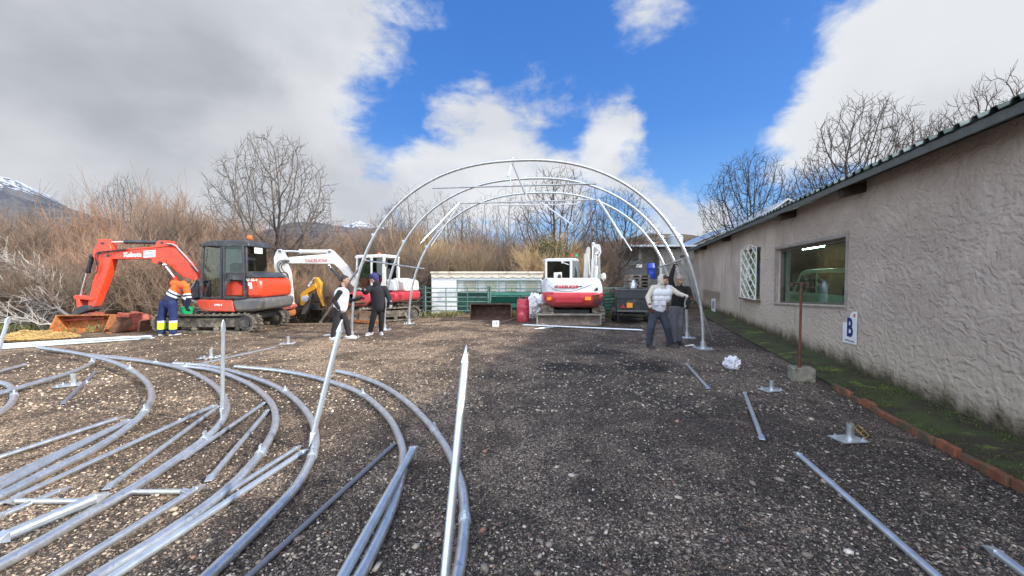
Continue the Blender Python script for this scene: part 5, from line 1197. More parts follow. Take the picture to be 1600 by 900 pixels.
for k in range(7): q.bb((a, 15.6-k*.01, .12+k*.13), (gx(967, 15.6), 15.66-k*.01, .20+k*.13))
o = empty('slatted_crate', V((a, 15.6, 0)), 'stacked dark green slats standing between the excavator and the black trailer', 'crate'); q.build('slats', greenp, o, bevel=.01); q = MB(); q.bb((a+.02, 15.68, 0), (a+.08, 15.8, 1.05)); q.bb((gx(966, 15.6)-.08, 15.68, 0), (gx(966, 15.6)-.02, 15.8, 1.05)); q.build('post', greenp, o)
# brown loader shovel
sv = empty('loader_shovel', G(766, 502), 'wide rusty brown loader shovel lying below the green gates', 'bucket')
sh, sides, ed, _ = bucket_mb(G(766, 501.5)+V((0, .5, 0)), (1, 0, 0), (0, -1, .0), 1.52, .85, .62, .025, False)
s0 = sh.build('shell', mat('brown_rust', (.075, .042, .03), .75, .1, var=.4, dirt_shade=((.16, .09, .06), .3, 5)), sv)
for s_ in sides: s_.build('side_plate', mat('brown_rust2', (.17, .10, .065), .75, .1, var=.3), sv)
ed.build('cutting_edge', rust, sv)
# pink drum
pd = G(817.5, 504); dm = empty('plastic_drum', pd+V((0, .25, 0)), 'faded crimson plastic drum beside the white bags', 'drum')
q = MB(); c0 = pd+V((0, .28, 0)); q.lathe(c0, [(r_*.82, z_*.96) for r_, z_ in [(0, 0), (.24, 0), (.27, .03), (.275, .2), (.285, .24), (.275, .28), (.275, .52), (.288, .56), (.275, .60), (.27, .80), (.24, .86), (0, .86)]], 28)
q.build('drum_body', mat('crimson_plastic', (.50, .045, .08), .5, var=.15, dirt_shade=((.6, .25, .25), .25, 6)), dm)
q = MB()
for sx in (-.12, .12): q.cyl(c0+V((sx, 0, .85)), c0+V((sx, 0, .89)), .04, 12)
q.cyl(c0+V((.12, -.1, .86)), c0+V((.12, -.1, .96)), .015, 8); q.build('bung', mat('crimson_plastic', (.50, .045, .08), .5), dm)
# crumpled bags
def crumple(name, c, rad, seed, amp, m, sub=4, sc=3.):
    bm = bmesh.new(); bmesh.ops.create_icosphere(bm, subdivisions=sub, radius=1.)
    for v in bm.verts:
        n = v.co.normalized(); d = 1+amp*(noise.noise(n*sc+V((seed, 0, 0)))*.9+abs(noise.noise(n*sc*2.3+V((0, seed, 0))))*.9-.2); p = V((n.x*rad[0], n.y*rad[1], n.z*rad[2]))*d; v.co = V(c)+p
        v.co.z = max(v.co.z, .0)
    me = bpy.data.meshes.new(name); bm.to_mesh(me); bm.free(); me.transform(Matrix.Translation(-V((c[0], c[1], 0)))); me.materials.append(m)
    me.polygons.foreach_set('use_smooth', [True]*len(me.polygons)); o = bpy.data.objects.new(name, me); o.location = (c[0], c[1], 0); COL.objects.link(o); reg(o, o.location)
    try: me.set_sharp_from_angle(angle=R(32))
    except Exception: pass
    return o
bagm = mat('white_woven_plastic', (.74, .75, .78), .45, var=.08)
a = AT(838, 478, 15.2); tag(crumple('big_bag', (a.x, 15.2, .42), (.40, .35, .52), 3, .45, bagm), 'large crumpled white sack leaning beside the rear-facing excavator', 'sack', 'white sacks by the excavator')
a = AT(829, 480, 15.0); tag(crumple('big_bag', (a.x, 15.0, .26), (.17, .2, .30), 8, .4, bagm), 'smaller crumpled white sack next to the crimson drum', 'sack', 'white sacks by the excavator')
a = AT(847, 466, 14.9); tag(crumple('big_bag', (a.x, 14.9, .62), (.14, .18, .24), 12, .5, bagm), 'narrow white sack slumped over the large one', 'sack', 'white sacks by the excavator')
a = G(1146, 577); tag(crumple('plastic_bag', (a.x, a.y+.05, .105), (.125, .12, .115), 21, .55, mat('thin_white_plastic', (.66, .67, .74), .3, var=.05), 4, 3.4), 'crumpled white plastic bag on the dark gravel near the wall', 'bag')
# markers and small litter
a = G(774.5, 510.5); o = empty('paper_marker', a, 'small square white marker card standing on the gravel below the shovel', 'marker'); q = MB(); q.bb(a+V((-.11, 0, 0)), a+V((.11, .10, .19))); q.build('card', stickerw, o, bevel=.004)
text('writing', '1E', .15, TM(a+V((0, -.004, .1)), (1, 0, 0), (0, 0, 1)), stickg, o, .001)
q = MB(); q.bar(G(780, 507)+V((0, .1, .03)), G(806, 500)+V((0, 0, .06)), .05, .04); tag(q.build('wooden_stake', mat('grey_wood', (.2, .16, .13), .8, var=.2), loc=G(780, 507)), 'thin wooden stake lying from the marker card towards the drum', 'stake')
a = G(965.5, 492); o = empty('paper_marker', a, 'white sheet standing beside the left wheel of the trailer', 'marker'); q = MB(); q.box(a+V((.0, .2, .16)), (.13, .02, .24)); q.build('card', stickerw, o)
a = G(1078, 542); q = MB(); q.caps(a+V((-.10, 0, .02)), a+V((.03, .03, .03)), .016, .02); q.ell(a+V((.07, .04, .03)), (.045, .04, .03)); tag(q.build('white_glove', mat('white_cotton', (.62, .62, .62), .8, var=.15), loc=a), 'white glove dropped on the ground at the feet of the women and man by the arch', 'glove') if False else tag(q.build('white_glove', mat('white_cotton', (.62, .62, .62), .8, var=.15), loc=a), 'white glove dropped on the ground before the foot of the front arch', 'glove')
# trailer
def A4(x, y, Y): return AT(*c4(x, y), Y)
tl = empty('box_trailer', V((A4(960, 700, 13.6).x, 13.6, 0)), 'black box trailer with an orange plate and red triangle on its rear', 'trailer')
black_t = mat('black_trailer_paint', (.028, .03, .034), .5, .1, var=.25, dirt_shade=((.09, .085, .08), .3, 5))
x0, x1 = A4(845, 600, 13.1).x, A4(1110, 600, 13.1).x; z0, z1, z2 = A4(900, 652, 13.1).z, A4(900, 545, 13.1).z, A4(900, 470, 13.1).z
q = MB(); q.bb((x0, 13.1, z0), (x1, 13.14, z1)); q.bb((x0, 13.14, z0), (x0+.04, 15.4, z1)); q.bb((x1-.04, 13.14, z0), (x1, 15.4, z1)); q.bb((x0+.04, 15.36, z0), (x1-.04, 15.4, z1)); q.bb((x0+.04, 13.14, z0), (x1-.04, 15.36, z0+.04)); q.build('box_body', black_t, tl, bevel=.008)
q = MB(); q.bb((x0-.02, 13.08, z1+.005), (x1+.02, 13.11, z2)); q.bb((x0-.02, 13.11, z1+.005), (x0+.01, 15.42, z2)); q.bb((x1-.01, 13.11, z1+.005), (x1+.02, 15.42, z2)); q.bb((x0+.01, 15.39, z1+.005), (x1-.01, 15.42, z2)); q.build('side_extension', mat('dark_mesh', (.045, .05, .055), .5, .2, var=.2), tl, bevel=.006)
q = MB(); q.bb((x0-.04, 13.05, z2), (x1+.04, 13.10, z2+.04)); q.bar((x0-.02, 13.07, z2+.02), (x0-.02, 15.4, z2+.02), .04, .04); q.bar((x1+.02, 13.07, z2+.02), (x1+.02, 15.4, z2+.02), .04, .04); q.bar((x0, 13.06, z0), (x1, 13.06, z0), .05, .06); q.build('rim', mat('grey_rim', (.12, .125, .13), .5, .3), tl)
q = MB(); q.bb((A4(933, 600, 13.05).x, 13.055, A4(933, 626, 13.05).z), (A4(982, 600, 13.05).x, 13.095, A4(933, 582, 13.05).z)); q.build('orange_plate', mat('orange_plate', (.85, .33, .03), .5), tl, bevel=.004)
q = MB(); q.prism([A4(x, y, 13.05) for x, y in ((884, 630), (902, 595), (920, 630))], V((0, .04, 0))); q.build('reflector', mat('red_reflector', (.5, .03, .03), .3), tl)
for xx in (x0-.06, x1+.06):
    q = MB(); q.cyl((xx-.09, 14.2, .3), (xx+.09, 14.2, .3), .3, 28); wl = q.build('wheel', blackr, tl, bevel=.02); q = MB(); q.cyl((xx-.095, 14.2, .3), (xx+.095, 14.2, .3), .16, 20); q.build('rim', whiteg, wl)
q = MB(); q.bar((x0+.2, 13.3, z0-.1), (x0+.2, 15.2, z0-.1), .06, .1); q.bar((x1-.2, 13.3, z0-.1), (x1-.2, 15.2, z0-.1), .06, .1); q.bar((x0, 14.2, .3), (x1, 14.2, .3), .06, .06); q.bar((x0+.05, 13.2, .05), (x0+.05, 13.2, z0), .05, .05); q.bar((A4(945, 600, 13.2).x, 13.2, .3), (A4(945, 600, 13.2).x, 13.2, z0), .03, .03); q.bar((A4(1035, 600, 13.2).x, 13.2, .3), (A4(1035, 600, 13.2).x, 13.2, z0), .03, .03); q.bar((x0, 13.2, .33), (x1, 13.2, .33), .05, .05); q.build('chassis', black_t, tl); tl.rotation_euler.z = -R(13)
# pallets, gas bottle, blue barrel, shed behind
wood = mat('weathered_pallet', (.20, .165, .135), .85, var=.3, bump=(25, .5, .01))
YP = 18.0
for k in range(5):
    px0, px1 = (985, 1016); xa, xb = AT(px0, 440, YP).x+(-.05 if k % 2 else .03), AT(px1, 440, YP).x; zb = .98+k*.155
    o = empty('pallet', V((xa, YP, zb)), ['wooden pallet, lowest of the stack before the grey shed', 'wooden pallet, second from the bottom of the stack before the grey shed', 'wooden pallet in the middle of the stack before the grey shed', 'wooden pallet, second from the top of the stack before the grey shed', 'wooden pallet, topmost of the stack before the grey shed'][k], 'pallet', 'pallets stacked before the shed')
    q = MB()
    for j in range(5): yy = YP+.2*j; q.bb((xa, yy, zb+.10), (xb, yy+.12, zb+.125))
    q.build('deck_boards', wood, o); q = MB()
    for j in range(3): xx = xa+(xb-xa-.1)*j/2; q.bb((xx, YP, zb), (xx+.1, YP+.95, zb+.098))
    q.build('bearers', wood, o)
tb = empty('timber_stand', V((AT(1000, 440, YP).x, YP, 0)), 'dark low stand carrying the stack of pallets', 'stand'); q = MB(); q.bb((AT(983, 440, YP).x, YP, .88), (AT(1020, 440, YP).x, YP+1, .975)); q.build('top', wood, tb); q = MB()
for pxx in (984, 1017):
    for yy in (YP+.05, YP+.85): q.bb((AT(pxx, 440, YP).x, yy, 0), (AT(pxx, 440, YP).x+.1, yy+.1, .88))
q.build('leg', wood, tb)
c_ = V((AT(990, 443, 17.4).x, 17.4, 0)); gb = empty('steel_churn', c_+V((0, 0, .0)), 'shiny steel churn standing behind the trailer, before the pallets', 'churn')
zc = AT(990, 451, 17.4).z
q = MB(); q.lathe(c_, [(0, 0), (.14, 0), (.15, .02), (.15, zc+.05), (.13, zc+.2), (.08, zc+.32), (.09, zc+.40), (0, zc+.42)], 20); q.build('churn_body', galvb, gb)
q = MB()
for s_ in (-1, 1): q.ring(c_+V((s_*.13, 0, zc+.2)), (0, 1, 0), .05, .01, 14, 5)
q.build('handle', galvb, gb)
yb_ = 21.; c_ = V((AT(1017.5, 430, yb_).x, yb_, 0)); bb2 = empty('blue_barrel', c_, 'bright blue plastic barrel standing tilted before the grey shed', 'drum')
za, zb = AT(1017, 436, yb_).z, AT(1017, 411, yb_).z; ax = V((-.10, 0, 1)).normalized(); H_ = zb-za
q = MB(); q.tube_prof(c_+V((.05, 0, za)), ax, [(0, 0), (.19, 0), (.21, .04), (.215, H_*.3), (.225, H_*.33), (.215, H_*.36), (.215, H_*.68), (.225, H_*.7), (.215, H_*.72), (.2, H_*.96), (.16, H_), (0, H_)], 22); q.build('barrel_body', mat('blue_plastic', (.015, .06, .38), .45, var=.1), bb2)
q = MB(); q.bb(c_+V((-.35, -.3, 0)), c_+V((.35, .3, za-.005))); sp_ = q.build('stand', mat('grey_block', (.12, .12, .12), .8, var=.2), bb2, bevel=.01)
# grey shed
YS = 30.
shd = empty('shed', V((AT(1030, 430, YS).x, YS, 0)), 'low grey rendered shed with a flat roof behind the trailer', 'shed')
xs0, xs1, xs2 = AT(1003, 400, YS).x, AT(1030, 400, YS).x, AT(1110, 400, YS).x; zr = AT(1000, 384, YS).z
q = MB(); q.bb((xs1, YS, -.5), (xs2, YS+.25, zr-.15)); q.bb((xs0, YS+.9, -.5), (xs1, YS+1.1, zr-.15)); q.bb((xs1, YS+.25, -.5), (xs1+.2, YS+5, zr-.15)); q.bb((AT(988, 400, YS).x, YS+5, -.5), (xs2, YS+5.2, zr-.15)); q.bb((xs0-.25, YS+.05, -.5), (xs0, YS+5, zr-.15)); q.build('wall', mat('grey_render', (.25, .235, .215), .9, var=.15, dirt_shade=((.15, .13, .11), .3, 1)), shd)
q = MB(); q.bb((AT(981, 400, YS).x, YS-.7, zr-.13), (xs2+1, YS+5.5, zr+.02)); q.build('roof', mat('pale_metal_edge', (.42, .46, .52), .5, .2, var=.1), shd, bevel=.02)
q = MB(); q.bb((AT(1031, 400, YS-.05).x, YS-.06, 1.1), (AT(1034, 400, YS).x, YS, 2.9)); q.build('downpipe', whiteg, shd)
q = MB(); q.bb((AT(994, 413, YS-1).x, YS-1.02, AT(994, 418, YS-1).z), (AT(1003, 413, YS-1).x, YS-1, AT(1003, 413, YS-1).z)); nb = q
o = empty('notice_panel', V((AT(985, 430, YS-1).x, YS-1, 0)), 'dark panel with a small white notice left of the grey shed', 'panel'); nb.build('notice', stickerw, o); q = MB(); q.bb((AT(975, 413, YS-.9).x, YS-.95, 0), (AT(1003, 413, YS-.9).x, YS-.85, AT(990, 408, YS-.9).z)); q.build('board', greyp, o)
# tarpaulin covered heap
tc_ = V((AT(992, 405, 33).x, 33, 0)); tag(crumple('covered_heap', (tc_.x, 33., .9), (2.1, 1.2, 2.2), 5, .25, mat('silver_sheet', (.42, .42, .42), .5, var=.35), 4, 2.), 'heap under grey sheeting left of the shed', 'heap')
# grain silo and further barn
ys = 48.; c_ = V((AT(1055, 400, ys).x, ys, 0)); rs_ = (AT(1066, 400, ys).x-AT(1044, 400, ys).x)/2; si = empty('silo', c_, 'round grey metal silo with a conical lid above the shed roof', 'silo')
z1 = AT(1055, 370, ys).z; z2 = AT(1055, 362, ys).z; q = MB(); pr_ = [(rs_, 0)]
k = 0
while k*.35 < z1: pr_ += [(rs_, k*.35), (rs_+.025, k*.35+.17)]; k += 1
pr_.append((rs_, z1)); q.lathe(c_, pr_, 36); q.build('silo_wall', mat('ribbed_silo', (.36, .40, .42), .5, .4, var=.1), si)
q = MB(); q.lathe(c_, [(rs_+.06, z1-.02), (.15, z2), (.15, z2+.06), (0, z2+.06)], 36); q.build('conical_lid', mat('silo_lid', (.50, .52, .53), .5, .3, var=.1), si)
ysb = 40.; bn = empty('barn', V((AT(1095, 400, ysb).x, ysb, 0)), 'barn with a pale blue sloping roof beyond the grey shed', 'barn')
q = MB(); xa, xb = AT(1072, 400, ysb).x, AT(1145, 400, ysb).x; q.prism([V((xa, ysb, AT(1072, 384, ysb).z)), V((xb, ysb, AT(1145, 352, ysb).z)), V((xb, ysb, AT(1145, 352, ysb).z-.15)), V((xa, ysb, AT(1072, 384, ysb).z-.15))], V((2., 12, 0))); q.build('roof', mat('blue_grey_roof', (.26, .34, .45), .4, .3, var=.12), bn)
q = MB(); q.prism([V((xa+.3, ysb+.3, -.5)), V((xb, ysb+.3, -.5)), V((xb, ysb+.3, AT(1145, 352, ysb).z-.3)), V((xa+.3, ysb+.3, AT(1072, 384, ysb).z-.2))], V((0, .3, 0))); q.build('wall', mat('grey_render', (.25, .235, .215), .9), bn)
hb = empty('gabled_roof_house', V((14.5, 26, 0)), 'house with a pale sheet gable roof rising behind the corrugated roof', 'house')
pk = AT(1232, 309, 26); a1 = AT(1182, 345, 26); a2 = AT(1262, 330, 26)
q = MB(); q.prism([a1, pk, pk-V((0, 0, .12)), a1-V((0, 0, .12))], V((2, 8, 0))); q.prism([pk, a2, a2-V((0, 0, .12)), pk-V((0, 0, .12))], V((2, 8, 0))); q.build('roof', mat('pale_sheet_roof', (.55, .58, .60), .5, .1, var=.1), hb)
q = MB(); q.prism([a1+V((.3, .3, -.2)), pk+V((0, .3, -.15)), a2+V((-.2, .3, -.15)), V((a2.x-.2, 26.3, 0)), V((a1.x+.3, 26.3, 0))], V((1.8, 7, 0))); q.build('wall', mat('grey_render', (.25, .235, .215), .9), hb)
# ================================================================== PEOPLE
skin = mat('skin', (.42, .24, .17), .55, var=.06)
hairm = mat('dark_hair', (.02, .016, .014), .6)
def cloth(name, col, var=.12): return mat(name, col, .85, 0, var=var, varscale=14, bump=(22, .6, .02), spec=.25)
def grow(name, mb, m, parent, vox=.010, smooth=3, mats=None, fn=None):
    """one continuous surface grown round overlapping limb volumes"""
    me = mb.mesh('tmp', None); o = bpy.data.objects.new('tmp', me); COL.objects.link(o)
    r = o.modifiers.new('r', 'REMESH'); r.mode = 'VOXEL'; r.voxel_size = vox; r.use_smooth_shade = True
    s = o.modifiers.new('s', 'SMOOTH'); s.iterations = smooth; s.factor = .5
    dg = bpy.context.evaluated_depsgraph_get(); me2 = bpy.data.meshes.new_from_object(o.evaluated_get(dg)); bpy.data.objects.remove(o); bpy.data.meshes.remove(me)
    me2.name = name; me2.materials.clear()
    for x in (mats or [m]): me2.materials.append(x)
    if fn:
        for p in me2.polygons: p.material_index = fn(p.center)
    me2.transform(Matrix.Translation(-WL[parent.name])); me2.polygons.foreach_set('use_smooth', [True]*len(me2.polygons))
    o = bpy.data.objects.new(name, me2); COL.objects.link(o); o.parent = parent; reg(o, WL[parent.name]); return o
def hand(mb, wr, d, palmn, s=1., curl=.5, thumb=1, fat=1.):
    """palm, four unequal bent fingers and a thumb; d = direction from the wrist, palmn = direction the palm faces"""
    wr = V(wr); d = V(d).normalized(); pn = V(palmn); pn = (pn-d*pn.dot(d)).normalized(); w_ = d.cross(pn)
    k = wr+d*.085*s
    for j, u in enumerate((-.028, -.010, .010, .028)):
        mb.caps(wr+w_*u*.55*s, k+w_*u*s, .017*s*fat, .014*s*fat, 8)
    for j, (u, L) in enumerate(((-.032, .062), (-.011, .078), (.011, .084), (.032, .073))):
        p0 = k+w_*u*s; d1 = (d*math.cos(curl*.6)+pn*math.sin(curl*.6)+w_*u*3).normalized(); p1 = p0+d1*L*.55*s; d2 = (d*math.cos(curl*1.7)+pn*math.sin(curl*1.7)).normalized(); p2 = p1+d2*L*.5*s
        mb.caps(p0, p1, .0098*s*fat, .009*s*fat, 8); mb.caps(p1, p2, .009*s*fat, .0078*s*fat, 8)
    t0 = wr+d*.025*s+w_*thumb*.026*s; t1 = t0+(d*.6+w_*thumb*.75+pn*.3).normalized()*.04*s; t2 = t1+(d*.85+w_*thumb*.3+pn*.45).normalized()*.032*s
    mb.caps(t0, t1, .0125*s*fat, .0105*s*fat, 8); mb.caps(t1, t2, .0105*s*fat, .009*s*fat, 8)
def frame_of(fwd, up):
    u = V(up).normalized(); f = V(fwd); f = (f-u*f.dot(u)).normalized(); s_ = f.cross(u)     # s_ = the person's right... x
    return Matrix((s_, f, u)).transposed()
def head_into(mb, c, fwd, up=(0, 0, 1), s=1.):
    M = frame_of(fwd, up); c = V(c); P = lambda x, y, z: c+M @ V((x*s, y*s, z*s))
    mb.ell(P(0, -.008, .022), (.076*s, .094*s, .098*s), M); mb.ell(P(0, .018, -.035), (.060*s, .070*s, .078*s), M); mb.ell(P(0, .045, -.078), (.034*s, .034*s, .030*s), M)
    mb.caps(P(0, .083, .005), P(0, .100, -.028), .009*s, .014*s, 8); mb.caps(P(-.030, .078, .028), P(.030, .078, .028), .012*s, .012*s, 8)
    mb.caps(P(-.020, .084, -.060), P(.020, .084, -.060), .009*s, .009*s, 8)
    for k in (-1, 1): mb.ell(P(k*.078, -.005, -.01), (.010*s, .018*s, .030*s), M); mb.ell(P(k*.045, .060, -.02), (.022*s, .022*s, .022*s), M)
    return P, M
def face_parts(parent, P, M, s=1.):
    q = MB()
    for k in (-1, 1): q.ell(P(k*.030, .086, .008), (.011*s, .006*s, .006*s), M, 10, 6)
    q.build('eyes', mat('eye_dark', (.03, .02, .018), .3), parent); q = MB()
    for k in (-1, 1): q.caps(P(k*.014, .094, .026), P(k*.046, .086, .028), .005*s, .004*s, 6)
    q.build('eyebrows', hairm, parent); q = MB(); q.caps(P(-.020, .095, -.060), P(.020, .095, -.060), .0045*s, .0045*s, 6); q.build('lips', mat('lips', (.30, .12, .10), .5), parent)
def shoe(parent, an, fd, m, sole=None):
    an = V(an); f = V((fd[0], fd[1], 0)).normalized(); sdv = V((-f.y, f.x, 0)); z = 0.
    q = MB(); b = V((an.x, an.y, 0)); q.caps(b-f*.05+V((0, 0, .055)), b+f*.155+V((0, 0, .042)), .048, .040, 12, (V((0, 0, 1)), .85)); q.caps(b-f*.02+V((0, 0, .06)), an+V((0, 0, .02)), .046, .046, 12)
    o = grow('shoe', q, m, parent, .008, 2)
    q = MB(); pts = []
    for k in range(20):
        t = 2*math.pi*k/20; pts.append(b+f*(.055+.155*math.cos(t))+sdv*(.050*math.sin(t)*(1+.12*math.cos(t)))+V((0, 0, .002)))
    q.prism(pts, V((0, 0, .028))); q.build('sole', sole or mat('white_sole', (.6, .6, .58), .6), o); return o
def legs(hl, hr, kl, kr, al, ar, rt, rk, ra, pel, lo=0.):
    q = MB(); q.caps(V(pel)+V((0, 0, .03)), V(pel)-V((0, 0, .06)), .135, .13, 16, (V((0, 1, 0)), .85))
    for h, k, a in ((hl, kl, al), (hr, kr, ar)):
        h, k, a = V(h), V(k), V(a); q.caps(h, k, rt, rk); q.caps(k, a+V((0, 0, lo)), rk, ra)
    return q
def arm(q, sh, el, wr, r0, r1, r2): q.caps(sh, el, r0, r1); q.caps(el, wr, r1, r2)
def nude(parent, head, hf, hup, neck, pel, sh, el, wr, hp_, kn, an, hands, s=1., tflat=(0, 1, 0)):
    q = MB(); P, M = head_into(q, head, hf, hup, s)
    q.caps(V(head)-M @ V((0, .015, .06)), neck, .052, .058); ch = (V(sh[0])+V(sh[1]))/2-V((0, 0, .10)) if True else None
    q.caps(ch, pel, .125, .115, 16, (V(tflat), .75)); q.caps(sh[0], sh[1], .055, .055); q.caps(neck, ch, .06, .1)
    for i in (0, 1):
        arm(q, sh[i], el[i], wr[i], .048, .038, .027); q.caps(hp_[i], kn[i], .075, .05); q.caps(kn[i], an[i], .05, .036)
        q.caps(V(pel), hp_[i], .1, .08)
        f = hands[i]
        if f: hand(q, wr[i], f[0], f[1], 1., f[2], f[3])
    return grow('body', q, skin, parent, .0075, 2), P, M
def glove(parent, wr, spec, m, fat=1.1):
    q = MB(); q.caps(V(wr)-V(spec[0]).normalized()*.05, V(wr)+V(spec[0]).normalized()*.01, .036, .034, 12); hand(q, wr, spec[0], spec[1], 1.04, spec[2], spec[3], fat); return grow('glove', q, m, parent, .0055, 1)

black_c = cloth('black_cloth', (.018, .018, .02)); grey_c = cloth('charcoal_cloth', (.045, .05, .058)); vestw = mat('white_vest_cloth', (.70, .71, .76), .8, 0, var=.08, varscale=12, bump=(16, .8, .02), dirt_shade=((.35, .37, .45), .30, 16))  # lavender blotches paint shaded folds into the white vests

# ---- A: man in white vest, seen from the side, walking right
D = 10.05; A = lambda px, py, dy=0.: AT(px, py, D+dy)
pa = empty('person', V((A(532, 500).x, D, 0)), 'person in white vest over a black top, seen in profile beside the left arch foot', 'person', 'people working on the yard')
hd = A(539, 437.5); nk = A(534, 450); pel = A(528, 482); sh = [A(531, 457, -.17), A(534, 457, .18)]; el = [A(522, 470, -.22), A(548, 470, .25)]; wr = [A(529, 481, -.26), A(562, 466, .22)]
hp_ = [A(526, 484, -.09), A(531, 484, .09)]; kn = [A(525, 504, -.12), A(541, 503, .10)]; an = [A(520, 524, -.12), A(545, 521, .12)]
an = [V((p.x, p.y, .09)) for p in an]
hs = [((.35, .0, -.95), (.7, .3, 0), .9, -1), ((.95, -.1, .3), (.1, -.3, -1), 1.5, 1)]
body, P, M = nude(pa, hd, (1, .12, -.25), (.1, 0, 1), nk, pel, sh, el, wr, hp_, kn, an, hs); face_parts(pa, P, M)
q = MB(); q.ell(P(0, -.022, .040), (.086, .092, .088), M); q.ell(P(0, .02, .075), (.066, .058, .040), M); q.ell(P(0, -.06, .0), (.074, .05, .07), M); grow('hair', q, hairm, pa, .009, 1)
q = MB(); q.caps(A(532, 460), A(529, 478), .150, .135, 18, (V((1, 0, 0)), .85))
for i in (0, 1): arm(q, sh[i], el[i], V(wr[i]), .072, .058, .045)
q.caps(sh[0], sh[1], .075, .075); q.caps(nk-V((0, 0, .02)), nk+V((0, 0, .05)), .068, .064); grow('black_top', q, black_c, pa, .010)
q = MB(); q.caps(A(534, 460), A(532, 479), .195, .185, 20, (V((1, 0, 0)), .95)); q.caps(A(533, 455, -.09), A(534, 455, .09), .09, .09); vs_ = grow('vest', q, vestw, pa, .012, 4)
q = MB(); q.caps(sh[0], el[0], .078, .066); q.caps(el[0], wr[0], .066, .05)
q = legs(hp_[0], hp_[1], kn[0], kn[1], an[0], an[1], .105, .082, .062, pel-V((0, 0, .02)), .02); grow('trousers', q, cloth('dark_brown_black', (.028, .025, .028)), pa, .011)
glove(pa, wr[0], hs[0], black_c); glove(pa, wr[1], hs[1], black_c)
wsh = mat('white_shoe', (.72, .70, .66), .6, var=.08); shoe(pa, an[0], (1, -.15), wsh); shoe(pa, an[1], (1, .1), wsh)

# ---- B: person with purple hood, facing the camera and looking down to the left
D = 10.85; A = lambda px, py, dy=0.: AT(px, py, D+dy)
pb_ = empty('person', V((A(588, 500).x, D, 0)), 'person in black jacket and navy hood, holding the arch with a grey glove', 'person', 'people working on the yard')
hd = A(583.5, 435.5, -.04); nk = A(588, 446); pel = A(592, 478); sh = [A(578, 450.5, -.02), A(601, 451, .04)]; el = [A(571, 457, -.18), A(608, 466, .04)]; wr = [A(566.5, 452, -.34), A(610.5, 474, -.06)]
hp_ = [A(587, 482, -.02), A(596, 482, .03)]; kn = [A(582, 501, -.06), A(596, 501, .02)]; an = [V((A(580, 520).x, D-.05, .09)), V((A(594, 518).x, D+.08, .09))]
hs = [((-.75, -.5, .25), (0, .3, -1), .8, 1), ((.05, -.15, -1), (-.7, .5, 0), .6, 1)]
body, P, M = nude(pb_, hd, (-.60, -.75, -.40), (-.12, -.1, 1), nk, pel, sh, el, wr, hp_, kn, an, hs); face_parts(pb_, P, M)
q = MB(); q.ell(P(0, -.035, .045), (.118, .128, .125), M); q.ell(P(0, -.06, -.04), (.10, .09, .10), M); q.caps(P(-.07, .04, .085), P(.07, .04, .085), .038, .038); grow('hood', q, cloth('navy_hood', (.045, .045, .15)), pb_, .010, 2)
q = MB(); q.caps(P(-.075, .105, -.015+.028), P(.075, .105, -.015+.028), .006, .006, 6); q.build('glasses', blackr, pb_)
jk = cloth('black_jacket', (.022, .022, .027)); q = MB(); q.caps(A(589.5, 457), A(592, 479), .205, .190, 20, (V((0, 1, 0)), .72)); q.caps(sh[0], sh[1], .085, .085)
for i in (0, 1): arm(q, sh[i], el[i], V(wr[i]), .088, .070, .055)
q.caps(nk-V((0, 0, .04)), nk+V((0, 0, .06)), .09, .10); grow('jacket', q, jk, pb_, .011)
q = legs(hp_[0], hp_[1], kn[0], kn[1], an[0], an[1], .098, .078, .066, pel-V((0, 0, .03)), .02); grow('trousers', q, cloth('black_trousers', (.016, .016, .017)), pb_, .011)
gg = cloth('grey_glove', (.30, .30, .30)); glove(pb_, wr[0], hs[0], gg); glove(pb_, wr[1], hs[1], gg)
gsh = mat('grey_trainer', (.40, .40, .41), .6, var=.2, varscale=40); shoe(pb_, an[0], (-.35, -1), gsh); shoe(pb_, an[1], (.45, -1), gsh)

# ---- C: man in hi-vis top bending over the tracks, seen from behind
D = 10.75; A = lambda px, py, dy=0.: AT(px, py, D+dy)
pc = empty('person', V((A(263, 510).x, D, 0)), 'person in orange hi-vis top bending over the tracks of the red excavator', 'person', 'people working on the yard')
hd = A(291.5, 441, .30); nk = A(287, 443, .22); pel = A(262, 472, 0); sh = [A(272, 443, .16), A(290, 447, .0)]; el = [A(287, 463, .35), A(295, 466, .02)]; wr = [A(290, 478, .34), A(292, 479, .1)]
hp_ = [A(257, 474, -.0), A(269, 474, .0)]; kn = [A(253, 495, .02), A(271, 495, .03)]; an = [V((A(251.5, 517).x, D, .09)), V((A(270, 517).x, D, .09))]
hs = [((.25, .1, -1), (-.2, .9, 0), .8, 1), ((.2, .1, -1), (-.2, .9, 0), .8, -1)]
body, P, M = nude(pc, hd, (.55, .45, -.75), (.6, .3, .55), nk, pel, sh, el, wr, hp_, kn, an, hs); face_parts(pc, P, M)
q = MB(); q.ell(P(0, -.02, .04), (.088, .098, .085), M); q.ell(P(0, -.06, -.01), (.078, .055, .08), M); grow('hair', q, mat('brown_hair', (.09, .055, .03), .7), pc, .009, 1)
hv_o = mat('hi_vis_orange', (.85, .13, .015), .7, var=.06); hv_n = mat('navy_cloth', (.018, .024, .06), .85, var=.12); hv_s = mat('reflective_silver', (.68, .70, .72), .4); hv_y = mat('hi_vis_yellow', (.62, .85, .03), .6)
axd = (V(A(281, 444, .1))-pel).normalized(); q = MB(); q.caps(A(280, 450, .12), A(265, 468, .02), .185, .165, 20, (V((0, 1, 0)), .82)); q.caps(sh[0], sh[1], .10, .10); q.caps(nk, A(281, 449, .1), .085, .13)
for i in (0, 1): arm(q, sh[i], el[i], V(wr[i]), .085, .068, .052)
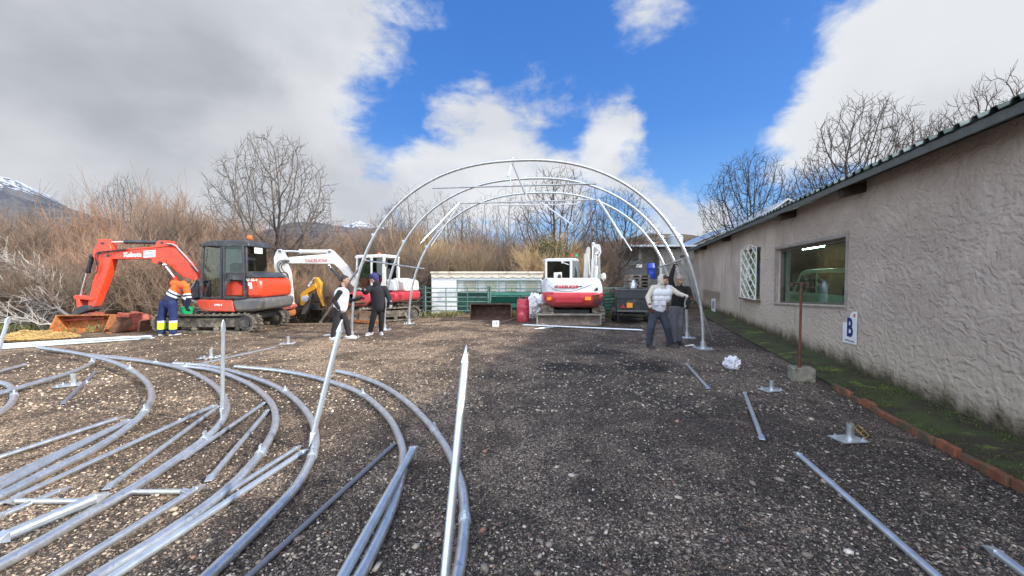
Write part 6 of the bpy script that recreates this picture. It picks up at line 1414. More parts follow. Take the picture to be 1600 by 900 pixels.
def band(c):
    t = (c-pel).dot(axd); near_el = (c-V(el[1])).length < .25 or (c-V(el[0])).length < .2 and c.z < A(0, 458).z
    if c.x > A(284.5, 450).x and c.z < A(0, 456).z:
        z = c.z; z0 = A(0, 456).z
        return 0 if z > z0-.04 else 2 if z > z0-.085 else 1 if z > z0-.12 else 2 if z > z0-.165 else 1
    return 1 if t < .20 else 2 if t < .255 else 1 if t < .30 else 2 if t < .35 else 0
grow('hi_vis_top', q, None, pc, .010, 3, [hv_o, hv_n, hv_s], band)
q = legs(hp_[0], hp_[1], kn[0], kn[1], an[0], an[1], .115, .098, .088, pel+V((-.0, 0, .0)), .0)
navt = cloth('navy_trousers', (.022, .035, .11)); grow('trousers', q, None, pc, .011, 3, [navt, hv_y, hv_s], lambda c: (2 if .36 < c.z < .41 else 1 if .17 < c.z <= .36 else 0))
glv = cloth('dark_glove', (.03, .03, .035)); glove(pc, wr[0], hs[0], glv); glove(pc, wr[1], hs[1], glv)
bsh = mat('dark_boot', (.04, .04, .04), .6); shoe(pc, an[0], (-.2, .9), bsh); shoe(pc, an[1], (.35, .9), bsh)
cb = A(292, 490, .22); gbk = empty('bucket', cb, 'small green plastic tub held above the tracks by the hi-vis man', 'tub')
q = MB(); h_ = (A(0, 479).z-A(0, 490).z); q.lathe(cb, [(0, 0), (.125, 0), (.135, .02), (.155, h_), (.165, h_), (.165, h_-.02), (.15, h_-.02), (.12, .02), (0, .02)], 26); q.build('tub', mat('green_plastic', (.01, .35, .14), .4), gbk)
q = MB(); q.tube([cb+V((math.cos(t)*.16, 0, h_-.01-abs(math.sin(t))*.06)) for t in [math.pi*k/12 for k in range(13)]], .005, 6); q.build('handle', greyp, gbk)

# ---- D: man in beige hoodie and white vest, arm reaching to the right
D = 8.85; A = lambda px, py, dy=0.: AT(px, py, D+dy)
pd_ = empty('person', V((A(1030, 500).x, D, 0)), 'person in beige hood and white vest reaching an arm out to the bright leaning pole', 'person', 'people working on the yard')
hd = A(1037.5, 438, -.05); nk = A(1034, 449); pel = A(1028, 484); sh = [A(1021, 450, -.02), A(1046, 450, .02)]; el = [A(1012, 465, -.06), A(1060, 459, -.10)]; wr = [A(1016, 479, -.20), A(1073, 463.5, -.16)]
hp_ = [A(1022, 488, 0), A(1034, 488, 0)]; kn = [A(1017, 512, -.08), A(1042, 511, -.05)]; an = [V((A(1014, 538).x, D-.02, .09)), V((A(1049, 535).x, D+.05, .09))]
hs = [((.15, -.25, -1), (.8, .3, 0), .8, -1), ((1, -.05, -.05), (0, -.2, -1), 1.1, -1)]
body, P, M = nude(pd_, hd, (.72, -.75, -.42), (.1, -.1, 1), nk, pel, sh, el, wr, hp_, kn, an, hs); face_parts(pd_, P, M)
q = MB(); q.ell(P(0, -.018, .050), (.084, .090, .080), M); q.caps(P(-.05, .06, .075), P(.05, .06, .075), .026, .026); grow('hair', q, hairm, pd_, .009, 1)
q = MB(); q.caps(P(-.02, -.030, -.085), P(.03, .045, -.095), .022, .02); q.ell(P(0, .052, -.076), (.04, .034, .026), M); grow('beard', q, hairm, pd_, .008, 1)
bei = cloth('beige_hoodie', (.50, .455, .40)); q = MB()
q.ell(P(0, -.065, .02), (.110, .085, .120), M); q.caps(P(-.085, -.02, .07), P(-.08, .0, -.07), .03, .035); q.caps(P(.085, -.02, .07), P(.08, .0, -.07), .03, .035); q.caps(P(-.07, -.03, .105), P(.07, -.03, .105), .028, .028); q.caps(P(0, -.04, -.09), V(nk)-V((0, 0, .03)), .095, .105)
q.caps(A(1033, 460), A(1029, 482), .148, .145, 20, (V((0, 1, 0)), .72)); q.caps(sh[0], sh[1], .072, .072)
for i in (0, 1): arm(q, sh[i], el[i], V(wr[i]), .074, .058, .044)
grow('hoodie', q, bei, pd_, .010)
q = MB(); q.caps(A(1032, 461), A(1029, 482), .168, .165, 20, (V((0, 1, 0)), .74)); q.caps(A(1024, 450.5), A(1043, 450.5), .084, .084); q.caps(A(1025, 458, -.02), A(1042, 458, -.02), .125, .125, 16, (V((0, 1, 0)), .95)); q.caps(A(1026, 466, -.02), A(1040, 466, -.02), .12, .12); vo = grow('vest', q, vestw, pd_, .012, 4)
for k in (-1, 1): q.box(A(1031+k*6, 474, -.148), (.10, .02, .10))
q.box(A(1039, 459, -.135), (.09, .02, .07)); q.build('vest_pocket', mat('pale_vest_pocket', (.60, .61, .68), .8), vo, bevel=.01)
q = legs(hp_[0], hp_[1], kn[0], kn[1], an[0], an[1], .108, .088, .070, pel-V((0, 0, .03)), .02); grow('trousers', q, cloth('slate_joggers', (.042, .05, .068)), pd_, .011)
rg_ = cloth('dark_red_glove', (.14, .03, .03)); glove(pd_, wr[0], hs[0], rg_); glove(pd_, wr[1], hs[1], cloth('brown_glove', (.07, .03, .03)))
bks = mat('black_trainer', (.03, .03, .034), .6); dks = mat('dark_sole', (.05, .05, .05), .7); shoe(pd_, an[0], (.15, -1), bks, dks); shoe(pd_, an[1], (.75, -.7), bks, dks)

# ---- E: person with beanie and black jumper behind, one arm up
D = 9.25; A = lambda px, py, dy=0.: AT(px, py, D+dy)
pe = empty('person', V((A(1057, 500).x, D, 0)), 'person in grey beanie and black jumper raising an arm to hold the purlin', 'person', 'people working on the yard')
hd = A(1062, 438, -.04); nk = A(1062, 449); pel = A(1057, 479); sh = [A(1051, 452, .02), A(1074, 452, 0)]; el = [A(1048, 436, .0), A(1079, 466, -.1)]; wr = [A(1052, 420, -.04), A(1074, 474.5, -.26)]
hp_ = [A(1052, 484, 0), A(1063, 484, 0)]; kn = [A(1052, 509, -.03), A(1062, 509, -.03)]; an = [V((A(1054, 534).x, D-.02, .09)), V((A(1061, 534).x, D+.03, .09))]
hs = [((.2, 0, 1), (.6, -.6, 0), 1.2, 1), ((-.1, -.5, -.6), (-.7, .2, .2), .8, 1)]
body, P, M = nude(pe, hd, (.12, -.95, -.22), (0, -.1, 1), nk, pel, sh, el, wr, hp_, kn, an, hs); face_parts(pe, P, M)
q = MB(); q.ell(P(0, -.012, .058), (.090, .100, .080), M); q.caps(P(-.06, .05, .048), P(.06, .05, .048), .030, .030); q.ell(P(0, -.04, .02), (.088, .07, .06), M); grow('beanie', q, cloth('beige_beanie', (.34, .28, .26)), pe, .009, 2)
q = MB(); q.caps(A(1061, 460), A(1058, 478), .160, .145, 20, (V((0, 1, 0)), .72)); q.caps(sh[0], sh[1], .078, .078)
for i in (0, 1): arm(q, sh[i], el[i], V(wr[i]), .080, .062, .046)
q.caps(nk-V((0, 0, .02)), nk+V((0, 0, .04)), .066, .066); grow('jumper', q, black_c, pe, .010)
q = MB(); q.caps(A(1056, 482), A(1060, 482), .12, .12, 16, (V((0, 1, 0)), .75)); q.caps(A(1052, 484), A(1063, 484), .10, .10); grow('shirt_hem', q, mat('white_shirt', (.6, .6, .6), .8), pe, .01)
q = legs(hp_[0], hp_[1], kn[0], kn[1], an[0], an[1], .108, .088, .068, pel-V((0, 0, .07)), .02); grow('trousers', q, cloth('grey_joggers', (.12, .122, .14)), pe, .011)
glove(pe, wr[0], hs[0], black_c); glove(pe, wr[1], hs[1], black_c)
shoe(pe, an[0], (-.1, -1), bks, dks); shoe(pe, an[1], (.2, -1), bks, dks)

# ================================================================== BARE TREES AND THICKET
def twigmat(name, a, b, lo=.9, hi=1.65):
    m = bpy.data.materials.new(name); m.use_nodes = True; t = NT(m.node_tree); bs = t.n['Principled BSDF']
    oi = t.new('ShaderNodeObjectInfo'); at = t.new('ShaderNodeAttribute'); at.attribute_name = 'twig_tone'
    c = t.mix(at.outputs['Fac'], a, b); v = t.math('ADD', t.math('MULTIPLY', oi.outputs['Random'], hi-lo), lo)
    hsv = t.new('ShaderNodeHueSaturation'); t.put(hsv.inputs['Color'], c); t.put(hsv.inputs['Value'], v); t.put(hsv.inputs['Saturation'], t.math('ADD', t.math('MULTIPLY', oi.outputs['Random'], .3), .85))
    t.put(bs.inputs['Base Color'], hsv.outputs[0]); bs.inputs['Roughness'].default_value = .8; bs.inputs['Specular IOR Level'].default_value = .2; return m
class Twigs:
    def __init__(s): s.v = []; s.f = []; s.t = []
    def seg(s, path, r0, r1, n, tone):
        fr = frames(path); m = len(fr); k0 = len(s.v)
        for i, (p, t, a, b) in enumerate(fr):
            r = r0+(r1-r0)*i/(m-1)
            for k in range(n):
                an_ = 2*math.pi*k/n; s.v.append(p+a*(math.cos(an_)*r)+b*(math.sin(an_)*r)); s.t.append(tone)
        for i in range(m-1):
            for k in range(n): s.f.append((k0+i*n+k, k0+i*n+(k+1) % n, k0+(i+1)*n+(k+1) % n, k0+(i+1)*n+k))
    def mesh(s, name, m):
        me = bpy.data.meshes.new(name); me.from_pydata([tuple(x) for x in s.v], [], s.f); at = me.attributes.new('twig_tone', 'FLOAT', 'POINT'); at.data.foreach_set('value', s.t)
        me.materials.append(m); me.polygons.foreach_set('use_smooth', [True]*len(s.f)); return me
def limb(rg, p, d, L, r, nseg, wander, up):
    pts = [p.copy()]; d = d.normalized()
    for i in range(nseg):
        d = (d+V((rg.gauss(0, wander), rg.gauss(0, wander), rg.gauss(0, wander)+up))).normalized(); pts.append(pts[-1]+d*L/nseg)
    return pts, d
from mathutils.kdtree import KDTree
def grow_tree(seed, H, rx, zb, N, lean=.0, dk=.36, st=.24, rt=.009, forks=1):
    """crown grown by branches competing for free space inside an uneven egg-shaped volume"""
    rg = random.Random(seed); cz = (H+zb)/2; rz = (H-zb)/2; pts = []
    while len(pts) < N:
        p = V((rg.uniform(-1, 1), rg.uniform(-1, 1), rg.uniform(-1, 1))); l = p.length
        if l > 1 or l < .12 or rg.random() > .35+.75*l: continue
        k = 1+.32*noise.noise(p.normalized()*1.9+V((seed, 0, 0))); taper = 1-.25*p.z
        pts.append(V((p.x*rx*k*taper, p.y*rx*k*taper, cz+p.z*rz*(1+.12*noise.noise(p*2+V((0, seed, 0)))))))
    nodes = [V((0, 0, -.15))]; par = [-1]; d0 = V((lean, rg.uniform(-.05, .05), 1)).normalized()
    while nodes[-1].z < zb*.75: nodes.append(nodes[-1]+(d0+V((rg.gauss(0, .08), rg.gauss(0, .08), 0))).normalized()*st); par.append(len(nodes)-2)
    alive = pts
    for it in range(150):
        kd = KDTree(len(nodes))
        for i, n in enumerate(nodes): kd.insert(n, i)
        kd.balance(); pull = {}; keep = []
        for p in alive:
            co, i, dist = kd.find(p)
            if dist < dk: continue
            keep.append(p)
            if dist < 3.2: pull.setdefault(i, V((0, 0, 0))); pull[i] += (p-nodes[i]).normalized()
        alive = keep
        if not pull or not alive: break
        n0 = len(nodes)
        for i, d in pull.items():
            if d.length < .05: continue
            pd = (nodes[i]-nodes[par[i]]).normalized() if par[i] >= 0 else V((0, 0, 1))
            nd = (d.normalized()+pd*.55+V((rg.gauss(0, .14), rg.gauss(0, .14), rg.gauss(0, .12)+.12))).normalized(); q0 = nodes[i]+nd*st
            if kd.find(q0)[2] < st*.62: continue
            nodes.append(q0); par.append(i)
        if len(nodes) > 9000: break
    n = len(nodes); kids = [[] for _ in range(n)]
    for i, p in enumerate(par):
        if p >= 0: kids[p].append(i)
    rad = [0.]*n
    for i in range(n-1, -1, -1): rad[i] = rt if not kids[i] else sum(rad[k]**2.35 for k in kids[i])**(1/2.35)
    T = Twigs(); C = Twigs(); stack = [(0, [])]
    def out(ch, rs):
        big = rs[0] > .055; tw = T if big else C; nn = 8 if rs[0] > .1 else 5 if rs[0] > .03 else 3; fr = frames(ch); k0 = len(tw.v); tone = rg.random()
        for (p, t, a, b_), r in zip(fr, rs):
            for k in range(nn): an_ = 2*math.pi*k/nn; tw.v.append(p+a*(math.cos(an_)*r)+b_*(math.sin(an_)*r)); tw.t.append(tone)
        for i in range(len(ch)-1):
            for k in range(nn): tw.f.append((k0+i*nn+k, k0+i*nn+(k+1) % nn, k0+(i+1)*nn+(k+1) % nn, k0+(i+1)*nn+k))
    while stack:
        i, pre = stack.pop(); ch = [nodes[p] for p in pre]+[nodes[i]]; rs = [rad[i]]*len(ch); big = rad[i] > .055
        while kids[i]:
            ks = sorted(kids[i], key=lambda k: -rad[k])
            for k in ks[1:]: stack.append((k, [i]))
            if (rad[ks[0]] > .055) != big: stack.append((ks[0], [i])); break
            i = ks[0]; ch.append(nodes[i]); rs.append(rad[i])
        if len(ch) > 1: out(ch, rs)
    for i in range(n):
        if rad[i] < .03 and par[i] >= 0:
            pd = (nodes[i]-nodes[par[i]]).normalized()
            for _ in range(2 if not kids[i] else (1 if rg.random() < .6 else 0)):
                d = (pd*.8+V((rg.gauss(0, .5), rg.gauss(0, .5), rg.gauss(.25, .4)))).normalized(); q_, _d = limb(rg, nodes[i], d, rg.uniform(.2, .55), rt, 3, .12, .1); C.seg(q_, rt*.8, rt*.5, 3, rg.random())
    return T, C
def grow_shrub(seed, H, W_, nst, nsub, ntw, r0=.022, rt=.0048):
    rg = random.Random(seed); T = Twigs(); C = Twigs()
    for i in range(nst):
        a = rg.uniform(0, 6.28); ang = rg.random()**.8*W_; d = V((math.cos(a)*math.sin(ang), math.sin(a)*math.sin(ang), math.cos(ang))); L = H*rg.uniform(.55, 1.)
        pts, dd = limb(rg, V((rg.gauss(0, .25), rg.gauss(0, .25), -.05)), d, L*.62, r0, 6, .12, .04); T.seg(pts, r0*rg.uniform(.6, 1.2), r0*.35, 5, rg.uniform(0, .5))
        for j in range(nsub):
            u = rg.uniform(.15, 1.)**.8; x = u*(len(pts)-1); k = int(min(x, len(pts)-2)); p = pts[k].lerp(pts[k+1], x-k); s_ = V((rg.gauss(0, 1), rg.gauss(0, 1), rg.gauss(0, .5)+.5)).normalized()
            d2 = ((pts[k+1]-pts[k]).normalized()+s_*rg.uniform(.4, .9)).normalized(); q_, d3 = limb(rg, p, d2, L*rg.uniform(.2, .42), r0*.4, 4, .15, .08); C.seg(q_, r0*.36, rt, 3, rg.uniform(.3, .9))
            for k2 in range(ntw):
                u2 = rg.uniform(.1, 1); x2 = u2*4; k3 = int(min(x2, 3)); p2 = q_[k3].lerp(q_[k3+1], x2-k3); s2 = V((rg.gauss(0, 1), rg.gauss(0, 1), rg.gauss(0, .7)+.5)).normalized()
                d4 = ((q_[k3+1]-q_[k3]).normalized()*.8+s2*rg.uniform(.4, .9)).normalized(); z_, _ = limb(rg, p2, d4, L*rg.uniform(.08, .20), rt, 3, .14, .08); C.seg(z_, rt, rt*.55, 3, rg.uniform(.4, 1.))
    return T, C
m_grey = twigmat('grey_bark', (.19, .175, .155), (.16, .14, .12)); m_dark = twigmat('dark_bark', (.052, .045, .04), (.075, .058, .047), .7, 1.3); m_red = twigmat('reddish_twigs', (.17, .135, .11), (.29, .18, .12))
m_tan = twigmat('tan_twigs', (.18, .14, .10), (.33, .235, .13)); m_brown = twigmat('brown_twigs', (.17, .14, .115), (.165, .115, .082)); m_pale = twigmat('pale_branches', (.36, .33, .29), (.25, .20, .155))
HT = {}; WD = {}
def proto(T, C, name, mt, mc, a='trunk', b='crown'):
    zz = sorted(x.z for x in C.v); r_ = (T.mesh(a, mt), C.mesh(b, mc), name, a, b); HT[r_[1].name] = zz[int(len(zz)*.9985)]; xx_ = sorted(x.x for x in C.v); yy_ = sorted(x.y for x in C.v); WD[r_[1].name] = (xx_[int(len(xx_)*.985)]-xx_[int(len(xx_)*.015)]+yy_[int(len(yy_)*.985)]-yy_[int(len(yy_)*.015)])/2; return r_
def plant(pr, loc, rz, sc, label, cat, group=None, hz=1., wx_=1.):
    tm, cm, name, a, b = pr; e = empty(name, loc, label, cat, group); e.rotation_euler = (0, 0, rz); e.scale = (sc*wx_, sc*wx_, sc*hz)
    for me, n in ((tm, a), (cm, b)):
        o = bpy.data.objects.new(n, me); COL.objects.link(o); o.parent = e
    return e
T1 = proto(*grow_tree(3, 9.6, 3.5, 2.2, 2600, .0, .30, .22, .0115), 'bare_tree', m_dark, twigmat('grey_brown_twigs', (.115, .10, .088), (.13, .112, .098), .8, 1.2))
T2 = proto(*grow_tree(11, 9.5, 2.0, 1.2, 1300, .03), 'bare_tree', m_grey, m_brown)
T3 = proto(*grow_tree(23, 9.5, 2.9, 2.0, 2000, -.04, .32, .24, .011), 'bare_tree', m_dark, m_dark)
T4 = proto(*grow_tree(31, 9.5, 3.6, 2.3, 2900, .02, .30, .22, .0115), 'bare_tree', m_dark, m_dark)
S1 = proto(*grow_shrub(1, 5.2, .75, 26, 15, 14, .030, .0075), 'bare_shrub', m_pale, m_red, 'stems', 'twigs')
S2 = proto(*grow_shrub(2, 5.0, .95, 26, 15, 13, .030, .0075), 'bare_shrub', m_brown, m_brown, 'stems', 'twigs')
S3 = proto(*grow_shrub(3, 4.0, .55, 28, 14, 12, .026, .007), 'bare_shrub', m_tan, m_tan, 'stems', 'twigs')
S4 = proto(*grow_shrub(4, 4.6, 1.1, 22, 13, 12, .036, .0075), 'bare_shrub', m_pale, m_brown, 'stems', 'twigs')
vr = random.Random(42)
def at_px(px, Y): x = AT(px, 430, Y).x; return V((x, Y, gz(x, Y)))
# thicket at the left: row after row of shrubs, taller behind
thl = {0: 'bare rust-tinted shrub', 1: 'bare grey-brown shrub', 2: 'tan slender-stemmed bare shrub', 3: 'arching bare shrub with pale stems'}
PR = [S1, S2, S3, S4]
def where(px, Y):
    a = ', far left' if px < 60 else ', above the orange bucket' if px < 175 else ', behind the red boom' if px < 300 else ', behind the red machine cab' if px < 425 else ', behind the white boom' if px < 560 else ', behind the left arch feet' if px < 670 else ', above the white shelter' if px < 840 else ', by the rear-facing excavator'
    return a+(', front row' if Y < 17 else ', second row' if Y < 19 else ', third row' if Y < 23 else ', rear row')
def shrub_row(x0, x1, step, Y, kinds, top, jit=.8, gap=0):
    px = x0
    while px < x1:
        k = vr.choice(kinds); Yy = Y+vr.uniform(-jit, jit); p = at_px(px+vr.uniform(-step*.3, step*.3), Yy); t_ = top(px) if callable(top) else top
        ztop = CAMH+(432-t_)/600*Yy-p.z; hz = HT[PR[k][1].name]; sc = max(.45, ztop/hz)*vr.uniform(.88, 1.06)
        wd = min(sc, 1.35); e = plant(PR[k], p, vr.uniform(0, 6.28), wd, thl[k]+where(px, Y), 'shrub', ['rust-tinted thicket shrubs', 'grey-brown thicket shrubs', 'tan shrubs beyond the gates', 'low arching shrubs at the yard edge'][k], sc/wd)
        px += step*vr.uniform(.8, 1.2)
ltop = lambda px: (343 if px > 120 else 328)-52*math.exp(-((px-265)/100)**2)-14*math.exp(-((px-30)/50)**2)+ (10 if px > 440 else 0)
shrub_row(-60, 640, 62, 24, (0, 0, 1), ltop)
shrub_row(-80, 660, 64, 20, (0, 1, 1), lambda px: ltop(px)+22)
shrub_row(-70, 640, 66, 17.5, (1, 3, 0), lambda px: ltop(px)+58, .5)
shrub_row(-60, 130, 60, 14.6, (3, 3, 1), 400, .4)
shrub_row(140, 440, 70, 15.9, (3, 1), 425, .3)
shrub_row(545, 640, 60, 16.6, (3, 1), 425, .3)
shrub_row(630, 925, 40, 22, (2, 2, 1), lambda px: 372 if px < 760 else 385, 1.)
shrub_row(640, 930, 48, 26, (1, 2, 0), 362, 1.)
shrub_row(660, 925, 52, 32, (1, 1), 352, 1.)
shrub_row(520, 660, 44, 30, (1, 0), 345, 1.)
# individual trees
s_ = (CAMH+(432-212)/600*21+.9)/HT[T1[1].name]; plant(T1, at_px(430, 21.0), 1.0, s_, wx_=6.0/(WD[T1[1].name]*s_), label='tall spreading bare tree alone behind the red excavator cab', cat='tree')
for (px, Y, pr, top, rz, lab) in (
    (640, 30, T2, 292, 0., 'bare upright tree seen through the left shoulder of the front arch'), (612, 34, T3, 322, 2., 'smaller bare tree just outside the left curve of the front arch'),
    (690, 31, T2, 300, 1.2, 'bare upright tree left of the arch apex, right of the first one'), (755, 34, T2, 300, 2.6, 'slender bare tree under the arch, left of its king posts'),
    (800, 33, T2, 288, 4.1, 'slender bare tree straight beneath the apex of the arches'), (872, 27, T3, 262, .8, 'large dark-limbed bare tree rising above the rear-facing excavator'),
    (925, 33, T2, 300, 5.2, 'slender bare tree right of the dark-limbed tree'), (968, 27, T3, 292, 3.0, 'bare tree with a thick trunk left of the grey shed'),
    (716, 37, T3, 318, 3.7, 'bare tree far back between the middle arch and its tie bar'), (1166, 31, T4, 238, .3, 'round-crowned bare tree behind the corrugated roof, before blue sky'),
    (1345, 24, T4, 155, 2.2, 'large bare tree rising over the roof right of the blue gap'), (1550, 24, T4, 122, 4.4, 'bare tree over the roof at the right edge of the picture'), (1262, 29, T3, 262, 1.1, 'smaller bare tree low over the roof beside the large one'), (1450, 27, T4, 185, 5.6, 'bare tree between the two large ones over the roof')):
    p = at_px(px, Y); H_ = (CAMH+(432-top)/600*Y-p.z); s_ = H_/HT[pr[1].name]; wm = {1166: 6.6, 1345: 7.0, 1550: 7.5, 1450: 6.0, 1262: 4.5, 872: 6.2, 968: 4.8}.get(px, 4.2); plant(pr, p, rz, s_, lab, 'tree', wx_=wm/(WD[pr[1].name]*s_))
for (px, Y, top, lab, rz) in ((197, 60, 274, 'small round dark tree above the thicket under the grey cloud', 0), (118, 62, 284, 'thin dark tree above the thicket, left of the round dark one', 2), (148, 64, 280, 'thin dark tree standing close left of the round dark one', 4)):
    p = at_px(px, Y); H_ = (CAMH+(432-top)/600*Y-p.z); pr = T4 if px == 197 else T2; plant(pr, p, rz, H_/HT[pr[1].name], lab, 'tree', wx_=(6.5 if px == 197 else 3.6)/(WD[pr[1].name]*H_/HT[pr[1].name]))
# evergreen ivy-clad bush
iv = random.Random(5); c_ = at_px(858, 24); e = empty('evergreen_bush', c_, 'dark olive evergreen bush in the middle beyond the white shelter', 'bush')
V_, F_, Tn = [], [], []
for _ in range(9000):
    u = V((iv.gauss(0, 1), iv.gauss(0, 1), iv.gauss(0, 1))).normalized(); r_ = iv.random()**.45; lump = 1+.45*noise.noise(u*2.2)
    p = V((u.x*1.6*r_*lump, u.y*1.3*r_*lump, 2.0+u.z*1.9*r_*lump)); a = V((iv.gauss(0, 1), iv.gauss(0, 1), iv.gauss(0, 1))).normalized(); b_ = a.orthogonal().normalized(); L = iv.uniform(.05, .10); k = len(V_)
    V_ += [p-a*L, p+b_*L*.45, p+a*L, p-b_*L*.45]; F_.append((k, k+1, k+2, k+3)); t_ = iv.random(); Tn += [t_]*4
me = bpy.data.meshes.new('foliage'); me.from_pydata([tuple(x+c_) for x in V_], [], F_); me.transform(Matrix.Translation(-c_)); at = me.attributes.new('twig_tone', 'FLOAT', 'POINT'); at.data.foreach_set('value', Tn)
me.materials.append(twigmat('olive_leaves', (.028, .035, .012), (.10, .10, .035))); o = bpy.data.objects.new('foliage', me); COL.objects.link(o); o.parent = e
q = MB(); q.tube([c_+V((0, 0, -.1)), c_+V((.05, 0, 1.)), c_+V((0, .1, 2.6))], [.12, .09, .03], 8); q.build('trunk', m_dark, e)
# brambles: tangled dead undergrowth, too many to count
B = Twigs(); br = random.Random(77)
for _ in range(15000):
    px = br.uniform(-70, 945); Y = br.uniform(15.2, 20) if px > 120 else br.uniform(13.2, 19); x = AT(px, 430, Y).x
    if x > -4.2 and Y < 19.5: Y = br.uniform(19.5, 24); x = AT(px, 430, Y).x
    if 440 < px < 545 and Y < 17.4: continue
    z = gz(x, Y); d = V((br.gauss(0, 1), br.gauss(0, .6), abs(br.gauss(0, .75)))).normalized(); hh = br.random()**1.6*1.9
    pts, _ = limb(br, V((x, Y, z+hh*.6)), d, br.uniform(.5, 1.5), .006, 4, .22, -.04); B.seg(pts, br.uniform(.006, .013), .004, 3, br.random())
me = B.mesh('brambles', twigmat('bramble_stems', (.10, .072, .052), (.30, .235, .17))); o = bpy.data.objects.new('brambles', me); COL.objects.link(o); tag(o, 'tangle of dead brambles and thin stems along the edge of the yard', 'brambles', kind='stuff')
# fallen pale boughs at the far left
for (a, b, r_, Y, lab, sd_) in (((20, 455), (118, 500), .05, 13.2, 'long pale fallen bough lying above the straw heap, left of the orange bucket', 1), ((45, 415), (105, 478), .045, 14.0, 'pale dead bough slanting down through the shrubs at the far left', 2), ((0, 492), (95, 508), .03, 12.4, 'thin fallen bough just behind the straw heap', 3), ((0, 402), (70, 445), .04, 14.3, 'pale bough at the left edge of the thicket', 4)):
    rg = random.Random(sd_); A_, B_ = AT(*a, Y+.4), AT(*b, Y-.3); n = 7; pts = [A_.lerp(B_, k/n)+V((rg.gauss(0, .04), rg.gauss(0, .05), rg.gauss(0, .05))) for k in range(n+1)]; pts.reverse()
    e = empty('fallen_bough', pts[0], lab, 'branch'); T = Twigs(); T.seg([p-pts[0] for p in pts], r_, r_*.4, 7, .1); C = Twigs()
    for k in range(34):
        u = rg.uniform(.1, 1); j = u*n; i_ = int(min(j, n-1)); p = pts[i_].lerp(pts[i_+1], j-i_)-pts[0]; d = (pts[-1]-pts[0]).normalized()+V((rg.gauss(0, .6), rg.gauss(0, .6), rg.gauss(.1, .6)))
        q_, d2 = limb(rg, p, d, rg.uniform(.3, 1.1), .012, 4, .14, .02); C.seg(q_, r_*.35, .006, 4, .2)
        for kk in range(4):
            q2, _ = limb(rg, q_[rg.randint(1, 3)], d2+V((rg.gauss(0, .7), rg.gauss(0, .7), rg.gauss(0, .7))), rg.uniform(.15, .5), .006, 3, .15, .03); C.seg(q2, .008, .004, 3, .3)
    for tw, nm in ((T, 'bough'), (C, 'side_twigs')):
        o = bpy.data.objects.new(nm, tw.mesh(nm, m_pale)); COL.objects.link(o); o.parent = e
# more rough growth beside the track of the second machine
# ================================================================== HILLS, VILLAGE
def hillmat(name, snow):
    m = bpy.data.materials.new(name); m.use_nodes = True; t = NT(m.node_tree); b = t.n['Principled BSDF']; co = t.new('ShaderNodeTexCoord').outputs['Object']
    sc = .006 if snow else .05
    c = t.mix(t.smooth(t.noise(co, sc*1.5, 8, .65), .4, .62), *(((.065, .075, .095), (.12, .12, .125)) if snow else ((.07, .06, .05), (.14, .115, .09))))
    if snow:
        s_ = t.new('ShaderNodeSeparateXYZ'); t.put(s_.inputs[0], co); z = s_.outputs[2]
        f = t.math('ADD', t.math('MULTIPLY', t.noise(co, .02, 9, .75, .8), 1.), t.smooth(z, snow[0], snow[1], -.5, .12)); c = t.mix(t.smooth(f, .56 if snow[0] > 400 else .53, .66), c, (.50, .54, .60))
    t.put(b.inputs['Base Color'], c); b.inputs['Roughness'].default_value = .95; b.inputs['Specular IOR Level'].default_value = 0; return m
def ridge(name, prof, Y0, Yr, Y1, m, nz, amp, lab, step=6):
    pxs = list(range(int(prof[0][0]), int(prof[-1][0])+1, step)); rows = 22; vs = []
    for j in range(rows):
        v = j/(rows-1); Y = Y0+(Yr-Y0)*v/.7 if v < .7 else Yr+(Y1-Yr)*(v-.7)/.3; k = math.sin(min(1, v/.7)*math.pi/2)**1.2 if v < .7 else max(0., math.cos((v-.7)/.3*math.pi/2))**.8
        for px in pxs:
            for (a, b), (c, d) in zip(prof, prof[1:]):
                if a <= px <= c: py = b+(d-b)*(px-a)/(c-a); break
            h = CAMH+(432-py)/600*Yr; X = (px-800)/600*Yr; x = X*(Y/Yr)**.5
            z = h*k+amp*nz_(x, Y, nz)*(k if v < .7 else k)*(.35 if .6 < v < .8 else 1); vs.append((x, Y, z-(0 if v > .05 else 30)))
    n = len(pxs); q = MB(); q.add(vs, [(j*n+i, j*n+i+1, (j+1)*n+i+1, (j+1)*n+i) for j in range(rows-1) for i in range(n-1)], True)
    o = q.build(name, m, sharp=False); tag(o, kind='structure'); return o
def nz_(x, y, s_): return sum(noise.noise(V((x*s_*2**k, y*s_*2**k, k)))/2**k for k in range(5))
ridge('mountain', [(-500, 250), (-200, 262), (-60, 268), (0, 279), (40, 289), (90, 318), (150, 340), (230, 352), (400, 372), (460, 362), (480, 352), (500, 346), (530, 352), (560, 357), (620, 372), (720, 390), (900, 405), (1100, 410), (1300, 400), (1700, 390)], 1300, 2600, 4200, hillmat('mountain_slope', (230, 620)), .0022, 60, '')
ridge('far_mountain', [(480, 380), (530, 358), (552, 351), (563, 345), (575, 350), (600, 356), (660, 372), (760, 390)], 4400, 5600, 6800, hillmat('snowy_peak', (500, 700)), .0012, 60, '', 4)
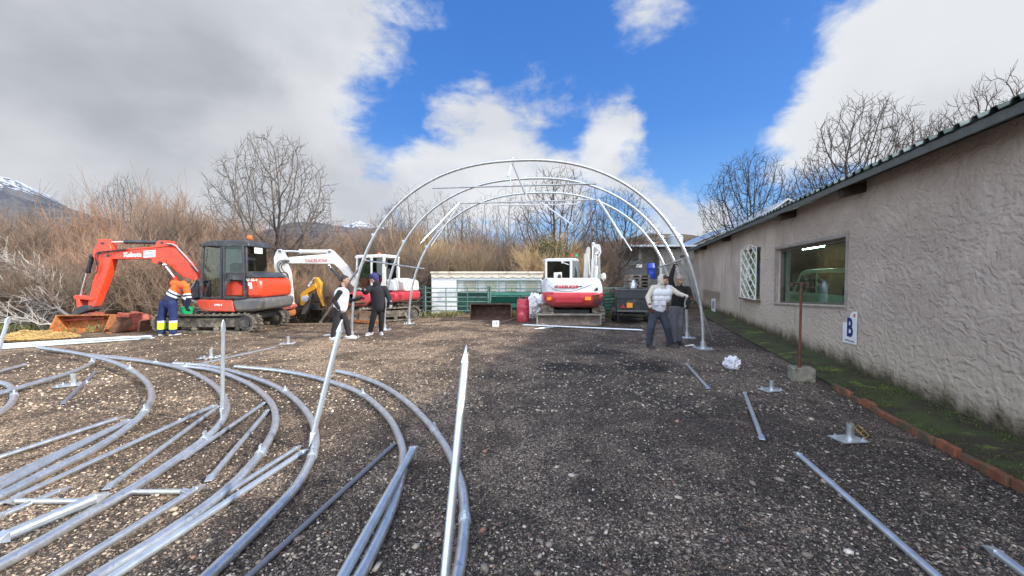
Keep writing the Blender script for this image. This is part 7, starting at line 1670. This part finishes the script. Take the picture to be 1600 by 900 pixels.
ridge('village_hill', [(640, 428), (800, 405), (900, 392), (960, 378), (1000, 371), (1040, 372), (1080, 377), (1105, 370), (1120, 366), (1150, 372), (1250, 392), (1400, 402)], 130, 330, 520, hillmat('scrub_hill', None), .02, 3, '', 10)
vg = random.Random(15); vm = [mat('ochre_wall', (.42, .27, .13), .9), mat('brick_wall', (.26, .12, .075), .9), mat('cream_wall', (.52, .45, .34), .9)]; tile = mat('tile_roof', (.27, .10, .06), .9); dkw = mat('dark_opening', (.03, .03, .03), .5)
vl = ['ochre', 'brick red', 'cream']
houses = [(966, 381, 0), (974, 375, 1), (984, 382, 1), (993, 372, 2), (996, 381, 0), (1004, 376, 1), (1011, 369, 1), (1012, 382, 2), (1019, 377, 0), (1026, 371, 1), (1028, 381, 1), (1036, 376, 2), (1040, 370, 1), (1073, 381, 2), (1082, 378, 1), (1050, 382, 1), (948, 384, 1), (939, 381, 0)]
for i, (px, py, k) in enumerate(houses):
    Y = 200+(384-py)*8+vg.uniform(-4, 4); zb = AT(px, py, Y).z; wd = vg.uniform(3.2, 4.6); x = AT(px, py, Y).x; hh = vg.uniform(1.8, 2.8)
    e = empty('village_house', V((x, Y, zb-hh)), 'distant %s house with a tiled roof on the village hill' % vl[k], 'house', '%s houses on the village hill' % vl[k])
    q = MB(); q.bb((x-wd/2, Y, zb-hh-4), (x+wd/2, Y+4, zb)); q.build('wall', vm[k], e)
    q = MB(); q.prism([V((x-wd/2-.3, Y-.3, zb)), V((x-wd/2-.3, Y+2, zb+1.1)), V((x-wd/2-.3, Y+4.3, zb))], V((wd+.6, 0, 0))); q.build('roof', tile, e)
    for j in range(3):
        xx = x-wd/2+wd*(j+.5)/3; q = MB(); q.bb((xx-.25, Y-.03, zb-1.3), (xx+.25, Y, zb-.5)); q.build('window', dkw, e)
for i in range(26):
    px = vg.uniform(930, 1160); Y = vg.uniform(90, 180); p = at_px(px, Y); top = vg.uniform(366, 380); H_ = CAMH+(432-top)/600*Y-p.z
    pr = vg.choice((T3, T4)); plant(pr, p, vg.uniform(0, 6), H_/HT[pr[1].name], 'distant bare tree on the slope below the village houses', 'tree', 'distant trees below the village')
